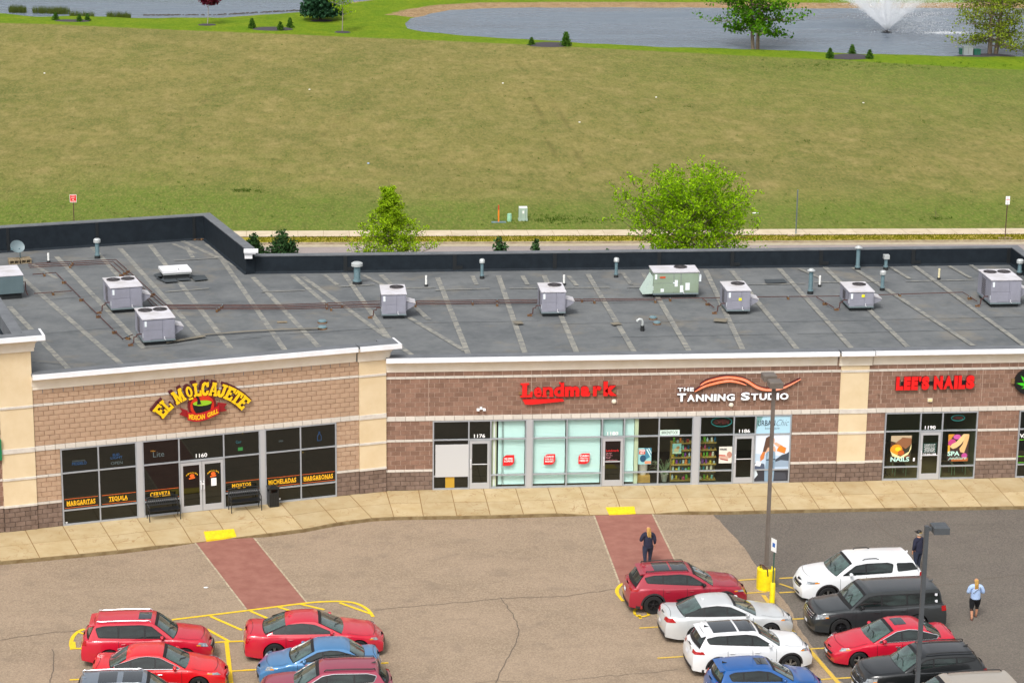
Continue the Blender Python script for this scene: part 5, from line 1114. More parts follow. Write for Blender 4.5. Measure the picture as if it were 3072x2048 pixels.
def hvac(label, x, y, w, d, h, rz=0, fans=1, hood=True, body=None, yellow=False, gas=True, cb=.17):
    """x,y: near left corner of the cabinet on the roof"""
    t = thing('rooftop_unit', label, 'air conditioner', (x, y, ZRF), rz, 'air handling units on the flat roof'); body = body or m_grey; z0 = cb; z1 = h
    MB().box(.09, w-.09, .1, d-.1, 0, z0).build('curb', m_curbk, t)
    MB().box(0, w, 0, d, z0, z0+.07).build('base_rail', m_gr, t)
    MB().box(.012, w-.012, .012, d-.012, z0+.07, z1-.035).build('cabinet', body, t)
    MB().box(-.02, w+.02, -.02, d+.02, z1-.035, z1).build('top_panel', m_top, t)
    zz = z0+.09
    for sb_ in ((w*.60, w*.61, .004, .012, zz, z1-.06), (.02, w-.02, .0045, .012, zz+(z1-zz)*.46, zz+(z1-zz)*.465), (.02, w-.02, .003, .012, z1-.07, z1-.06), (.004, .012, d*.38, d*.385, zz, z1-.05), (.004, .012, d*.7, d*.705, zz, z1-.05)): MB().box(*sb_).build('panel_seam', m_psm, t)
    MB().box(w*.22, w*.60, -.004, .012, zz+.02, zz+(z1-zz)*.38).build('access_panel', body, t); MB().box(w*.66, w-.05, -.004, .012, zz+.05, z1-.1).build('access_panel', body, t)
    for k in range(12):
        pass
    MB().box(.08, .17, -.008, .012, z1-.34, z1-.11).build('label', m_lab, t)
    if yellow: MB().box(w*.50, w*.62, -.01, .012, zz+.40, zz+.52).build('label', m_lby, t)
    MB().box(.004, .013, .05, .12, zz+.1, zz+.3).build('label', m_lab, t)
    MB().tube([(w*.66, -.01, zz+.10), (w*.66, -.05, zz+.10), (w*.66, -.05, zz-.0), (w*.66+.05, -.05, zz-.03)], .014, 5).build('drain_pipe', m_cap, t)
    fs = [(w*.66, d*.72)] if fans == 1 else [(w*.27, d*.74), (w*.73, d*.74)]
    for fx, fy in fs: fan(t, fx, fy, z1, .30 if fans == 1 else .29)
    lv = MB()
    for i in range(10): lv.box(-.004, .012, d*.42, d*.68, zz+.1+i*(z1-zz-.25)/10, zz+.1+(i+.35)*(z1-zz-.25)/10)
    lv.build('louvre', m_wire, t)
    if hood:
        hb = MB(); y0, y1 = d*.10, d*.52; zt, zb = z0+(h-z0)*.62, z0+(h-z0)*.30
        hb.add([(w, y0, zt), (w, y1, zt), (w, y1, zb-.12), (w, y0, zb-.12), (w+.38, y0, zt-.10), (w+.38, y1, zt-.10), (w+.38, y0, zt-.2), (w+.38, y1, zt-.2)], [(0, 4, 5, 1), (4, 6, 7, 5), (6, 3, 2, 7), (0, 3, 6, 4), (1, 5, 7, 2)])
        hb.build('intake_hood', body, t); hb = MB(); hb.add([(w-.0, y0-.02, zt+.012), (w, y1+.02, zt+.012), (w+.42, y1+.02, zt-.10), (w+.42, y0-.02, zt-.10), (w, y0-.02, zt), (w, y1+.02, zt), (w+.42, y1+.02, zt-.112), (w+.42, y0-.02, zt-.112)], [(3, 2, 1, 0), (4, 5, 6, 7), (0, 4, 7, 3), (3, 7, 6, 2), (2, 6, 5, 1)]); hb.build('hood_top', m_top, t)
    if gas:
        MB().tube([(0, .35, z0+.28), (-.2, .35, z0+.28), (-.22, .35, z0+.18), (-.34, .3, z0+.18), (-.36, .3, .1), (-.5, .25, .08)], .025, 6).build('gas_pipe', m_rust, t); MB().box(-.60, -.40, .18, .32, 0, .07).build('pipe_block', m_wood, t)
    return t
hvac('large grey two fan unit at the left, behind and left of its twin', -11.82, 8.62, 1.42, 1.95, 1.20, rad(14), 2)
hvac('large grey two fan unit nearest the restaurant front, right of its twin', -10.12, 3.10, 1.38, 1.98, 1.18, rad(13), 2)
hvac('tall grey one fan unit on the pipe run, leftmost of the single fan units', .14, 7.02, 1.10, 1.74, 1.16)
hvac('tall grey one fan unit left of the sage green unit', 7.27, 7.02, 1.09, 1.70, 1.17)
hvac('grey one fan unit with yellow sticker, right of the sage green unit', 15.64, 6.96, 1.08, 1.72, 1.14, yellow=True)
hvac('small low grey unit with yellow sticker between the tall ones on the right', 21.32, 7.28, 1.15, 1.85, .93, yellow=True)
hvac('large grey two fan unit at the right edge of the roof', 27.98, 7.60, 1.43, 2.08, 1.31, 0, 2)
# sage green unit with slanted intake hood
g = hvac('sage green unit with a slanted hood on its left side and one fan', 12.80, 10.16, 2.13, 1.32, 1.24, fans=1, hood=False, body=m_green, gas=False)
hb = MB(); hb.add([(0, .1, 1.0), (0, 1.1, 1.0), (-.48, .1, .18), (-.48, 1.1, .18), (0, .1, .2), (0, 1.1, .2)], [(0, 1, 3, 2), (0, 2, 4), (1, 5, 3), (2, 3, 5, 4)]); hb.build('intake_hood', mat('pale_sage_hood', '#b3c4ba', .5), g)
MB().box(.95, .965, .002, .012, .25, 1.2).build('panel_seam', m_psm, g); MB().box(1.45, 1.465, .002, .012, .25, 1.2).build('panel_seam', m_psm, g)
MB().box(.30, .56, -.006, .012, .95, 1.03).build('maker_badge', mat('orange_badge', '#c0502a', .5), g)
for a, b, c, d in ((1.0, 1.14, .55, .85), (.92, 1.0, .7, .75)): MB().box(a, b, -.006, .012, c, d).build('label', m_lab, g)
MB().box(1.5, 1.7, -.009, .012, .38, .72).build('label', m_lab, g); MB().box(.35, .5, -.006, .012, .3, .45).build('label', m_lab, g); MB().box(1.25, 1.4, -.006, .012, .28, .6).build('label', m_lab, g)
MB().box(2.13, 2.25, .1, .3, .75, 1.05).build('switch_box', m_lab, g)
# blue grey unit at the left edge
a_ = Vector(atxy(62, 690, ZRF)); 
u = thing('rooftop_unit', 'blue grey unit cut by the left edge of the roof picture', 'air conditioner', (-17.00, 11.35, ZRF), rad(14), 'air handling units on the flat roof')
MB().box(.1, 1.0, .1, 1.9, 0, .28).build('curb', m_curbk, u); MB().box(0, 1.08, 0, 2.0, .28, 1.10).build('cabinet', m_teal, u); MB().box(-.02, 1.10, -.02, 2.02, 1.10, 1.13).build('top_panel', m_top, u)
MB().box(-.75, -.02, .35, 2.1, .35, 1.22).build('intake_hood', m_top, u)
s = MB()
for z in (.5, .85): s.box(-.004, .0, .2, .3, z, z+.05)
s.box(.06, 1.02, -.004, 0, .34, 1.05); s.build('access_panel', m_teal, u)
MB().tube([(1.08, .2, .75), (1.2, .2, .75), (1.2, .2, .35), (1.28, .2, .12)], .025, 6).build('gas_pipe', m_rust, u)
# vents, stacks
m_gal = mat('blue_grey_pipe', '#748a90', .45, metal=.2, c2='#627f88', scale=5); m_vcap = mat('galvanised_cap', '#bfc3c2', .4, metal=.35); m_boot = mat('rubber_boot', '#15181a', .7)
def vent(label, x, y, h, r, kind='cap'):
    t = thing('roof_vent', label, 'roof vent', (x, y, ZRF), 0, 'blue grey roof vents')
    MB().lathe([(r*1.5, 0), (r*1.35, .12), (r*1.1, .14)], 14).build('boot', m_boot, t, smooth=True); MB().lathe([(r, .05), (r, h-.12)], 14).build('pipe', m_gal, t, smooth=True)
    MB().lathe([(r*1.35, .14), (r*1.35, .20)], 14).build('collar', m_gal, t)
    if kind == 'cap': MB().lathe([(r*1.5, h-.20*1), (r*1.75, h-.18), (r*1.75, h-.05), (r*1.2, h)], 16).build('cap', m_vcap, t, smooth=True)
    elif kind == 'flat': MB().lathe([(r*1.0, h-.13), (r*1.9, h-.10), (r*1.9, h-.07), (r*1.1, h-.03), (r*.9, h)], 16).build('cap', m_vcap, t, smooth=True)
    else: MB().box(-r*1.6, r*1.6, -r*1.6, r*1.6, h-.2, h).build('cap', m_vcap, t)
vent('blue grey vent with white cap on the left roof, in front of the high parapet', -13.2, 19.55, .98, .10); vent('thickest blue grey vent, with a wide silver cap, near the inner corner of the parapet', -.72, 13.63, 1.06, .155)
vent('thin blue grey vent left of the middle of the rear parapet', 5.24, 14.4, .96, .075); vent('thin blue grey vent just left of the sage green unit', 11.67, 14.32, .96, .075)
vent('tall vent with a mushroom cap left of a short white stack', 20.3, 10.65, 1.2, .10, 'flat'); vent('tall vent with a mushroom cap rising above the rear parapet', 23.65, 15.2, 1.2, .10, 'flat')
vent('short vent with a square white cap by the rear parapet', 25.05, 15.2, .75, .085, 'sq'); vent('thin vent in front of the rear parapet, behind the small low unit', 23.84, 11.1, .96, .085); vent('vent at the right end of the roof beside the parapet corner', 31.3, 13.8, .78, .1)
m_pvc = mat('white_pvc', '#e6e6e2', .5)
for x, y, h, lb, m in ((-15.49, 18.74, .47, 'white plastic stack pipe right of the satellite dish', m_pvc), (2.49, 13.0, .52, 'white plastic stack pipe above the leftmost single fan unit', m_pvc), (8.99, 12.9, .5, 'white plastic stack pipe behind the second single fan unit', m_pvc), (21.05, 12.0, .53, 'white plastic stack pipe right of a mushroom capped vent', m_pvc), (27.11, 13.07, .54, 'cream plastic stack pipe right of the middle, left of the big right unit', mat('cream_pvc', '#d9cfa8', .5))):
    t = thing('stack_pipe', lb, 'pipe', (x, y, ZRF), 0, 'plastic stack pipes on the roof'); MB().lathe([(.09, 0), (.075, .10)], 12).build('boot', m_boot, t); MB().lathe([(.05, .05), (.05, h), (.035, h), (.035, h-.06)], 12).build('pipe', m, t, smooth=True)
t = thing('gooseneck_vent', 'silver gooseneck pipe bent to the left in the middle of the roof', 'roof vent', (11.44, 4.46, ZRF)); MB().lathe([(.10, 0), (.085, .24)], 12).build('boot', m_boot, t, smooth=True)
MB().tube([(0, 0, .22), (0, 0, .42), (-.05, 0, .51), (-.14, 0, .53), (-.22, 0, .48), (-.24, 0, .42)], .055, 10).build('pipe', m_vcap, t, smooth=True)
for x, y, r, lb in ((12.23, 6.45, .17, 'round roof drain dome, farther one right of the gooseneck pipe'), (12.26, 5.55, .16, 'round roof drain dome, nearer one right of the gooseneck pipe'), (-2.49, 6.6, .19, 'round roof drain dome on the left roof, farther one'), (-2.51, 5.57, .19, 'round roof drain dome on the left roof, nearer one')):
    t = thing('roof_drain', lb, 'roof drain', (x, y, ZRF), 0, 'round roof drains'); MB().lathe([(r*1.15, 0), (r*1.1, .05)], 16).build('flange', m_wood, t); MB().lathe([(r, .05), (r, .10), (r*.8, .13), (.01, .14)], 16).build('dome', m_gal, t, smooth=True)
# roof hatch
t = thing('roof_hatch', 'white square roof hatch with a lid on the left roof', 'roof hatch', (-9.75, 14.75, ZRF), rad(13)); MB().box(0, 1.2, 0, .95, 0, .28).build('curb', m_curbk, t); MB().box(-.05, 1.25, -.05, 1.0, .27, .36).build('frame', m_vcap, t); MB().box(-.09, 1.29, -.09, 1.04, .36, .47).build('lid', m_cap, t); MB().tube([(.7, -.02, .48), (.7, .12, .52)], .015, 5).build('handle', m_fan, t)
# satellite dish and pallets
t = thing('satellite_dish', 'grey satellite dish tilted up on a short mast, standing on pallets', 'satellite dish', (-16.86, 19.0, ZRF+.16))
MB().tube([(0, 0, 0), (0, 0, .45), (-.03, -.05, .52)], .03, 8).build('mast', m_gal, t); 
dm = MB(Matrix.Translation((-.10, -.10, .62)) @ Matrix.Rotation(rad(58), 4, 'X') @ Matrix.Rotation(rad(22), 4, 'Y'))
dm.grid(lambda u, v: (u*.36*math.cos(v), u*.32*math.sin(v), .10*u*u-.1), [i/6 for i in range(7)], [i*math.pi/12 for i in range(25)]); dm.build('dish', mat('dish_grey', '#6e7e83', .5), t, smooth=True)
dm = MB(Matrix.Translation((-.10, -.10, .62))); dm.tube([(0, -.25, -.25), (-.2, -.45, -.05)], .012, 5); dm.box(-.27, -.19, -.5, -.4, -.06, .02); dm.build('feed_arm', m_gal, t)
m_pal = mat('pallet_wood', '#8f8068', .9, c2='#7a6c54', scale=5)
def pallet(x, y, z, rz, lb):
    t = thing('pallet', lb, 'pallet', (x, y, z), rz, 'pallets under the satellite dish')
    for i in range(5): MB().box(-.5, .5, -.4+i*.17, -.29+i*.17, .11, .13).build('slat', m_pal, t)
    for s in (-.47, -.04, .39): MB().box(s, s+.08, -.4, .39, .02, .11).build('stringer', m_pal, t)
    for i in (0, 2, 4): MB().box(-.5, .5, -.4+i*.17, -.29+i*.17, 0, .02).build('slat', m_pal, t)
    t.scale = (.52, .8, 1.5)
    return t
pallet(-17.15, 18.75, ZRF, rad(12), 'weathered wooden pallet under the dish, left one'); pallet(-16.62, 18.9, ZRF, rad(16), 'weathered wooden pallet under the dish, right one')
# pipe runs on blocks
def pipe_run(label, px, r=.021, z=.13, step=3.2, drops=(), grp='gas pipes across the roof'):
    pts = [Vector((*atxy(*p, ZRF+z), z)) for p in px]; o = pts[0].copy(); o.z = 0
    t = thing('gas_line', label, 'pipe', (o.x, o.y, ZRF), 0, grp); P = [p-o for p in pts]
    MB().tube(P, r, 6).build('pipe', m_rust, t)
    d = 0
    for a, b in zip(P, P[1:]):
        L_ = (b-a).length; k = max(1, int(L_/step))
        for i in range(k):
            c = a+(b-a)*((i+.5)/k); an = math.atan2((b-a).y, (b-a).x)
            m4 = Matrix.Translation((c.x, c.y, 0)) @ Matrix.Rotation(an, 4, 'Z'); MB(m4).box(-.045, .045, -.10, .10, 0, z-r).build('pipe_block', m_wood, t); MB(m4).box(-.015, .015, -.035, .035, z-r, z+r+.01).build('pipe_clip', m_gal, t)
pipe_run('upper rusty pipe of the long run, from the left unit to the sage unit', [(65, 606), (266, 596), (382, 700), (640, 700), (860, 692), (1235, 688), (1640, 684), (1730, 682)])
pipe_run('second rusty pipe of the long run beside the upper one', [(65, 610), (260, 600.5), (376, 702.5), (640, 703), (930, 695), (1240, 691.5), (1490, 689), (1520, 689)], step=4.1)
pipe_run('third rusty pipe, ending at the second single fan unit', [(68, 614), (252, 605), (366, 706), (640, 706.5), (860, 700), (1235, 695)], step=3.7)
pipe_run('lowest rusty pipe of the run, ending at the leftmost single fan unit', [(300, 640), (356, 709), (640, 710), (880, 704)], step=3.5)
pipe_run('lone rusty pipe on the right roof running to the last unit', [(1700, 682), (1920, 680), (2212, 671), (2244, 692)], step=4)
pipe_run('thin rusty pipe running diagonally past the two big left units', [(75, 630), (128, 626), (208, 706), (282, 778), (305, 768)], .022, step=2.6); pipe_run('thin rusty pipe from the blue grey unit to the diagonal pipe', [(78, 674), (165, 668)], .02, step=3)
pipe_run('short pipe branch to the first yellow stickered unit', [(1612, 684), (1640, 706)], .022, step=2); pipe_run('short pipe branch to the small low unit', [(1875, 682), (1915, 706)], .022, step=2)
o = MB().box(-.22, .22, -.08, .08, 0, .03).build('loose_board', m_pal); o.location = (*atxy(648, 741, ZRF), ZRF+.02); tag(o, 'small pale scrap of board lying on the left roof', 'board')
# dry leaves in the parapet corner
lv = MB(); c = Vector(atxy(463, 550, ZRF))
for i in range(160): a = R.uniform(0, 6.28); p = c+Vector((R.gauss(0, .28), R.gauss(0, .16))); s = .05; lv.quad(*[(p.x+s*math.cos(a+k*1.57), p.y+s*math.sin(a+k*1.57), ZRF+.02+R.uniform(0, .06)) for k in range(4)])
tag(lv.build('dry_leaves', mat('brown_leaves', '#7a5a3c', .9)), 'small heap of dry brown leaves in the corner of the high parapet', 'leaves', kind='stuff')

# ================================================================ benches and bin on the walk
m_blkm = mat('black_iron', '#14171a', .4, spec=.6)
def bench(t0, label):
    t = thing('bench', label, 'bench', lw(t0, -.50, 0), AL, 'black benches outside the restaurant'); w = .63
    for s in (-1, 1):
        MB().tube([(s*w, -.22, 0), (s*w, -.21, .40), (s*w, -.20, .60), (s*w, -.05, .66), (s*w, .16, .64)], .02, 6).build('arm_frame', m_blkm, t); MB().tube([(s*w, .30, 0), (s*w, .20, .42), (s*w, .30, .90)], .02, 6).build('rear_leg', m_blkm, t)
    for i in range(8): MB().box(-w, w, -.21+i*.052, -.175+i*.052, .42, .44).build('slat', m_blkm, t)
    b = MB(); top = [(x, .30+.0*x, .86+.07*math.cos(x/w*math.pi/2)) for x in np.linspace(-w, w, 13)]
    b.tube(top, .02, 6); b.tube([(-w, .24, .55), (w, .24, .55)], .016, 6); b.tube([(-w, .29, .80), (w, .29, .80)], .014, 6); b.build('back_frame', m_blkm, t)
    b = MB()
    for i in range(16): x = -w+w*2*(i+.5)/16; b.tube([(x-.03, .24, .56), (x+.035, .265, .68), (x-.03, .28, .79)], .013, 5); b.tube([(x+.04, .24, .56), (x-.03, .265, .67), (x+.04, .28, .79)], .010, 5)
    b.build('scrollwork', m_blkm, t); return t
bench(5.02, 'black iron bench left of the restaurant doors'); bench(8.40, 'black iron bench right of the restaurant doors')
t = thing('litter_bin', 'black square litter bin in front of the restaurant pier', 'litter bin', lw(9.62, -.33, 0), AL)
MB().box(-.20, .20, -.20, .20, 0, .62).build('body', m_blkm, t); b = MB()
for s in (-1, 1):
    for r_ in (-1, 1): b.box(s*.17-.03, s*.17+.03, r_*.17-.03, r_*.17+.03, .62, .78)
b.build('post', m_blkm, t); b = MB(); b.box(-.22, .22, -.22, .22, .78, .84); b.add([(-.2, -.2, .84), (.2, -.2, .84), (.2, .2, .84), (-.2, .2, .84), (-.1, -.1, .89), (.1, -.1, .89), (.1, .1, .89), (-.1, .1, .89)], [(0, 1, 5, 4), (1, 2, 6, 5), (2, 3, 7, 6), (3, 0, 4, 7), (4, 5, 6, 7)]); b.build('lid', m_blkm, t)
b = MB(); [b.box(-.19+i*.07, -.15+i*.07, -.206, -.2, .06, .56) for i in range(6)]; b.build('rib', m_fan, t)
# ================================================================ cars
def paintm(name, c, metal=.0, rough=.32): return mat('paint_'+name, c, rough, metal, coat=.85, c2=tuple(x*.93 for x in lin(c)), scale=1.5)
m_cg = mat('car_glass', '#0a0e0e', .05, spec=.6, c2='#2c3836', scale=1.3, stretch=(.6, 1, 2.2), lo=.42, hi=.75); m_cgl = mat('windscreen_glass', '#4a605b', .03, spec=.9, coat=.6, c2='#26332f', scale=2.2)  # car_glass: paler stretched noise paints teal reflections into the glass colour
m_trim = mat('black_trim', '#121214', .5); m_clad = mat('grey_cladding', '#2a2628', .65); m_tyre = mat('tyre_rubber', '#171718', .85); m_rimd = mat('black_rim', '#15161a', .3, spec=.6); m_rims = mat('silver_rim', '#8d8a86', .3, metal=.6)
m_chr = mat('chrome', '#d6d8dc', .15, metal=.8); m_hl = mat('headlamp', '#c6ccd0', .1, metal=.35, coat=.8, c2='#6f767c', scale=9); m_tl = mat('tail_lamp', '#a30a12', .15, coat=.8); m_amb = mat('amber_lamp', '#e08a1a', .2, coat=.6); m_plate = mat('number_plate', '#dcdde2', .5); m_under = mat('underbody', '#0b0b0c', .9)
m_sun = mat('sunroof_glass', '#20262b', .05, spec=.8, coat=.5)
def clip(poly, x0, x1):
    for s, xv in ((1, x0), (-1, x1)):
        out = []; n = len(poly)
        for i in range(n):
            a, b = poly[i], poly[(i+1) % n]; ia = s*(a[0]-xv) >= 0; ib = s*(b[0]-xv) >= 0
            if ia: out.append(a)
            if ia != ib: t = (xv-a[0])/(b[0]-a[0]); out.append((xv, a[1]+t*(b[1]-a[1])))
        poly = out
        if len(poly) < 3: return []
    return poly
def inset(poly, d):
    n = len(poly); A = sum(p[0]*q[1]-q[0]*p[1] for p, q in zip(poly, poly[1:]+poly[:1])); sg = 1 if A > 0 else -1; out = []
    for i in range(n):
        p0, p1, p2 = poly[i-1], poly[i], poly[(i+1) % n]
        a = Vector((p1[0]-p0[0], p1[1]-p0[1])).normalized(); b = Vector((p2[0]-p1[0], p2[1]-p1[1])).normalized()
        n0 = Vector((-a.y, a.x))*sg; n1 = Vector((-b.y, b.x))*sg; k = max(.35, 1+n0.dot(n1)); m = (n0+n1)/k; out.append((p1[0]+m.x*d, p1[1]+m.y*d))
    return out
def dens(poly, s=.12):
    out = []; n = len(poly)
    for i in range(n):
        a, b = poly[i], poly[(i+1) % n]; k = max(1, int(math.dist(a, b)/s))
        for j in range(k): t = j/k; out.append((a[0]*(1-t)+b[0]*t, a[1]*(1-t)+b[1]*t))
    return out
def smooth_poly(poly, r=.06):
    out = []; n = len(poly)
    for i in range(n):
        p0, p1, p2 = Vector(poly[i-1]), Vector(poly[i]), Vector(poly[(i+1) % n]); la, lb = (p0-p1).length, (p2-p1).length; q = min(r, la*.4, lb*.4)
        a = p1+(p0-p1)/la*q; b = p1+(p2-p1)/lb*q
        for t in (0, .5, 1): out.append(tuple(a*(1-t)**2+p1*2*t*(1-t)+b*t*t))
    return out
def car(name, label, loc, rz, L, W, H, paint, fo, wb, R_=.35, clr=.2, top=None, gh=None, dlo=None, pil=(), rf=.70, belt=.94, nose=.14, tail=.10, fk=.30, rk=.16,
        head=None, tailp=None, rim=m_rimd, rails=None, sunroof=None, clad=False, chrome=False, fin=True, mirror=None, grille=None, plate_f=True, extras=None, hood_crown=.05, rimtype=5, rwin=(.90, .97), wsc=(.93, .97), mx=None, bow=.16, wiper=True, spoil=0, gcrown=.05, ah=.055):
    """x forward, front bumper at +L/2. top: lower body outline (x from front, z); gh: cabin outline from windscreen base to rear glass base (x from front, z)"""
    root = thing(name, label, 'car', loc, rz, 'cars parked in front of the shops'); root.scale = (CS, CS, CS); hl = L/2; hw = W/2
    X = lambda d: hl-d                                       # distance behind the front bumper -> local x
    tz = catmull([(X(d), z) for d, z in top], 6); tx = np.array([p[0] for p in tz])[::-1]; tv = np.array([p[1] for p in tz])[::-1]
    def topz(x): return float(np.interp(x, tx, tv))
    ax = [X(fo), X(fo+wb)]; Ra = R_+ah
    def plan(s):
        a = 1.15; d = max(0, s-(hl-a))/a; k = 1-fk*d**2.6
        a = .9; d = max(0, (-hl+a)-s)/a; return k*(1-rk*d**2.4)
    def zbot(s):
        z = clr+.02*0
        d = max(0, s-(hl-.5))/.5; z += .04*d; d = max(0, -hl+.5-s)/.5; z += .08*d
        for c in ax:
            if abs(s-c) < Ra: z = max(z, R_+math.sqrt(Ra*Ra-(s-c)**2))
        return z
    def prof(z, zt):
        u = (z-clr)/(zt-clr); return .955+.045*math.sin(min(1, max(0, u)/.55)*math.pi/2) if u < .55 else 1-.055*((u-.55)/.45)**2
    def lean(s, z, zt):
        o = 0; d = max(0, s-(hl-.5))/.5
        if d: u = (z-.5)/(zt-.5) if z > .5 else (.5-z)/(.5-clr)*.45; o -= nose*d*d*u*u
        d = max(0, -hl+.45-s)/.45
        if d: u = (z-.55)/(zt-.55) if z > .55 else (.55-z)/(.55-clr)*.5; o += tail*d*d*u*u
        return o
    def side(s, z, sg=-1, off=0.):
        zt = topz(s); y = hw*plan(s)*prof(z, zt); return (s+lean(s, z, zt)+off*(0 if abs(s) < hl-.3 else (1 if s > 0 else -1)*.6), sg*(y+off), z)
    ss = set(np.round(np.linspace(-hl, hl, 56), 3))
    for c in ax: ss |= set(np.round([c+Ra*math.cos(math.pi*i/18) for i in range(19)], 3)); ss |= {round(c-Ra-.001, 3), round(c+Ra+.001, 3)}
    ss = sorted(x for x in ss if -hl <= x <= hl); ts = (0, .12, .3, .5, .68, .84, .94)
    def ring(s, sg):
        zt = topz(s); zb = zbot(s); zs = zt-.045; out = [side(s, zb+(zs-zb)*t, sg) for t in ts]
        yt = hw*plan(s)*.945; lx = s+lean(s, zs, zt); cr = hood_crown
        out.append((lx, sg*(yt-.012), zs+.012)); out.append((lx, sg*(yt-.045), zt-.012)); out.append((lx, sg*(yt-.11), zt+.001))
        for f in (.66, .33): out.append((lx, sg*yt*f, zt+cr*(1-f*f)*.8))
        return out
    b = MB(); rows = len(ring(0, 1)); vl = [ring(s, -1) for s in ss]; vr = [ring(s, 1) for s in ss]; P = []; F = []
    for i, s in enumerate(ss):
        P += vl[i]; P.append((vl[i][-1][0], 0, topz(s)+hood_crown*.8)); P += vr[i][::-1]
    m = 2*rows+1
    for i in range(len(ss)-1):
        for j in range(m-1): F.append((i*m+j, i*m+j+1, (i+1)*m+j+1, (i+1)*m+j))
    b.add(P, F, 0)
    for end, i in ((1, len(ss)-1), (-1, 0)):                 # bulged end caps
        for j in range(rows-1):
            for side_i in range(1): pass
        cols = 7; G = []
        for j in range(rows):
            a, c = vl[i][j], vr[i][j]; G.append([(a[0]+end*(.085 if end > 0 else .05)*(1-(2*t/(cols-1)-1)**2), a[1]+(c[1]-a[1])*t/(cols-1), a[2]+(topz(ss[i])+hood_crown*.8-a[2])*0) for t in range(cols)])
        G[-1] = [(p[0], p[1], p[2]) for p in G[-1]]
        PP = [p for g_ in G for p in g_]; FF = []
        for j in range(rows-1):
            for t in range(cols-1): q = (j*cols+t, j*cols+t+1, (j+1)*cols+t+1, (j+1)*cols+t); FF.append(q if end > 0 else q[::-1])
        b.add(PP, FF, 0)
    def capx(y, z, end=1, off=.0):
        s = ss[-1] if end > 0 else ss[0]; zt = topz(s); y1 = hw*plan(s)*prof(z, zt); return s+lean(s, z, zt)+end*((.085 if end > 0 else .05)*max(0, 1-(y/y1)**2)+off)
    # cabin
    gp = catmull([(X(d), z) for d, z in gh], 7); xz = [p for p in gp]; zr = max(p[1] for p in gp); yr = hw*rf; yb = hw*belt
    zb0 = topz(X((gh[0][0]+gh[-1][0])/2))-.03
    def gy(x, z):
        u = min(1.15, max(-.2, (z-zb0)/(zr-zb0))); k = 1.-.05*max(0, (x-(X(gh[0][0])-1.6))/1.6)**2-.07*max(0, (X(gh[-1][0])+1.3-x)/1.3)**2
        return (yb+(yr-yb)*u)*k
    n = len(gp); eg = []
    def tape(i, v, off=0.):
        x, z = gp[i]; h = min(1, max(0, (zr-z)/(zr-zb0))); dr = 1 if x > (gp[0][0]+gp[-1][0])/2 else -1
        e = gy(x, z-gcrown*.8); a = gp[max(0, i-1)]; c = gp[min(n-1, i+1)]; l = math.hypot(c[0]-a[0], c[1]-a[1]); nx, nz = (c[1]-a[1])/l, -(c[0]-a[0])/l
        if nz < 0: nx, nz = -nx, -nz
        return (x-dr*bow*v*v*h*.8+nx*off, v*e, z-gcrown*v*v*(.55+.45*abs(v)**4)+nz*off)
    vs_ = [-1, -.97, -.88, -.7, -.4, 0, .4, .7, .88, .97, 1]
    P = [tape(i, v) for i in range(n) for v in vs_]; k = len(vs_); b.add(P, [(i*k+j, i*k+j+1, (i+1)*k+j+1, (i+1)*k+j) for i in range(n-1) for j in range(k-1)], 0)
    for sg in (-1, 1):
        P = []; F = []
        for i in range(n):
            e = tape(i, sg); zb = min(topz(e[0])-.05, e[2]-.001)
            for t in (0, .35, .7, 1): z = e[2]*(1-t)+zb*t; P.append((e[0], sg*(gy(e[0], z) if t else abs(e[1])), z))
        for i in range(n-1):
            for j in range(3): q = (i*4+j, i*4+j+1, (i+1)*4+j+1, (i+1)*4+j); F.append(q if sg > 0 else q[::-1])
        b.add(P, F, 0)
    if spoil:
        i = min(range(n), key=lambda q: abs(gp[q][0]-X(spoil))); x, z = gp[i]; w = gy(x, z)-.03
        b.add([(x+.18, -w, z+.01), (x+.18, w, z+.01), (x-.17, w*.97, z-.03), (x-.17, -w*.97, z-.03), (x-.15, -w*.97, z-.07), (x-.15, w*.97, z-.07)], [(0, 3, 2, 1), (3, 4, 5, 2), (0, 4, 3), (1, 2, 5), (0, 1, 5, 4)], 0)
    body = b.build('body', paint, root, smooth=True, angle=33)
    # underside and wheel wells
    u = MB(); u.box(-hl+.5, hl-.7, -hw*.84, hw*.84, clr+.03, clr+.22); u.box(-hl+.15, hl-.3, -hw*.55, hw*.55, clr+.08, clr+.25)
    for c in ax:
        for sg in (-1, 1):
            pts = [(c+Ra*.995*math.cos(math.pi*i/12), R_+Ra*.995*math.sin(math.pi*i/12)) for i in range(13)]
            for (x0, z0), (x1, z1) in zip(pts, pts[1:]): u.quad((x0, sg*(hw-.03), z0), (x1, sg*(hw-.03), z1), (x1, sg*(hw-.36), z1), (x0, sg*(hw-.36), z0))
            u.poly([(x, sg*(hw-.36), z) for x, z in pts])
    u.build('underbody', m_under, root)
    # glass
    def gpatch(nm, x0d, x1d, v, off, m_, par=root):
        idx = [i for i in range(n) if min(X(x0d), X(x1d))-1e-6 <= gp[i][0] <= max(X(x0d), X(x1d))+1e-6]; vv = np.linspace(-v[0], v[0], 9); v1 = np.linspace(-v[1], v[1], 9); g_ = MB(); k = len(idx)
        if k < 2: return
        P = [tape(i, vv[j]*(1-q/(k-1))+v1[j]*q/(k-1), off) for q, i in enumerate(idx) for j in range(9)]
        g_.add(P, [(i*9+j, i*9+j+1, (i+1)*9+j+1, (i+1)*9+j) for i in range(k-1) for j in range(8)]); return g_.build(nm, m_, par, smooth=True)
    roof_f = max((p for p in gp), key=lambda p: p[1]); g0, g1, g2, g3 = gh[0][0], gh[1][0], gh[-2][0], gh[-1][0]
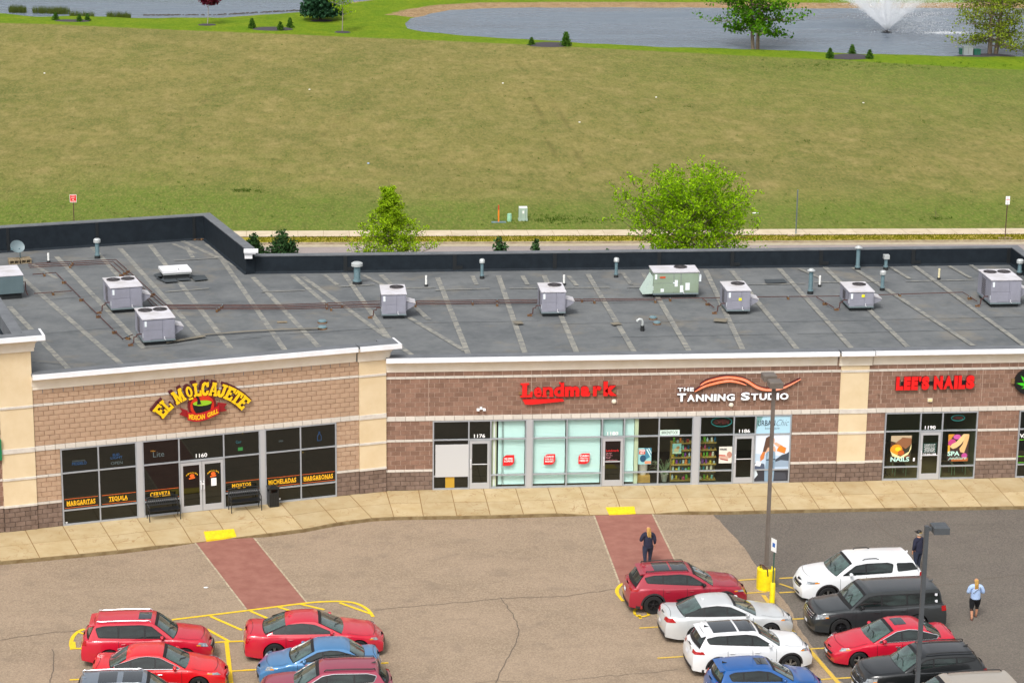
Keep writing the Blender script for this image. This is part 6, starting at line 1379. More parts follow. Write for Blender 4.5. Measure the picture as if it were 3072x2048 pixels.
    gpatch('window_surround', g0+.01, g1+.02, (wsc[1], wsc[1]), .003, m_trim); ws = gpatch('windscreen', g0+.07, g1-.01, (wsc[0], wsc[0]), .007, m_cgl)
    gpatch('window_surround', g2+.04, g3-.0, (rwin[1], rwin[1]), .003, m_trim); gpatch('rear_window', g2+.08, g3-.05, (rwin[0], rwin[0]*.97), .007, m_cgl if not clad else m_cg)
    if sunroof:
        for sr in (sunroof if isinstance(sunroof, list) else [sunroof]): gpatch('sunroof', sr[0], sr[1], (sr[2], sr[2]), .006, m_sun)
    D = [(X(d), z) for d, z in dlo]; D = smooth_poly(D, .05)
    def gface(nm, poly, off, m_, sg, par=root):
        g_ = MB(); xa, xb = min(p[0] for p in poly), max(p[0] for p in poly); k = max(2, int((xb-xa)/.12))
        for i in range(k):
            q = clip(poly, xa+(xb-xa)*i/k, xa+(xb-xa)*(i+1)/k)
            if len(q) > 2: g_.poly([(x, sg*(gy(x, z)+off), z) for x, z in (q if sg > 0 else q[::-1])])
        return g_.build(nm, m_, par, smooth=True)
    ps = [X(p) for p in pil]; edges = [max(p[0] for p in D)+.1]+ps+[min(p[0] for p in D)-.1]
    for sg in (-1, 1):
        gface('window_surround', inset(D, -.012), .006, m_trim, sg)
        for a, c in zip(edges, edges[1:]):
            q = clip(inset(D, .022), c+.032, a-.032)
            if len(q) > 2: gface('window', q, .010, m_cg, sg)
        if chrome:
            t_ = MB(); q = dens(inset(D, -.02), .2); t_.tube([(x, sg*(gy(x, z)+.012), z) for x, z in q+[q[0]]], .014, 5, cap=False); t_.build('chrome_window_trim', m_chr, root, smooth=True)
    # shut lines and handles
    lines = [X(g0+.32)]+ps[:2 if len(ps) > 1 else 1]
    for sg in (-1, 1):
        for i, x in enumerate(lines):
            z0 = max(clr+.10, 0); z1 = min(topz(x)-.05, zb0+.02); zz = np.linspace(z0, z1, 7); pts = []
            for z in zz:
                xx = x
                if i == 2 and z < R_*2.3: xx = max(x, ax[1]+math.sqrt(max(0, (Ra+.06)**2-(z-R_)**2)))
                pts.append(side(xx, z, sg, .0025))
            s_ = MB()
            for p, q in zip(pts, pts[1:]): s_.quad((p[0]-.007, p[1], p[2]), (p[0]+.007, p[1], p[2]), (q[0]+.007, q[1], q[2]), (q[0]-.007, q[1], q[2]))
            s_.build('shut_line', m_trim, root)
    for sg in (-1, 1):
        for x in ps[:2 if len(ps) > 1 else 1]:
            p = side(x+.17, topz(x)-.15, sg, .01); h_ = MB(); h_.tube([(p[0]-.09, p[1], p[2]), (p[0]-.07, p[1]+sg*.03, p[2]), (p[0]+.07, p[1]+sg*.03, p[2]), (p[0]+.09, p[1], p[2])], .013, 5); h_.build('door_handle', m_chr if chrome else paint, root)
    xh = hl-.24                                              # bonnet edge and tail lid lines
    for xl_, nm in ((xh, 'bonnet_line'), (X(gh[-1][0])-.30 if topz(-hl+.1) < zb0+.12 and not rails else None, 'boot_line')):
        if xl_ is None: continue
        q = MB(); ww_ = hw*plan(xl_)*.80
        for t in range(10):
            y0, y1 = -ww_+2*ww_*t/10, -ww_+2*ww_*(t+1)/10; zz_ = lambda y, xx: topz(xx)+hood_crown*.8*(1-(y/(hw*plan(xx)*.945))**2)+.004; xo = lambda y: xl_+lean(xl_, topz(xl_), topz(xl_))-.10*(y/ww_)**2
            a_, b_ = xo(y0), xo(y1); q.quad((a_, y0, zz_(y0, a_)), (a_+.014, y0, zz_(y0, a_)), (b_+.014, y1, zz_(y1, b_)), (b_, y1, zz_(y1, b_)))
        q.build(nm, m_trim, root)
    for sg in (-1, 1):
        q = MB(); x_0, x_1 = X(fo)+0-Ra-.25 if 0 else X(gh[0][0])+.02, hl-.42
        for t in range(8):
            a_, b_ = x_0+(x_1-x_0)*t/8, x_0+(x_1-x_0)*(t+1)/8; f_ = lambda xx, w_: (xx, sg*(hw*plan(xx)*.945*(.86+w_)), topz(xx)+hood_crown*.8*(1-.86**2)+.004)
            q.quad(f_(a_, 0), f_(b_, 0), f_(b_, .015), f_(a_, .015))
        q.build('bonnet_line', m_trim, root)
    # lamps as wrapped patches: corners (s behind front, z) x4
    def patch(nm, c4, m_, sg, off=.006, nx=8, nz=3, rear=False, par=root):
        g_ = MB(); (a, b_, c_, d_) = [((-hl+p[0]) if rear else X(p[0]), p[1]) for p in c4]
        def fn(u, v):
            x = (a[0]*(1-u)+b_[0]*u)*(1-v)+(d_[0]*(1-u)+c_[0]*u)*v; z = (a[1]*(1-u)+b_[1]*u)*(1-v)+(d_[1]*(1-u)+c_[1]*u)*v
            lim = hl-.0
            if abs(x) > lim:                                 # continue round the corner onto the end face
                e = 1 if x > 0 else -1; over = abs(x)-lim; y = hw*plan(e*hl)*prof(z, topz(e*hl))-over; return (capx(y, z, e, off), sg*y, z)
            return side(x, z, sg, off)
        g_.grid(fn, [i/nx for i in range(nx+1)], [i/nz for i in range(nz+1)]); return g_.build(nm, m_, par, smooth=True)
    for sg in (-1, 1):
        if head: hp = patch('headlight', head, m_hl, sg, .008); 
        if head:
            (a, z0), (c, z1) = head[1], head[2]; a2, z2 = head[0]
            patch('turn_signal', [(a2*.25+a*.75, z0*.75+z2*.25+.01), (a, z0), (a, z0+.04), (a2*.25+a*.75, z0*.75+z2*.25+.06)], m_amb, sg, .012, 3, 1)
        if tailp: patch('taillight', tailp, m_tl, sg, .010, rear=True)
    def nosep(nm, ya, z0, z1, m_, end=1, off=.010, taper=1., z0b=None):
        g_ = MB(); g_.grid(lambda u, v: (lambda y, z: (capx(y, z, end, off), y, z))((2*u-1)*ya*(1+(taper-1)*v), z0+(z1-z0)*v), [i/8 for i in range(9)], [i/3 for i in range(4)]); return g_.build(nm, m_, root, smooth=True)
    gr = grille or (.42, .42, .66); nosep('grille', gr[0], gr[1], gr[2], m_trim, taper=1.12)
    if len(gr) > 3:
        for i in range(gr[3]): z = gr[1]+(gr[2]-gr[1])*(i+.5)/gr[3]; nosep('grille_bar', gr[0]*.97, z-.012, z+.012, m_chr, off=.02)
    nosep('lower_intake', hw*.45, clr+.12, clr+.2, m_trim)
    if plate_f: nosep('number_plate', .155, .40, .52, m_plate, off=.035)
    nosep('number_plate', .155, .62 if not clad else .72, .74 if not clad else .84, m_plate, -1, .02); nosep('rear_bumper_trim', hw*.7, clr+.06, clr+.2, m_clad, -1)
    if clad:
        c_ = MB()
        for sg in (-1, 1):
            st = [s for s in ss if not any(abs(s-c) < Ra+.05 for c in ax)]
            for a, c in zip(st, st[1:]):
                if c-a < .2 and a > -hl+.25 and c < hl-.35: c_.quad(side(a, zbot(a), sg, .008), side(c, zbot(c), sg, .008), side(c, zbot(c)+.11, sg, .008), side(a, zbot(a)+.11, sg, .008))
            for c in ax:
                for i in range(16):
                    t0, t1 = math.pi*i/16, math.pi*(i+1)/16
                    P4 = [side(c+rr_*math.cos(t), R_+rr_*math.sin(t), sg, .010) for rr_, t in ((Ra-.005, t0), (Ra-.005, t1), (Ra+.065, t1), (Ra+.065, t0))]; c_.quad(*P4)
        c_.build('wheel_arch_cladding', m_clad, root)
    # wheels
    for wi, c in enumerate(ax):
        for sg in (-1, 1):
            wy = sg*(hw-.125); w = MB(); tw = .11
            w.lathe([(R_*.62, tw), (R_*.93, tw), (R_*.99, tw-.02), (R_, tw-.05), (R_, -tw+.05), (R_*.99, -tw+.02), (R_*.93, -tw), (R_*.62, -tw)], 28, (0, 0, 0), axis='y', caps=False)
            wo = w.build('wheel', m_tyre, root, smooth=True); wo.location = (c, wy, R_)
            r_ = MB(); y = sg*(tw-.03); r_.lathe([(R_*.64, y+sg*.012), (R_*.60, y+sg*.012), (R_*.58, y-sg*.05), (R_*.3, y-sg*.07), (.001, y-sg*.07)], 24, axis='y', caps=False, mi=1)
            r_.lathe([(R_*.66, y+sg*.013), (R_*.59, y+sg*.016)], 28, axis='y', caps=False); r_.lathe([(.06, y), (.05, y+sg*.012), (.001, y+sg*.014)], 12, axis='y', caps=False)
            for q in range(rimtype):
                for dq in ((-.14, .14) if rimtype == 5 else (0,)):
                    a = 2*math.pi*q/rimtype+.3+dq; ca, sa = math.cos(a), math.sin(a); hw_ = .018 if rimtype == 5 else .022
                    r_.add([(.04*ca-hw_*sa, y, .04*sa+hw_*ca), (.04*ca+hw_*sa, y, .04*sa-hw_*ca), (R_*.6*ca+hw_*sa, y+sg*.008, R_*.6*sa-hw_*ca), (R_*.6*ca-hw_*sa, y+sg*.008, R_*.6*sa+hw_*ca)], [(0, 1, 2, 3)] if sg < 0 else [(3, 2, 1, 0)])
            r_.build('rim', [rim, m_under], wo, smooth=False)
    # mirrors, wipers, rails, fin
    mxx = X(mx if mx else g0+.55); zmr = zb0+.10
    for sg in (-1, 1):
        q = MB(); y = sg*(gy(mxx, zmr)+.13); q.blob((mxx-.0, y, zmr+.01), (.06, .105, .07), 10, 6); q.box(mxx-.065, mxx-.03, y-.085, y+.085, zmr-.04, zmr+.06); q.tube([(mxx, sg*(gy(mxx, zmr)-.02), zmr-.04), (mxx, y, zmr-.03)], .025, 6); q.build('wing_mirror', mirror or paint, root, smooth=True)
    if wiper:
        q = MB(); i0 = next(i for i in range(n) if gp[i][0] <= X(g0+.10)); i1 = next(i for i in range(n) if gp[i][0] <= X(g0+.30))
        for va, vb in ((.62, .05), (-.05, -.62)): q.tube([tape(i0, va, .03), tape(i1, (va*.4+vb*.6), .03), tape(i0+1, vb, .03)], .012, 4)
        gp_ = q.build('wiper', m_trim, root); gpatch('cowl', g0-.02, g0+.09, (.93, .93), .012, m_trim)
    if rails:
        a, c, m_ = rails; idx = [i for i in range(n) if X(c) <= gp[i][0] <= X(a)]
        for sg in (-1, 1):
            pts = [tape(i, sg*.86, .055) for i in idx]; e0 = tape(idx[0], sg*.86, .0); e1 = tape(idx[-1], sg*.86, .0); MB().tube([e0]+pts[1:-1]+[e1], .022, 6, flat=.8).build('roof_rail', m_, root, smooth=True)
    if fin:
        i = next(i for i in range(n) if gp[i][0] <= X(g2-.12)); x, y, z = tape(i, 0); MB().add([(x+.11, 0, z), (x-.08, -.03, z), (x-.08, .03, z), (x-.08, 0, z+.075)], [(0, 1, 3), (0, 3, 2), (1, 2, 3)]).build('antenna_fin', paint if fin is True else m_trim, root)
    if extras: extras(locals())
    return root
def sedan(L, H, hz=.80, tz=.98, wsb=1.25, rfs=2.05, rfe=3.35, rgb=4.05, belt=.92):
    top = [(0, .60), (.06, .66), (.35, hz-.03), (.8, hz+.03), (wsb, belt), (L*.5, belt+.01), (rgb-.2, tz-.03), (rgb+.15, tz), (L-.25, tz), (L-.05, tz-.02), (L, tz-.08)]
    gh = [(wsb-.12, belt-.0), (rfs, H-.06), ((rfs*.7+rfe*.3), H), ((rfs*.35+rfe*.65), H-.005), (rfe, H-.07), (rgb, tz-.01)]
    return top, gh
def suv(L, H, hz=.98, wsb=1.25, rfs=1.95, rfe=None, belt=1.06, nz=.78, rgl=1.05, tail=.30):
    rfe = rfe or L-.45; e = L-.10
    top = [(0, nz-.08), (.05, nz), (.32, hz-.03), (.8, hz+.03), (wsb, belt), (L*.5, belt+.01), (L-.9, belt+.02), (L-.12, belt+.0), (L-.04, belt-.02), (L, belt-.06)]
    gh = [(wsb-.12, belt-.01), (rfs, H-.07), (rfs+.45, H-.01), ((rfs+rfe)/2, H), (rfe-.25, H-.02), (rfe, H-.06), (L-tail*.5, rgl)]
    return top, gh
def dlo_sedan(L, H, wsb, rfs, rfe, rgb, belt, tip=.04): return [(wsb+.28, belt+.035), (rfs+.12, H-.15), (rfs+.55, H-.095), (rfe-.35, H-.12), (rgb-.28, belt+.15), (rgb-.32, belt+.075)]
def dlo_suv(L, H, wsb, rfs, rfe, belt, back=.0, kick=.10): return [(wsb+.30, belt+.03), (rfs+.12, H-.17), (rfs+.5, H-.115), (rfe-.35, H-.13), (rfe-.05-back, H-.20), (rfe-.15-back, belt+kick)]
CRED = paintm('red', '#c01430'); CRED2 = paintm('bright_red', '#d4101c'); CDR = paintm('dark_red', '#9c1a30', .1); CMAR = paintm('maroon', '#96304a', .2); CWH = paintm('white', '#e2e4e6'); CSIL = paintm('silver', '#cfd2d3', .25, .3); CBLU = paintm('blue', '#0c5499', .1); CSTB = paintm('steel_blue', '#4a7fae', .25); CGR = paintm('graphite', '#35393b', .3); CBLK = paintm('black', '#15181a', .1); CBEI = paintm('beige', '#b5ab9d', .35); CSL = paintm('slate', '#6d7884', .25)
G2 = rad(3)
# local anchor -> world: give the photo position (2352 px) of a known local point and its height
CS = .955
def park(px, lx, ly, lz, rz):
    lx, ly, lz = lx*CS, ly*CS, lz*CS
    wx, wy, _ = at(px[0], px[1], LOT+lz); c, s = math.cos(rz), math.sin(rz); return (wx-(lx*c-ly*s), wy-(lx*s+ly*c), LOT)
H_OUT = [(.0, .78), (.55, .80), (.48, .93), (-.12, .86)]
# 1 red suv with silver rails (faces right)
L = 4.66; t, g = suv(L, 1.70, .99, 1.30, 2.0, 4.15, 1.08, .80, 1.10)
car('red_suv', 'red suv with silver roof rails and a small sunroof, topmost car of the left column', park((251, 1536), -L/2+1.0, -.9, .0, rad(-1)), rad(-1), L, 1.80, 1.70, CRED, .96, 2.67, .36, .22, t, g, dlo_suv(L, 1.70, 1.30, 2.0, 4.15, 1.08, -.02), (2.36, 3.30), rf=.72,
    head=[(-.10, .68), (.52, .80), (.42, .92), (-.10, .80)], tailp=[(-.06, .88), (.20, .88), (.16, 1.06), (-.06, 1.06)], rails=(2.15, 4.1, m_chr), sunroof=(2.12, 2.62, .5), grille=(.42, .50, .74, 2), fin=False, spoil=4.2, rim=m_rims, rwin=(.88, .95))
# 2 bright red sedan
L = 4.67; t, g = sedan(L, 1.46, .80, 1.00, 1.30, 2.15, 3.35, 4.12, .94)
car('red_sedan', 'bright red sedan with a chrome window line, second car of the left column', park((495, 1549), L/2-.33, -.75, .68, rad(-1)), rad(-1), L, 1.80, 1.46, CRED2, .92, 2.70, .33, .18, t, g, dlo_sedan(L, 1.46, 1.30, 2.15, 3.35, 4.12, .94), (2.42, 3.28), rf=.68,
    head=[(-.12, .62), (.62, .74), (.60, .80), (-.12, .72)], tailp=[(-.2, .82), (.25, .84), (.2, .98), (-.2, .96)], grille=(.45, .40, .58, 2), chrome=True, rim=m_rims)
# 3 slate suv cut by the bottom edge
L = 4.78; t, g = suv(L, 1.74, 1.02, 1.35, 2.1, 4.3, 1.12, .84, 1.15)
car('slate_suv', 'slate grey suv with chrome roof rails, cut by the bottom edge at the left', park((171, 1561), -L/2+.25, -.0, 1.66, rad(0)), rad(0), L, 1.93, 1.74, CSL, .95, 2.85, .37, .22, t, g, dlo_suv(L, 1.74, 1.35, 2.1, 4.3, 1.12), (2.5, 3.45), rf=.74,
    head=[(-.1, .72), (.5, .82), (.42, .94), (-.1, .86)], tailp=[(-.1, .95), (.2, .95), (.2, 1.1), (-.1, 1.1)], rails=(2.2, 4.3, m_chr), sunroof=[(2.25, 2.98, .62), (3.0, 3.75, .62)], clad=True, rim=m_rims)
# 4 large red sedan
L = 5.04; t, g = sedan(L, 1.48, .86, 1.06, 1.45, 2.35, 3.45, 4.45, .99)
car('red_sedan', 'large red sedan on the hatched bay in the middle column, its silver wheel in view', park((631, 1521), -L/2+1.07, -.93, .0, rad(1)), rad(1), L, 1.90, 1.48, CRED, .92, 3.05, .365, .17, t, g, [(1.78, 1.03), (2.5, 1.33), (2.95, 1.385), (3.45, 1.36), (4.02, 1.15), (4.02, 1.07)], (2.66, 3.55), rf=.66,
    head=[(-.02, .66), (.50, .74), (.46, .82), (-.05, .76)], tailp=[(-.3, .86), (.1, .74), (.2, .94), (-.3, .96)], grille=(.5, .42, .62), rim=m_rims, plate_f=False, rk=.12)
# 5 steel blue sedan (faces left)
L = 4.30; t, g = sedan(L, 1.46, .86, 1.02, 1.15, 1.95, 3.15, 3.80, .98)
car('blue_sedan', 'steel blue small sedan with a black nose cover, facing left in the middle column', park((596, 1518), L/2-.02, -.1, .74, rad(181)), rad(181), L, 1.69, 1.46, CSTB, .85, 2.55, .30, .17, t, g, dlo_sedan(L, 1.46, 1.15, 1.95, 3.15, 3.80, .98), (2.25, 3.02), rf=.70,
    head=[(-.02, .66), (.52, .76), (.46, .88), (-.08, .80)], tailp=[(-.15, .84), (.22, .84), (.2, 1.0), (-.15, 1.0)], grille=(.5, .36, .72), fin=False, extras=lambda v: v['nosep']('nose_cover', .55, .60, .80, m_trim, off=.02), rim=m_rims)
# 6 maroon crossover cut by the bottom (faces left)
L = 4.72; t, g = suv(L, 1.64, 1.0, 1.3, 2.15, 4.15, 1.06, .80, 1.12)
car('maroon_crossover', 'maroon crossover with black roof rails, cut by the bottom edge in the middle column', park((862, 1524), -L/2+.62, 0, 1.58, rad(180)), rad(180), L, 1.86, 1.64, CMAR, .95, 2.75, .36, .22, t, g, dlo_suv(L, 1.64, 1.3, 2.15, 4.15, 1.06, .0, .2), (2.4, 3.35), rf=.70,
    head=[(-.1, .7), (.5, .82), (.42, .92), (-.1, .84)], tailp=[(-.1, .95), (.25, .95), (.2, 1.05), (-.1, 1.05)], rails=(2.3, 4.1, m_trim), chrome=True, clad=True, fin=2)
# 7 dark red crossover
L = 4.64; t, g = suv(L, 1.63, .96, 1.32, 2.15, 4.05, 1.05, .78, 1.12)
car('dark_red_crossover', 'dark red crossover with glass roof and black wheels, at the end of the right crossing', park((1499, 1411), -L/2+.90, -.93, .0, rad(1.5)), rad(1.5), L, 1.86, 1.63, CDR, .93, 2.78, .375, .21, t, g, dlo_suv(L, 1.63, 1.32, 2.15, 4.05, 1.05, -.05, .19), (2.40, 3.34), rf=.70,
    head=[(-.05, .72), (.55, .80), (.52, .86), (-.1, .80)], tailp=[(-.3, .93), (.30, .93), (.38, 1.03), (-.3, 1.0)], rails=(2.3, 4.0, m_trim), sunroof=[(2.25, 2.95, .66), (2.97, 3.65, .66)], grille=(.45, .42, .68, 0), rwin=(.9, .96), clad=True, mirror=m_trim, spoil=4.05)
# 8 silver sedan
L = 4.92; t, g = sedan(L, 1.46, .83, 1.05, 1.40, 2.30, 3.45, 4.35, .97)
car('silver_sedan', 'silver sedan with red tail lamps between the dark red crossover and the white one', park((1769, 1470), L/2-.93, -.92, .0, rad(3)), rad(3), L, 1.85, 1.46, CSIL, .93, 2.83, .335, .18, t, g, [(1.75, 1.0), (2.45, 1.31), (2.95, 1.37), (3.45, 1.34), (4.2, 1.12), (4.15, 1.06)], (2.58, 3.45), rf=.66,
    head=[(-.1, .64), (.52, .74), (.46, .80), (-.1, .72)], tailp=[(-.30, .84), (.38, .86), (.25, 1.02), (-.3, .98)], grille=(.48, .40, .60), rim=m_rims, rk=.2)
# 9 white crossover
L = 4.48; t, g = suv(L, 1.65, .98, 1.22, 2.02, 3.95, 1.07, .80, 1.15)
car('white_crossover', 'white crossover with a black glass roof, facing right between silver sedan and blue hatchback', park((1815, 1548), L/2-.88, -.92, .0, rad(3.5)), rad(3.5), L, 1.85, 1.65, CWH, .88, 2.67, .365, .21, t, g, dlo_suv(L, 1.65, 1.22, 2.02, 3.95, 1.07, -.08, .20), (2.30, 3.22), rf=.70,
    head=[(-.08, .78), (.50, .86), (.42, .95), (-.1, .90)], tailp=[(-.25, .90), (.42, .92), (.36, 1.02), (-.25, 1.02)], sunroof=[(2.04, 2.80, .84), (2.82, 3.72, .84)], grille=(.45, .50, .76, 2), clad=True, rim=m_rims, rwin=(.9, .96), spoil=4.0, fin=2)
# 10 blue hatchback cut by bottom
L = 4.04; t, g = suv(L, 1.52, .90, 1.12, 1.90, 3.62, 1.0, .74, 1.06)
car('blue_hatchback', 'bright blue hatchback with a small sunroof, cut by the bottom edge in the right block', park((1648, 1512), -L/2+.42, .50, 1.45, rad(3.5)), rad(3.5), L, 1.735, 1.52, CBLU, .80, 2.52, .31, .17, t, g, dlo_suv(L, 1.52, 1.12, 1.90, 3.62, 1.0, .08, .12), (2.12, 2.98), rf=.70,
    head=[(-.1, .66), (.5, .78), (.42, .88), (-.1, .80)], tailp=[(-.1, .80), (.2, .80), (.15, 1.05), (-.1, 1.05)], sunroof=(1.98, 2.45, .48), grille=(.4, .40, .62), rim=m_rims, spoil=3.62, fin=2)
# 11 white suv (faces left)
L = 4.92; t, g = suv(L, 1.70, 1.06, 1.25, 1.95, 4.45, 1.13, .86, 1.18)
car('white_suv', 'white suv with dark short roof rails, topmost car of the right column', park((1901, 1389), L/2-.98, .93, .0, rad(184)), rad(184), L, 1.92, 1.70, CWH, .98, 2.86, .375, .22, t, g, [(1.55, 1.16), (2.1, 1.51), (2.55, 1.57), (3.4, 1.57), (3.62, 1.5), (3.55, 1.20)], (2.5,), rf=.74,
    head=[(-.08, .80), (.62, .90), (.55, .96), (-.1, .94)], tailp=[(-.05, .95), (.25, .95), (.2, 1.15), (-.05, 1.15)], grille=(.42, .62, .90, 3), clad=True, rim=m_rims, rails=(2.4, 3.1, m_trim), mx=1.85,
    extras=lambda v: [v['gface']('window', smooth_poly([(v['X'](3.78), 1.22), (v['X'](3.74), 1.55), (v['X'](4.42), 1.53), (v['X'](4.62), 1.26)], .06), .01, m_cg, s) for s in (-1, 1)])
# 12 graphite boxy wagon (faces left)
L = 5.13; H = 1.73; e = L
t = [(0, .80), (.05, .88), (.3, .99), (.8, 1.03), (1.35, 1.08), (2.5, 1.10), (L-.9, 1.11), (L-.12, 1.10), (L-.03, 1.08), (L, 1.02)]; g = [(1.22, 1.07), (1.95, H-.08), (2.4, H-.01), (3.5, H), (4.5, H-.01), (4.85, H-.06), (L-.10, 1.13)]
car('graphite_wagon', 'graphite grey boxy wagon with black wheels and stickers on its rear side window', park((1930, 1464), L/2-.97, .94, .0, rad(184)), rad(184), L, 1.93, H, CGR, .97, 3.0, .375, .20, t, g, [(1.50, 1.14), (2.02, 1.50), (2.35, 1.56), (4.5, 1.56), (4.82, 1.53), (4.92, 1.16)], (2.55, 3.55), rf=.78, bow=.10,
    head=[(-.02, .72), (.50, .80), (.48, .92), (-.04, .90)], tailp=[(-.02, .86), (.22, .86), (.22, 1.06), (-.02, 1.06)], grille=(.52, .66, .88, 3), mx=1.75, mirror=m_trim, chrome=False, nose=.08, tail=.04, fk=.2, rk=.08,
    extras=lambda v: [MB().box(v['X'](4.72)-.06, v['X'](4.72)+.04, -v['gy'](v['X'](4.72), zq)-.016, -v['gy'](v['X'](4.72), zq)-.011, zq-.05, zq+.06).build('sticker', m_plate, v['root']) if 0 else MB().box(v['X'](4.7)-.05, v['X'](4.7)+.05, v['gy'](v['X'](4.7), zq)+.011, v['gy'](v['X'](4.7), zq)+.02, zq-.05, zq+.05).build('sticker', m_plate, v['root']) for zq in (1.24, 1.48)])
# 13 red sedan (faces left)
L = 4.64; t, g = sedan(L, 1.44, .80, 1.02, 1.35, 2.20, 3.40, 4.15, .95)
car('red_sedan', 'red sedan with a chrome window line and sunroof, facing left in the right column', park((1974, 1537), L/2-.90, .90, .0, rad(184)), rad(184), L, 1.80, 1.44, CRED, .88, 2.70, .33, .17, t, g, dlo_sedan(L, 1.44, 1.35, 2.20, 3.40, 4.15, .95), (2.5, 3.3), rf=.68,
    head=[(-.06, .64), (.55, .74), (.50, .82), (-.1, .76)], tailp=[(-.2, .86), (.25, .88), (.2, .98), (-.2, .96)], sunroof=(2.30, 2.80, .52), grille=(.45, .48, .62), chrome=True, rim=m_rims, fin=False)
# 14 black suv (faces left)
L = 4.63; t, g = suv(L, 1.66, 1.05, 1.42, 2.15, 4.10, 1.12, .86, 1.16)
car('black_suv', 'black suv with a shark fin antenna, behind the near lamp post in the right column', park((1987, 1564), L/2-.12, .62, .78, rad(184)), rad(184), L, 1.84, 1.66, CBLK, .93, 2.72, .36, .21, t, g, dlo_suv(L, 1.66, 1.42, 2.15, 4.10, 1.12, -.12, .26), (2.55, 3.4), rf=.73,
    head=[(-.05, .66), (.48, .80), (.50, .94), (-.08, .88)], tailp=[(-.05, .86), (.28, .88), (.22, 1.08), (-.05, 1.08)], grille=(.40, .55, .88, 2), clad=True, rails=(2.3, 4.1, m_trim), fin=2)
# 15 beige van at the corner
L = 4.9; t, g = suv(L, 1.74, 1.0, 1.15, 2.0, 4.45, 1.08, .84, 1.12)
car('beige_van', 'beige van cut by the bottom right corner', park((2190, 1561), -L/2+2.6, 0, 1.74, rad(184)), rad(184), L, 1.95, 1.74, CBEI, .95, 2.95, .34, .2, t, g, dlo_suv(L, 1.74, 1.15, 2.0, 4.45, 1.08), (2.3, 3.4), rf=.76, rails=(2.3, 4.3, m_trim), fin=False,
    head=[(-.1, .7), (.5, .82), (.42, .92), (-.1, .84)], tailp=[(-.05, .86), (.2, .86), (.2, 1.2), (-.05, 1.2)])
# ================================================================ lamp posts, bollards, signs, people
m_brz = mat('bronze_paint', '#6b625a', .5, c2='#5f564f', scale=3); m_dgr = mat('dark_grey_paint', '#4a4e52', .5, c2='#43474b', scale=3); m_yb = mat('yellow_bollard_paint', '#f0dc10', .5, c2='#e2c412', scale=5)
def head(t, x, y, z, m, sx=1):
    h = MB(); h.box(x-.25, x+.25, y-.28, y+.28, z-.13, z+.08); h.add([(x-.25, y-.28, z+.08), (x+.25, y-.28, z+.08), (x+.25, y+.28, z+.08), (x-.25, y+.28, z+.08), (x-.2, y-.22, z+.11), (x+.2, y-.22, z+.11), (x+.2, y+.22, z+.11), (x-.2, y+.22, z+.11)], [(0, 1, 5, 4), (1, 2, 6, 5), (2, 3, 7, 6), (3, 0, 4, 7), (4, 5, 6, 7)]); o = h.build('lamp_head', m, t)
    MB().box(x-.2, x+.2, y-.22, y+.22, z-.145, z-.13).build('lens', m_lab, o)
px, py, _ = at(1758, 1350); 
lp = thing('lamp_post', 'brown lamp post with two heads rising from a yellow drum', 'lamp post', (px, py, LOT))
ht = 8.08
MB().box(-.065, .065, -.065, .065, .8, ht-.03).build('pole', m_brz, lp); MB().box(-.16, .16, -.16, .16, .80, .93).build('base_cover', m_brz, lp)
MB().lathe([(.345, 0), (.35, .3), (.345, .79), (.32, .81), (.02, .815)], 28).build('concrete_drum', m_yb, lp, smooth=True)
MB().tube([(-.22, .05, .8), (-.24, -.0, .95), (-.16, -.18, 1.0), (-.03, -.33, .90), (-.0, -.36, .62)], .025, 6).build('conduit', m_rust, lp)
MB().box(-.05, .05, -.05, .75, ht-.12, ht-.04).build('cross_arm', m_brz, lp)
head(lp, .02, -.12, ht+.03, m_brz); head(lp, -.02, .82, ht+.03, m_brz)
lx, ly = atxy(2098, 1712); lp2 = thing('lamp_post', 'dark grey lamp post with one square head, in front of the black suv', 'lamp post', (lx, ly, LOT))
ht = zat(lx, ly, 1207)-LOT
MB().box(-.065, .065, -.065, .065, 0, ht).build('pole', m_dgr, lp2); MB().box(.065, .16, -.05, .05, ht-.16, ht-.05).build('cross_arm', m_dgr, lp2); head(lp2, .42, 0, ht-.08, m_dgr)
b = thing('bollard', 'slim yellow bollard with a disabled parking sign pole in it', 'bollard', (*atxy(1773, 1388), LOT)); MB().lathe([(.10, 0), (.10, .84), (.08, .87), (.01, .875)], 18).build('post', m_yb, b, smooth=True); MB().lathe([(.103, .03), (.103, .06)], 18, caps=False).build('scuff', m_trim, b)
s = thing('parking_sign', 'green sign pole with a disabled parking plate, rising from the slim bollard', 'sign', (*atxy(1773, 1388), LOT)); m_gp = mat('green_pole', '#2f5147', .5)
MB().box(-.02, .02, -.02, .02, .876, 2.6).build('pole', m_gp, s); pm = Matrix.Rotation(rad(-62), 4, 'Z')
MB(pm).box(-.15, .15, -.032, -.024, 2.1, 2.6).build('plate', m_pvc, s); MB(pm).box(-.07, .07, -.036, -.032, 2.28, 2.44).build('symbol_panel', mat('sign_blue', '#2a62b0', .5), s)
MB(pm).box(-.15, .15, -.024, -.020, 2.1, 2.6).build('plate_back', m_dgr, s)

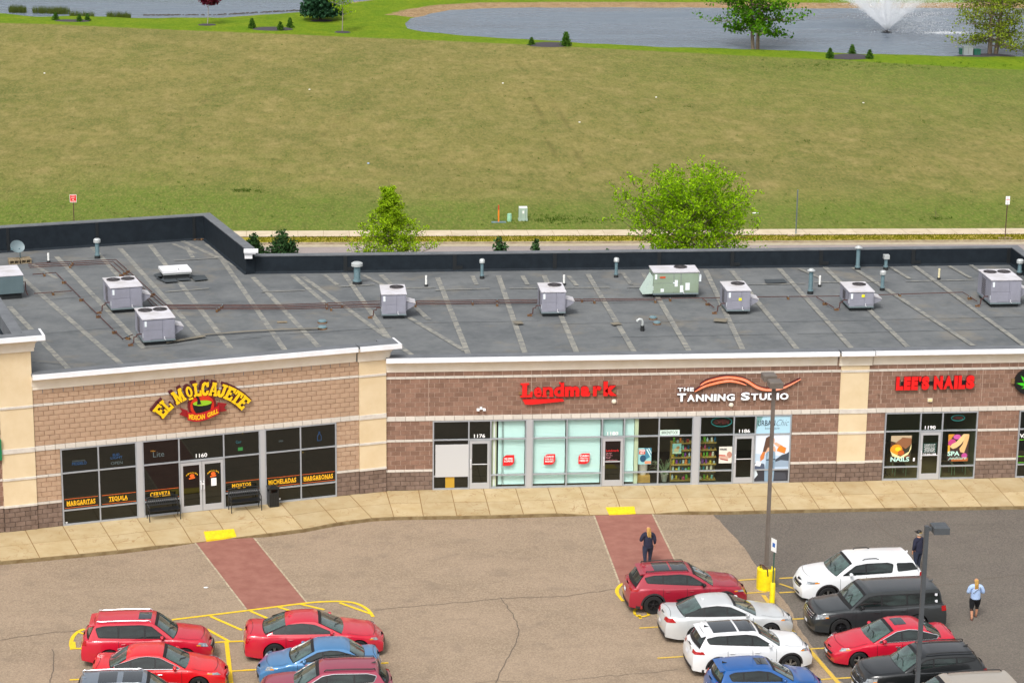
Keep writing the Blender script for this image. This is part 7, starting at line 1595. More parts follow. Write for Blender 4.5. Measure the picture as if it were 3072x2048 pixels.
# people
def skin(name, joints, edges, m, parent, sub=2, loc=(0, 0, 0), root=0):
    me = bpy.data.meshes.new(name); me.from_pydata([j[:3] for j in joints], edges, []); o = bpy.data.objects.new(name, me); col.objects.link(o)
    o.modifiers.new('s', 'SKIN'); sd = o.modifiers.new('u', 'SUBSURF'); sd.levels = sub; sd.render_levels = sub
    for i, j in enumerate(joints): d = me.skin_vertices[0].data[i]; d.radius = (j[3], j[4] if len(j) > 4 else j[3]); d.use_root = (i == root)
    dg = bpy.context.evaluated_depsgraph_get(); m2 = bpy.data.meshes.new_from_object(o.evaluated_get(dg)); bpy.data.objects.remove(o)
    m2.name = name; m2.materials.clear(); m2.materials.append(m); m2.polygons.foreach_set('use_smooth', [True]*len(m2.polygons))
    r = bpy.data.objects.new(name, m2); col.objects.link(r); r.parent = parent; return r
m_skin = mat('skin', '#c08a6c', .6, spec=.3); 
def person(label, loc, rz, hgt, top_m, leg_m, hair_m, wide=1., stride=.18, arms='down', capri=False, cap=False, hairlen=.3, elbow=0.):
    """faces +y; built from behind like in the photo"""
    t = thing('person', label, 'person', loc, rz); k = hgt/1.7; s = lambda *p: tuple(q*k for q in p)
    W_ = wide; f = stride
    la = (-.10*W_, -f*.5, .09); ra = (.10*W_, f*.7, .09)
    J = [s(0, 0, .93, .10*W_, .09*W_), s(0, .01, 1.15, .10*W_, .085*W_), s(0, 0, 1.36, .10*W_, .085), s(0, 0, 1.46, .055, .055), s(0, .015, 1.54, .052, .055), s(0, .025, 1.62, .078, .09), s(0, .01, 1.67, .05, .06),
         s(-.10*W_, 0, .90, .085*W_), s(la[0]*1.05, (f*-.1), .50, .06*W_), s(*la, .042), s(la[0], la[1]+.10, .035, .035), s(la[0], la[1]+.19, .025, .03),
         s(.10*W_, 0, .90, .085*W_), s(ra[0]*1.05, f*.5, .50, .06*W_), s(*ra, .042), s(ra[0], ra[1]+.10, .035, .035), s(ra[0], ra[1]+.19, .025, .03)]
    E = [(0, 1), (1, 2), (2, 3), (3, 4), (4, 5), (5, 6), (0, 7), (7, 8), (8, 9), (9, 10), (10, 11), (0, 12), (12, 13), (13, 14), (14, 15), (15, 16)]
    arms_ = {}
    for sg in (-1, 1):
        bent = arms == 'bent' or (arms == 'left' and sg < 0)
        sh = (sg*.165*W_, 0, 1.37); el = (sg*(.225*W_+(elbow if bent else 0)), -.04, 1.12); wr = (sg*((.17 if bent else .235)*W_), .02 if not bent else .22, .90 if not bent else 1.10); hd = (wr[0]*.98, wr[1]+(.02 if not bent else .07), wr[2]-(.08 if not bent else 0))
        i = len(J); J += [s(*sh, .062*W_), s(*el, .044*W_), s(*wr, .028), s(*hd, .030, .018)]; E += [(2, i), (i, i+1), (i+1, i+2), (i+2, i+3)]; arms_[sg] = (sh, el, wr, hd, bent)
        for q in range(4): # fingers
            dx = (q-1.5)*.017; dz, dy = (-.07+abs(q-1)*.008, .01) if not bent else (-.01, .07); J.append(s(hd[0]+(dx if bent else 0), hd[1]+(dx if not bent else 0)+dy, hd[2]+dz, .009)); E.append((i+3, len(J)-1))
        J.append(s(hd[0]-sg*.03, hd[1]+.03, hd[2]-.01, .010)); E.append((i+3, len(J)-1))
    skin('body', J, E, m_skin, t)
    # shirt
    J2 = [s(0, -.01, .80, .15*W_, .13*W_), s(0, -.01, .90, .175*W_, .15*W_), s(0, -.01, 1.10, .17*W_, .14*W_), s(0, -.01, 1.30, .155*W_, .125*W_), s(0, 0, 1.40, .105*W_, .10), s(0, 0, 1.455, .07, .07)]; E2 = [(0, 1), (1, 2), (2, 3), (3, 4), (4, 5)]
    for sg in (-1, 1):
        sh, el, wr, hd, bent = arms_[sg]; i = len(J2); J2 += [s(*sh, .08*W_), s(*el, .066*W_), s(wr[0], wr[1], wr[2]+.02, .045)]; E2 += [(4, i), (i, i+1), (i+1, i+2)]
    skin('top', J2, E2, top_m, t, root=2)
    zc = .16 if not capri else .40
    tr_ = MB(); tr_.blob((0, -.005*k, .86*k), (.165*W_*k, .135*W_*k, .15*k), 14, 8); tr_.build('trouser_seat', leg_m, t, smooth=True)
    for sg, kn, an in ((-1, (la[0]*1.05, -f*.1, .50), la), (1, (ra[0]*1.05, f*.5, .50), ra)):
        q = (an[0], an[1]+(kn[1]-an[1])*(zc-.09)/.41, zc-.04) if not capri else tuple(a*.72+b*.28 for a, b in zip(kn, an)); tr_ = MB(); h0 = Vector((sg*.085*W_, 0, .88)); kv = Vector(kn); qv = Vector(q); P_ = [h0, h0.lerp(kv, .35), h0.lerp(kv, .7), kv, kv.lerp(qv, .5), qv]; tr_.tube([p*k for p in P_], [.10*W_*k, .10*W_*k, .085*W_*k, .07*W_*k, .066*k, (.058 if not capri else .066)*k], 12); tr_.build('trouser_leg', leg_m, t, smooth=True)
    for an in (la, ra): MB().blob((an[0]*k, (an[1]+.07)*k, .035*k), (.05*k, .135*k, .035*k), 10, 6).build('shoe', m_trim if not capri else mat('sandal', '#6a4438', .7), t, smooth=True)
    # face: nose, eyes, ears, mouth
    fc = MB(); fc.blob((0, .115*k, 1.60*k), (.014*k, .02*k, .02*k), 6, 5); [fc.blob((sg*.08*k, .02*k, 1.60*k), (.012*k, .025*k, .035*k), 6, 5) for sg in (-1, 1)]; fc.build('face_features', m_skin, t, smooth=True)
    fc = MB(); [fc.blob((sg*.03*k, .103*k, 1.625*k), (.012*k, .008*k, .007*k), 6, 5) for sg in (-1, 1)]; fc.blob((0, .105*k, 1.555*k), (.025*k, .006*k, .006*k), 6, 5); fc.build('eyes_and_mouth', m_trim, t)
    if cap:
        q = MB(); q.lathe([(.105*k, 1.62*k), (.105*k, 1.67*k), (.09*k, 1.715*k), (.05*k, 1.74*k), (.001, 1.745*k)], 16, (0, .01, 0)); q.box(-.07*k, .07*k, .1*k, .20*k, 1.63*k, 1.645*k); q.build('cap', m_trim, t, smooth=True)
        q = MB(); q.lathe([(.10*k, 1.54*k), (.103*k, 1.62*k)], 14, (0, 0, 0), caps=False); q.build('hair', hair_m, t, smooth=True); MB().box(-.08*k, .08*k, -.099*k, -.092*k, 1.635*k, 1.665*k).build('cap_band', mat('tan_cap_band', '#b59a5c', .7), t)
    else:
        J4 = [s(0, -.005, 1.66, .085, .09), s(0, -.03, 1.58, .09, .085), s(.005, -.07, 1.50, .085, .05), s(-.005, -.10, 1.50-hairlen*.5, .09, .035), s(0, -.115, 1.50-hairlen, .05, .02)]
        skin('hair', J4, [(0, 1), (1, 2), (2, 3), (3, 4)], hair_m, t)
        for i in range(14):
            x = R.uniform(-.08, .08); z0_, z1_ = R.uniform(1.55, 1.68), 1.50-hairlen*R.uniform(.5, 1.15)
            MB().tube([s(x*.7, -.085, z0_), s(x, -.13, (z0_+z1_)/2+.03), s(x*1.1, -.14, z1_)], [.014*k, .017*k, .004], 4).build('hair_strand', hair_m, t)
    return t
m_blond = mat('blond_hair', '#c9a45e', .6, c2='#a07838', scale=26, stretch=(1, 1, .15)); m_navy = mat('navy_fleece', '#1b1c30', .95, c2='#26283c', scale=5, bump=.3, bscale=20); m_jean = mat('dark_jeans', '#22283a', .95, c2='#2d3448', scale=6, bump=.2); m_lbl = mat('pale_blue_sweater', '#a9bede', .95, c2='#9ab2d6', scale=5, bump=.25, bscale=14); m_blkc = mat('black_cloth', '#0e0f14', .95)
person('blonde person in navy sweater and dark jeans walking on the red crossing', (*atxy(1487, 1299), LOT), rad(6), 1.62, m_navy, m_jean, m_blond, 1.22, arms='left', elbow=.04)
person('person in a black jacket and dark cap behind the white suv', (*atxy(2106, 1312), LOT), rad(25), 1.66, m_navy, m_jean, mat('grey_hair', '#a59a8c', .8), 1.1, cap=True, stride=.1)
p = person('blonde person in pale blue sweater and black capri trousers right of the cars', (*atxy(2237, 1421), LOT), rad(-4), 1.60, m_lbl, m_blkc, m_blond, 1.22, arms='bent', capri=True, hairlen=.26, stride=.3, elbow=.03)
q = MB()
for i in range(9): t_ = i/8; x, z = -.13+.26*t_, 1.08+.22*t_; q.blob((x, -.185+.01*t_, z), (.018, .012, .02), 6, 4)
q.build('sweater_print', mat('grey_print', '#6a6f78', .9), p)
# litter on the tarmac
for (x, y), lb in (((473, 1350), 'crumpled white wrapper on the tarmac left of the first crossing'), ((2085, 1332), 'tiny white scrap on the dark tarmac beside the white suv')):
    o = MB().blob((0, 0, .02), (.10 if x < 500 else .04, .06, .02), 6, 4).build('litter', m_pvc); o.location = (*atxy(x, y), LOT+.01); tag(o, lb, 'litter')
# ================================================================ trees, shrubs, far objects
def limb(mb, a, b, r0, r1, bend=.1, n=5):
    a, b = Vector(a), Vector(b); L_ = (b-a).length; c = (a+b)/2+Vector((R.gauss(0, bend*L_), R.gauss(0, bend*L_), R.gauss(0, bend*L_*.4)))
    P = [a*(1-t)**2+c*2*t*(1-t)+b*t*t for t in [i/n for i in range(n+1)]]; mb.tube(P, [r0+(r1-r0)*i/n for i in range(n+1)], 6, cap=False); return P
def leaves(mb, pts, s, jit, per, nm=2, flat=.5):
    rng = np.random.RandomState(R.randrange(1 << 30)); n = len(pts)*per; C_ = np.repeat(np.array(pts, float), per, 0)+rng.normal(0, 1, (n, 3))*np.array(jit)
    u = rng.normal(0, 1, (n, 3)); u /= np.linalg.norm(u, axis=1)[:, None]; w = rng.normal(0, 1, (n, 3)); w[:, 2] *= flat; w = np.cross(u, w); w /= np.linalg.norm(w, axis=1)[:, None]
    sz = s*rng.uniform(.6, 1.3, n)[:, None]; b = len(mb.v)
    A = C_-u*sz*.55; B_ = C_+w*sz*.4; C2 = C_+u*sz*.6; D = C_-w*sz*.4; V = np.stack([A, B_, C2, D], 1).reshape(-1, 3)
    mb.v += [tuple(p) for p in V.tolist()]; mb.f += [(b+4*i, b+4*i+1, b+4*i+2, b+4*i+3) for i in range(n)]; mb.m += rng.randint(0, nm, n).tolist(); mb.val += rng.uniform(0, 1, n).tolist()
def leafmat(name, c, t=.35):
    if name in MATS: return MATS[name]
    m = bpy.data.materials.new(name); m.use_nodes = True; N = m.node_tree.nodes; L = m.node_tree.links; N.clear(); o = N.new('ShaderNodeOutputMaterial')
    d = N.new('ShaderNodeBsdfDiffuse'); tr = N.new('ShaderNodeBsdfTranslucent'); x = N.new('ShaderNodeMixShader'); x.inputs[0].default_value = t
    a = N.new('ShaderNodeAttribute'); a.attribute_name = 'v'; r = N.new('ShaderNodeMapRange'); r.inputs['To Min'].default_value = .65; r.inputs['To Max'].default_value = 1.35; L.new(a.outputs['Fac'], r.inputs[0])
    mm = N.new('ShaderNodeVectorMath'); mm.operation = 'SCALE'; mm.inputs[0].default_value = lin(c); L.new(r.outputs[0], mm.inputs['Scale']); L.new(mm.outputs[0], d.inputs[0]); L.new(mm.outputs[0], tr.inputs[0])
    L.new(d.outputs[0], x.inputs[1]); L.new(tr.outputs[0], x.inputs[2]); L.new(x.outputs[0], o.inputs[0]); MATS[name] = m; return m
m_bark = mat('bark', '#4f4238', .95, c2='#6a5a4c', scale=9, bump=.4, stretch=(1, 1, .3)); m_barkl = mat('pale_bark', '#85776a', .95, c2='#6a5c50', scale=8, bump=.4, stretch=(1, 1, .3)); m_stem = mat('young_stem', '#8d857c', .9)
def tree(name, label, loc, H, Wd, trunk_h, lm, style='round', n1=26, leaf=.16, per=9, bark=m_bark, group=None, tr=.13, jit=.16, low=.15, stems=1, cat='tree', nl=70):
    t = thing(name, label, cat, loc, 0, group); tb = MB(); tips = []
    for st in range(stems):
        ox_ = (st-(stems-1)/2)*tr*2.4; top = (ox_*2.5+R.gauss(0, .02*H), R.gauss(0, .02*H), H*.95); P = limb(tb, (ox_, 0, -.1), top, tr, tr*.12, .03, 10)
        for i in range(n1//stems):
            f = low+(.93-low)*(i+.5)/(n1//stems)+R.uniform(-.02, .02); q = P[min(9, int(f*10))]; q2 = P[min(10, int(f*10)+1)]; q = q+(q2-q)*((f*10) % 1)
            if style == 'round': rr_ = Wd/2*(max(.02, 1-((f-.36)/.66)**2))**.5; rise = .3+.55*f
            elif style == 'column': rr_ = Wd/2*min(1, (max(0, 1-f)/.66)**1.5+.09); rise = .42
            else: rr_ = Wd/2*(max(.02, 1-((f-.45)/.6)**2))**.5; rise = -.35+1.1*f
            a = i*2.399+R.uniform(-.3, .3); ln = rr_*R.uniform(.62, 1.18); e = q+Vector((ln*math.cos(a), ln*math.sin(a), ln*rise))
            B2 = limb(tb, q, e, tr*.35*(1-f*.7), .012, .08)
            for k in range(1, 6):
                p = B2[k]
                for _ in range(3 if k > 1 else 1):
                    d = Vector((R.gauss(0, 1), R.gauss(0, 1), abs(R.gauss(.5, .6)))).normalized()*ln*R.uniform(.18, .42); S = limb(tb, p, p+d, .012, .005, .1, 3)
                    for s_ in S[1:]: tips.append(tuple(s_))
                    tips.append(tuple((S[-1]+S[-2])/2))
                if style == 'round' and k > 2:
                    d = Vector((R.gauss(0, .25), R.gauss(0, .25), 1)).normalized()*R.uniform(.35, .8)*Wd/7
                    for q in range(4): tips.append(tuple(p+d*(q+1)/4))
    tb.build('trunk', bark, t, smooth=True); lb = MB(); leaves(lb, tips, leaf, (jit, jit, jit*.8), per); lb.build('crown', [lm, MATS[lm.name+'_b']] if lm.name+'_b' in MATS else [lm, lm], t, attr=True); return t
g1 = leafmat('maple_leaf', '#98bd20'); leafmat('maple_leaf_b', '#76a016'); g2 = leafmat('young_leaf', '#a0bd26'); leafmat('young_leaf_b', '#86a81e'); g3 = leafmat('cottonwood_leaf', '#5f8f1c'); leafmat('cottonwood_leaf_b', '#46741a')
g4 = leafmat('red_leaf', '#6e2434'); leafmat('red_leaf_b', '#4e1a2a'); g5 = leafmat('willow_leaf', '#8a9a30'); leafmat('willow_leaf_b', '#6f7e2a'); g6 = leafmat('juniper_leaf', '#3d5a34', .1); leafmat('juniper_leaf_b', '#2c4628', .1); g7 = leafmat('spruce_leaf', '#4d7028', .15); leafmat('spruce_leaf_b', '#36561f', .15); g8 = leafmat('old_spruce_leaf', '#33523a', .1); leafmat('old_spruce_leaf_b', '#243f2c', .1)
ZB = LOT-.02
x1, y1 = atxy(900, 700); s1_ = 33/1.; 
def behind(px, Y):                                          # ground place at depth Y under photo column px
    lo, hi = 300., 900.
    for _ in range(40):
        m = (lo+hi)/2
        if atxy(px, m, ZB)[1] > Y: lo = m
        else: hi = m
    return atxy(px, m, ZB)
x, y = behind(899, 31); tree('young_tree', 'slender bright green young tree behind the roof, left of the middle', (x, y, ZB), zat(x, y, 398)-ZB, 4.2, 1, g2, 'column', 74, .10, 4, tr=.09, jit=.08, low=.26)
x, y = behind(1578, 30); tree('maple_tree', 'big bushy bright green tree behind the roof, right of the middle', (x, y, ZB), zat(x, y, 434)-ZB, 7.0, 1, g1, 'round', 80, .115, 5, tr=.17, jit=.085, low=.30)
def juniper(px, Y, top, w, label, n=700, rag=.10, m=g6):
    x, y = behind(px, Y); H = zat(x, y, top)-ZB; t = thing('juniper_shrub', label, 'shrub', (x, y, ZB), 0, 'dark shrubs behind the building'); pts = []
    tb = MB()
    for i in range(int(26+w*16)):
        a = R.uniform(0, 6.28); rr_ = w/2*R.uniform(.05, 1); h = H*(1-.40*(rr_/(w/2))**1.5)*R.uniform(.86, 1.0); e = (rr_*math.cos(a), rr_*math.sin(a), h); P_ = limb(tb, (rr_*.3*math.cos(a), rr_*.3*math.sin(a), 0), e, .03, .006, .05, 5)
        for k in range(14): f = .25+.75*k/13; q = P_[min(4, int(f*5))]; q2 = P_[min(5, int(f*5)+1)]; p = q+(q2-q)*(f*5-min(4, int(f*5))); s_ = .20*(1.25-f)+.03; pts += [(p.x+R.gauss(0, s_), p.y+R.gauss(0, s_), p.z+R.gauss(0, .05)) for _ in range(5)]
    tb.build('stem', m_bark, t); lb = MB(); leaves(lb, pts, .12, (.06, .06, .08), 6, flat=1.5); lb.build('foliage', [m, MATS[m.name+'_b']], t, attr=True); return t
juniper(652, 22, 522, 3.3, 'broad dark juniper shrub beside the end of the high parapet'); juniper(590, 21, 525, 1.5, 'narrow brownish juniper shrub partly behind the end of the high parapet')
juniper(1147, 20, 549, 1.5, 'dark shrub top peeping over the rear parapet, left of the pair'); juniper(1228, 20, 549, 1.6, 'dark shrub top peeping over the rear parapet, right of the pair'); juniper(1302, 19.5, 569, .5, 'tiny shrub tip peeping over the rear parapet', m=g1); juniper(1392, 19.5, 566, .35, 'tiny thin shrub tip just left of the big bushy tree')
def conifer(px, py, top, wpx, label, lm=g7, old=False, Y=None):
    x, y = atxy(px, py, ZB); H = zat(x, y, top)-ZB; w = wpx/24.; z0 = zfield(x, y)
    t = thing('spruce_tree', label, 'conifer', (x, y, z0), 0, 'small spruces in mulch beds' if not old else None); tb = MB().tube([(0, 0, -.05), (0, 0, H*.95)], [.05*H/1.5 if not old else .22, .01], 6); tb.build('trunk', m_bark, t); pts = []; nl = 9 if not old else 17
    for i in range(nl):
        f = (i+.3)/nl; z = H*(.04+.94*f) if not old else H*(.11+.87*f); r = w/2*(1-f)**.85+.02; m_ = 9 if not old else 13
        for k in range(m_):
            a = k*2*math.pi/m_+i*.7; rl = r*R.uniform(.72, 1.15)
            for q in range(4 if not old else 9): u = (q+.6)/(4 if not old else 9); pts.append((rl*u*math.cos(a), rl*u*math.sin(a), z-rl*u*.12+rl*.14*u*u))
    lb = MB(); sz = .11*H if not old else .34; leaves(lb, pts, sz, (sz*.35, sz*.35, sz*.22), 4 if not old else 5, flat=.4); lb.build('crown', [lm, MATS[lm.name+'_b']], t, attr=True); return t
for a in ((128, 47, 29, 20, 'small spruce at the far left, alone at the left end of its bed'), (182, 51, 33, 18, 'small spruce at the far left, front one of a close pair'), (201, 49, 31, 17, 'small spruce at the far left, right one of a close pair'), (579, 67, 43, 22, 'small spruce at the left end of the bed near the red tree'), (644, 71, 50, 21, 'small spruce at the front of the bed near the red tree'), (666, 64, 40, 19, 'small spruce at the right end of the bed near the red tree'),
          (1221, 105, 86, 20, 'small spruce at the left end of the middle bed by the pond'), (1300, 107, 73, 28, 'taller spruce at the right end of the middle bed by the pond'), (1906, 134, 110, 24, 'small spruce at the left end of the bed in front of the fountain'), (1957, 125, 102, 22, 'small spruce at the back of the bed in front of the fountain'), (1997, 135, 113, 22, 'small spruce at the right end of the bed in front of the fountain')): conifer(*a)
conifer(736, 46, -75, 112, 'large dark spruce cut by the top edge on the left shore', g8, True)
m_mul = mat('mulch', '#34303a', .95, c2='#463f42', scale=14, bump=.6, bscale=30)
def bed(px, label):
    q = [atxy(*p, ZB) for p in px]; c = (sum(p[0] for p in q)/len(q), sum(p[1] for p in q)/len(q)); mb = MB(); n = len(q); z = zfield(*c)
    o_ = [(x-c[0]+R.gauss(0, .05), y-c[1]+R.gauss(0, .05), -.02) for x, y in q]; i_ = [(x*.8, y*.8, .06) for x, y, _ in o_]
    mb.add(o_+i_+[(0, 0, .10)], [(k, (k+1) % n, n+(k+1) % n, n+k) for k in range(n)]+[(n+k, n+(k+1) % n, 2*n) for k in range(n)]); o = mb.build('mulch_bed', m_mul, smooth=True); o.location = (c[0], c[1], z+.03); tag(o, label, 'mulch bed')
def elp(cx, cy, rx, ry, n=20): return [(cx+rx*math.cos(2*math.pi*i/n), cy+ry*math.sin(2*math.pi*i/n)) for i in range(n)]
for p, lb in ((elp(166, 49.5, 42, 2.6), 'dark mulch bed under the far left spruces'), (elp(625, 68, 48, 4.2), 'dark mulch bed under the spruces near the red tree'), (elp(1262, 104, 52, 6), 'dark mulch bed beside the right hand pond, middle of the picture'), (elp(1952, 131, 56, 6.3), 'dark mulch bed in front of the fountain'), (elp(2262, 126, 72, 6), 'dark mulch bed at the foot of the right twin trunk tree'), (elp(476, 59.5, 20, 1.8), 'small mulch ring under the red leaved tree'), (elp(786, 73.5, 19, 1.8), 'small mulch ring under the thin yellow green tree'), (elp(738, 47, 26, 1.8), 'brown bare ring under the large dark spruce')): bed(p, lb)
def ftree(px, py, top, wd, **k):
    x, y = atxy(px, py, ZB); H = zat(x, y, top)-ZB; return tree(k.pop('name'), k.pop('label'), (x, y, zfield(x, y)), H, wd, 1, **k)
ftree(476, 59, -55, 1.9, name='red_leaved_tree', label='slim young tree with dark red leaves on the left shore', lm=g4, style='column', n1=26, leaf=.22, per=2, tr=.05, jit=.16, low=.40, bark=m_stem)
ftree(786, 73, -70, 2.6, name='yellow_green_tree', label='thin young tree with sparse yellow green leaves right of the large spruce', lm=g2, style='column', n1=22, leaf=.12, per=2, tr=.06, jit=.14, low=.30, bark=m_stem)
ftree(1735, 108, -150, 7.6, name='twin_trunk_tree', label='tall tree with two grey trunks in front of the pond, left of the fountain', lm=g3, style='droop', n1=64, leaf=.26, per=3, tr=.19, jit=.22, low=.17, stems=2, bark=m_barkl)
ftree(2280, 121, -140, 8.4, name='twin_trunk_tree', label='tall tree with two grey trunks right of the fountain beside green cabinets', lm=g5, style='droop', n1=80, leaf=.19, per=3, tr=.24, jit=.24, low=.13, stems=2, bark=m_barkl)
# reeds
rb = MB()
for _ in range(2600):
    px = R.choice([R.uniform(20, 60), R.uniform(75, 150), R.uniform(120, 215), R.uniform(245, 300)]); x, y = atxy(px, (22 if px < 160 else 30)+R.uniform(-1.5, 5)+(px-100)*.03, ZB); a = R.uniform(0, 6.28); h = R.uniform(.35, .8); dx, dy = .03*math.cos(a), .03*math.sin(a); rb.add([(x-dx, y-dy, ZW-.02), (x+dx, y+dy, ZW-.02), (x+R.gauss(0, .1), y+R.gauss(0, .1), ZW+h)], [(0, 1, 2)])
tag(rb.build('reeds', leafmat('reed', '#6b7a3a')), 'pale green reeds standing in the water along the far left shore', 'reeds', kind='stuff')
# shore stones
sb = MB()
for px0, px1, py0, py1, n in ((330, 500, 36, 35, 60), (500, 700, 35, 24, 90), (1100, 2352, 14, 14.5, 190), (700, 800, 24, 6, 30)):
    for i in range(n):
        f = R.random(); x, y = atxy(px0+(px1-px0)*f, py0+(py1-py0)*f+R.uniform(-.5, .5), ZW); s_ = R.uniform(.06, .16); sb.blob((x, y, ZW+.02), (s_*1.4, s_, s_*.7), 6, 4)
tag(sb.build('shore_stones', mat('dark_stone', '#4a443e', .9)), 'dark stones along the edge of the ponds', 'stones', kind='stuff')
# tufts of coarse green grass over the field
tf = MB(); rng = np.random.RandomState(5)
def tuft(x, y, s_):
    z = zfield(x, y)
    for _ in range(7): a = R.uniform(0, 6.28); dx, dy = .5*s_*.16*math.cos(a), .5*s_*.16*math.sin(a); ox_, oy_ = R.gauss(0, s_*.4), R.gauss(0, s_*.3); tf.add([(x+ox_-dx, y+oy_-dy, z-.02), (x+ox_+dx, y+oy_+dy, z-.02), (x+ox_+R.gauss(0, .08), y+oy_+R.gauss(0, .08), z+s_*R.uniform(.3, .7))], [(0, 1, 2)])
for _ in range(900):
    px, py = R.uniform(-20, 2370), 90+430*R.random()**.8; x, y = atxy(px, py, ZB)
    tuft(x, y, R.uniform(.10, .26))
for cx, cy, sx, sy, n in ((1275, 503, 25, 5, 60), (562, 438, 22, 3, 50), (1350, 505, 12, 5, 20), (1850, 330, 8, 3, 10), (1480, 255, 12, 3, 12), (1240, 506, 60, 5, 50), (2000, 150, 160, 5, 120), (1580, 245, 5, 2, 8), (2150, 502, 14, 2, 20)):
    for _ in range(n): x, y = atxy(R.gauss(cx, sx), R.gauss(cy, sy), ZB); tuft(x, y, R.uniform(.12, .32))
tag(tf.build('grass_tufts', leafmat('tuft_grass', '#4f7022')), 'scattered tufts of coarse green grass in the dry field', 'grass', kind='stuff')
# verge grass blades
vb = MB()
for _ in range(5200):
    x = R.uniform(-6, 46); y = R.uniform(47.7, 49.25)+-.031*x; h = R.uniform(.05, .12); a = R.uniform(0, 6.28); vb.add([(x-.03, y, ZB-.01), (x+.03, y, ZB-.01), (x+R.gauss(0, .04), y+R.gauss(0, .04), ZB+h)], [(0, 1, 2)])
tag(vb.build('verge_blades', leafmat('verge_blade', '#8a8a22')), 'yellowish grass along the verge of the road', 'grass', kind='stuff')
# signs and boxes along the far walk
m_post = mat('brown_post', '#4a2f28', .7); m_galp = mat('grey_post', '#6f8288', .5, metal=.3)
def psign(label, px, py, top, w, h, face, cols, post=m_post, lines=()):
    x, y = atxy(px, py, ZB); H = zat(x, y, top)-ZB; t = thing('sign_post', label, 'sign', (x, y, ZB), rad(0)); MB().box(-.025, .025, .01, .05, 0, H).build('post', post, t)
    MB().box(-w/2, w/2, -.02, .0, H-h, H).build('plate', face, t); MB().box(-w/2+.02, w/2-.02, -.0225, -.02, H-h+.02, H-h*.0-.02).build('border', cols, t) if cols else None
    for i, (s_, m_, hh) in enumerate(lines):
        z = H-h*(i+.9)/(len(lines)+.6); q = MB(); add_text(q, s_, -w*.06*len(s_), w*.06*len(s_), z-hh/2, z+hh/2, -.026, bold=.02); q.build('lettering', m_, t)
    return t
psign('red sign on a brown post at the left, behind the high parapet', 170, 508, 447, .42, .50, m_white, mat('sign_red', '#d4231c', .5), lines=(('DOGS', m_white, .05), ('MUST', m_white, .05), ('BE', m_white, .05), ('LEASHED', m_white, .05)))
psign('white no parking sign on a brown post at the right end of the verge', 2309, 543, 451, .26, .52, m_white, None, lines=(('NO', mat('sign_red', '#d4231c', .5), .10), ('PARKING', mat('sign_red', '#d4231c', .5), .08), ('ANY', mat('print_grey', '#8a6a72', .6), .06), ('TIME', m_blk, .06)))
x, y = atxy(1828, 537, ZB); t = thing('plain_post', 'bare grey metal post on the verge right of the bushy tree', 'post', (x, y, ZB)); MB().box(-.035, .035, -.02, .02, 0, zat(x, y, 436)-ZB).build('post', m_galp, t); MB().box(-.012, .012, -.024, -.02, .2, zat(x, y, 436)-ZB-.05).build('groove', m_post, t)
for px, py, rx, ry in ((1828, 538, 26, 3), (2309, 544, 22, 3)):
    o = MB().poly([(a, b, 0) for a, b in [(.022*rx*math.cos(i*.4189), .30*math.sin(i*.4189)) for i in range(15)]]).build('bare_soil_patch', mat('bare_soil', '#9a8362', .95, c2='#856f50', scale=6)); o.location = (*atxy(px, py+2.5, ZB), ZB+.006); tag(o, 'bare soil patch round the foot of the %s' % ('bare grey post' if px < 2000 else 'white no parking sign'), 'soil')
x, y = atxy(1145, 511, ZB); t = thing('marker_post', 'orange marker post with a red top standing on a small concrete strip', 'post', (x, y, ZB)); h = zat(x, y, 471)-ZB; MB().box(-.045, .045, -.03, .03, .05, h*.72).build('post', mat('marker_orange', '#e07a1a', .6), t); MB().box(-.04, .04, -.025, .025, h*.72, h).build('band', mat('marker_red', '#b8451e', .6), t); MB().box(-.45, .48, -.14, .14, -.02, .05).build('base', m_gal, t)
x, y = atxy(1170, 508, ZB); t = thing('utility_pedestal', 'short pale green rounded pedestal, between the orange post and the tall cabinet', 'utility box', (x, y, ZB)); h = zat(x, y, 490)-ZB; MB().lathe([(.15, 0), (.15, h-.08), (.12, h-.02), (.02, h)], 14).build('body', mat('pale_green_plastic', '#8fc0a0', .5), t, smooth=True); MB().lathe([(.155, h*.8), (.155, h*.84)], 14, caps=False).build('rim', m_galp, t)
x, y = atxy(1201, 506, ZB); t = thing('utility_cabinet', 'pale grey green cabinet on the field edge beside the short pedestal', 'utility box', (x, y, ZB)); h = zat(x, y, 475)-ZB; MB().box(-.27, .27, -.2, .2, .1, h-.06).build('body', mat('pale_grey_green', '#9fb2a4', .5), t); MB().box(-.30, .30, -.23, .23, 0, .12).build('base', mat('pale_grey_green', '#9fb2a4', .5), t); MB().box(-.26, .26, -.19, .19, h-.06, h).build('lid', m_pvc, t); MB().box(-.06, .06, -.21, -.2, h*.55, h*.75).build('label', m_pvc, t); s_ = MB(); [s_.box(q-.008, q+.008, -.208, -.2, .14, h-.1) for q in (-.15, .15)]; s_.build('rib', m_galp, t)
o = MB().blob((0, 0, .02), (.24, .12, .03), 8, 5).build('pale_debris', m_pvc); x, y = atxy(1735, 490, ZB); o.location = (x, y, zfield(x, y)); tag(o, 'pale flat debris lying in the field right of the bushy tree', 'litter')
for (px, py), lb in (((102, 167), 'white scrap in the field at the upper left'), ((711, 209), 'white scrap in the field left of the middle'), ((1155, 196), 'white scrap in the field in the middle'), ((1507, 224), 'white scrap in the field at the upper right of the middle'), ((1331, 281), 'white scrap on the wheel tracks'), ((846, 375), 'bluish scrap in the field left of the middle'), ((1983, 237), 'tiny white scrap in the field at the right')):
    o = MB().blob((0, 0, .04), (.09, .06, .05), 6, 4).build('litter', m_pvc if px != 846 else m_lbl); x, y = atxy(px, py, ZB); o.location = (x, y, zfield(x, y)); tag(o, lb, 'litter')
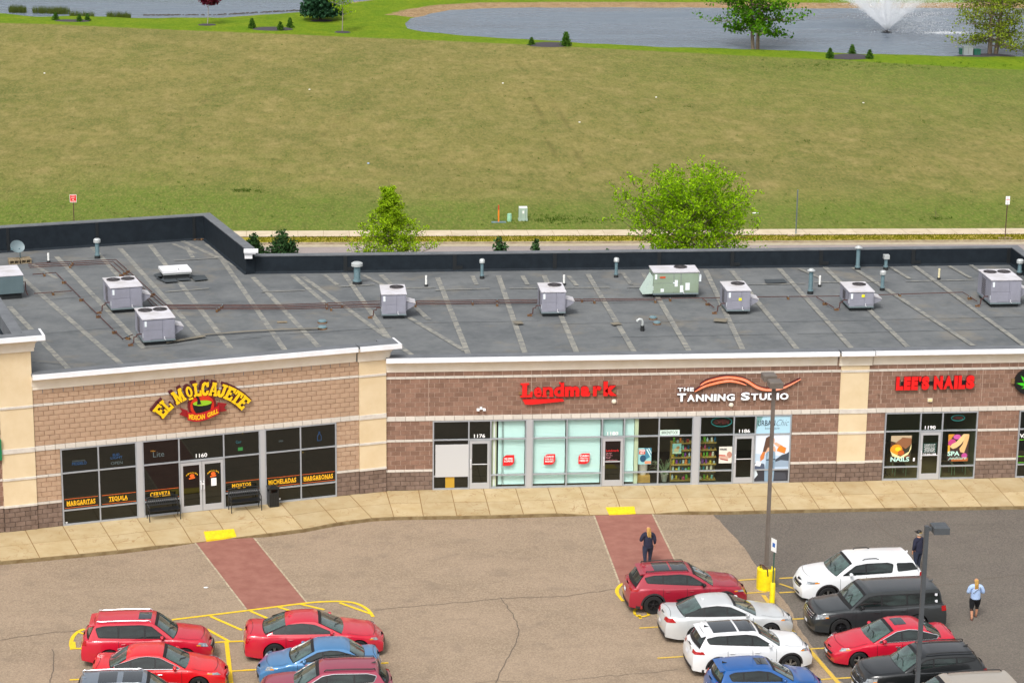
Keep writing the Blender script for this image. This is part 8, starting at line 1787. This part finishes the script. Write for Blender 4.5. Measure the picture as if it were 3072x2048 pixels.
# dead sapling and cabinets by the pond
x, y = atxy(2148, 500, ZB); t = thing('bare_sapling', 'bare thin sapling in the field at the right', 'sapling', (x, y, ZB)); s_ = MB(); s_.tube([(0, 0, 0), (.03, 0, .4), (.0, 0, .75)], .012, 4); s_.tube([(.02, 0, .3), (-.12, 0, .55)], .008, 4); s_.tube([(.03, 0, .4), (.14, 0, .2), (.2, 0, .1)], .008, 4); s_.build('stem', m_bark, t)
for px, py, top, w, m, lb in ((2222, 124, 105, .92, mat('light_grey_box', '#8c9496', .5), 'grey cabinet by the twin trunk tree beside the pond'), (2212, 124, 112, .4, mat('dark_green_box', '#1c5a48', .5), 'dark green box half behind the grey cabinet by the pond'), (2243, 124, 112, .62, mat('dark_green_box', '#1c5a48', .5), 'dark green box between the grey cabinet and the twin trunk tree')):
    x, y = atxy(px, py, ZB); h = zat(x, y, top)-ZB; t = thing('utility_cabinet', lb, 'utility box', (x, y+(.5 if px == 2212 else 0), ZB-.1)); MB().box(-w/2, w/2, -.3, .3, 0, h).build('body', m, t); MB().box(-w/2-.03, w/2+.03, -.33, .33, h, h+.05).build('lid', m, t); MB().box(-.01, .01, -.31, -.3, .1, h-.05).build('door_seam', m_post, t)
# fountain
fx, fy = atxy(2036, 75, ZW); ft = thing('fountain', 'white fountain spray fanning up from a small black float in the pond', 'fountain', (fx, fy, ZW))
MB().lathe([(.5, .0), (.55, .06), (.2, .12), (.12, .22)], 12).build('float', m_trim, ft)
def waterm():
    m = bpy.data.materials.new('spray'); m.use_nodes = True; N = m.node_tree.nodes; L = m.node_tree.links; N.clear(); o = N.new('ShaderNodeOutputMaterial'); t_ = N.new('ShaderNodeBsdfTransparent'); d = N.new('ShaderNodeBsdfDiffuse'); d.inputs[0].default_value = (.95, .96, .98, 1); r = N.new('ShaderNodeBsdfTranslucent'); r.inputs[0].default_value = (.95, .96, .98, 1)
    a = N.new('ShaderNodeMixShader'); a.inputs[0].default_value = .5; L.new(d.outputs[0], a.inputs[1]); L.new(r.outputs[0], a.inputs[2]); x = N.new('ShaderNodeMixShader'); x.inputs[0].default_value = .62; L.new(t_.outputs[0], x.inputs[1]); L.new(a.outputs[0], x.inputs[2]); L.new(x.outputs[0], o.inputs[0]); return m
rng = np.random.RandomState(9); N_ = 52000; az = rng.uniform(0, 2*math.pi, N_); el = np.where(rng.rand(N_) < .72, rng.normal(46.5, 3.0, N_), rng.uniform(48, 90, N_)); el = np.where(rng.rand(N_) < .10, rng.normal(89, .8, N_), el); el = np.radians(el)
v0 = rng.normal(12.8, .8, N_); tt = rng.beta(1.0, 1.5, N_)*1.15; g_ = 9.8
az += .05*np.sin(az*18)
r_ = v0*np.cos(el)*tt*np.exp(-.10*tt); z_ = v0*np.sin(el)*tt-g_/2*tt*tt+.2; drift = .25*tt**2; px_, py_ = r_*np.cos(az)+drift+rng.normal(0, .05, N_)*tt*2, r_*np.sin(az)+rng.normal(0, .05, N_)*tt*2
vz = v0*np.sin(el)-g_*tt; vr = v0*np.cos(el); ok = z_ > 0
ln = .22; sp = MB(); ww = .012+.018*tt
dirx, diry, dirz = vr*np.cos(az), vr*np.sin(az), vz; nn = np.sqrt(dirx**2+diry**2+dirz**2); dirx, diry, dirz = dirx/nn*ln, diry/nn*ln, dirz/nn*ln
for i in np.nonzero(ok)[0]:
    x, y, z, w = px_[i], py_[i], z_[i], ww[i]; sp.add([(x-w, y, z), (x+w, y, z+.01), (x+dirx[i], y+diry[i], z+dirz[i])], [(0, 1, 2)])
MATS['spray_'] = waterm(); sp.build('water_spray', MATS['spray_'], ft)
sm = MB()                                                   # fine mist drifting to the right, foam where it lands
for _ in range(9000): x, y, z = R.gauss(3.2, 2.6), R.gauss(0, 1.6), abs(R.gauss(1.6, 1.6)); s_ = R.uniform(.012, .03); sm.add([(x-s_, y, z), (x+s_, y, z), (x, y+.01, z+s_*1.6)], [(0, 1, 2)])
for _ in range(500): x, y = R.gauss(6.2, 1.2), R.gauss(-.5, .5); s_ = R.uniform(.03, .07); sm.add([(x-s_, y, .02), (x+s_, y, .02), (x, y+.02, .02+s_)], [(0, 1, 2)])
sm.build('mist', MATS['spray_'], ft)
# sparkle of small wavelets left as shading; far bank grass beyond the pond is part of the field
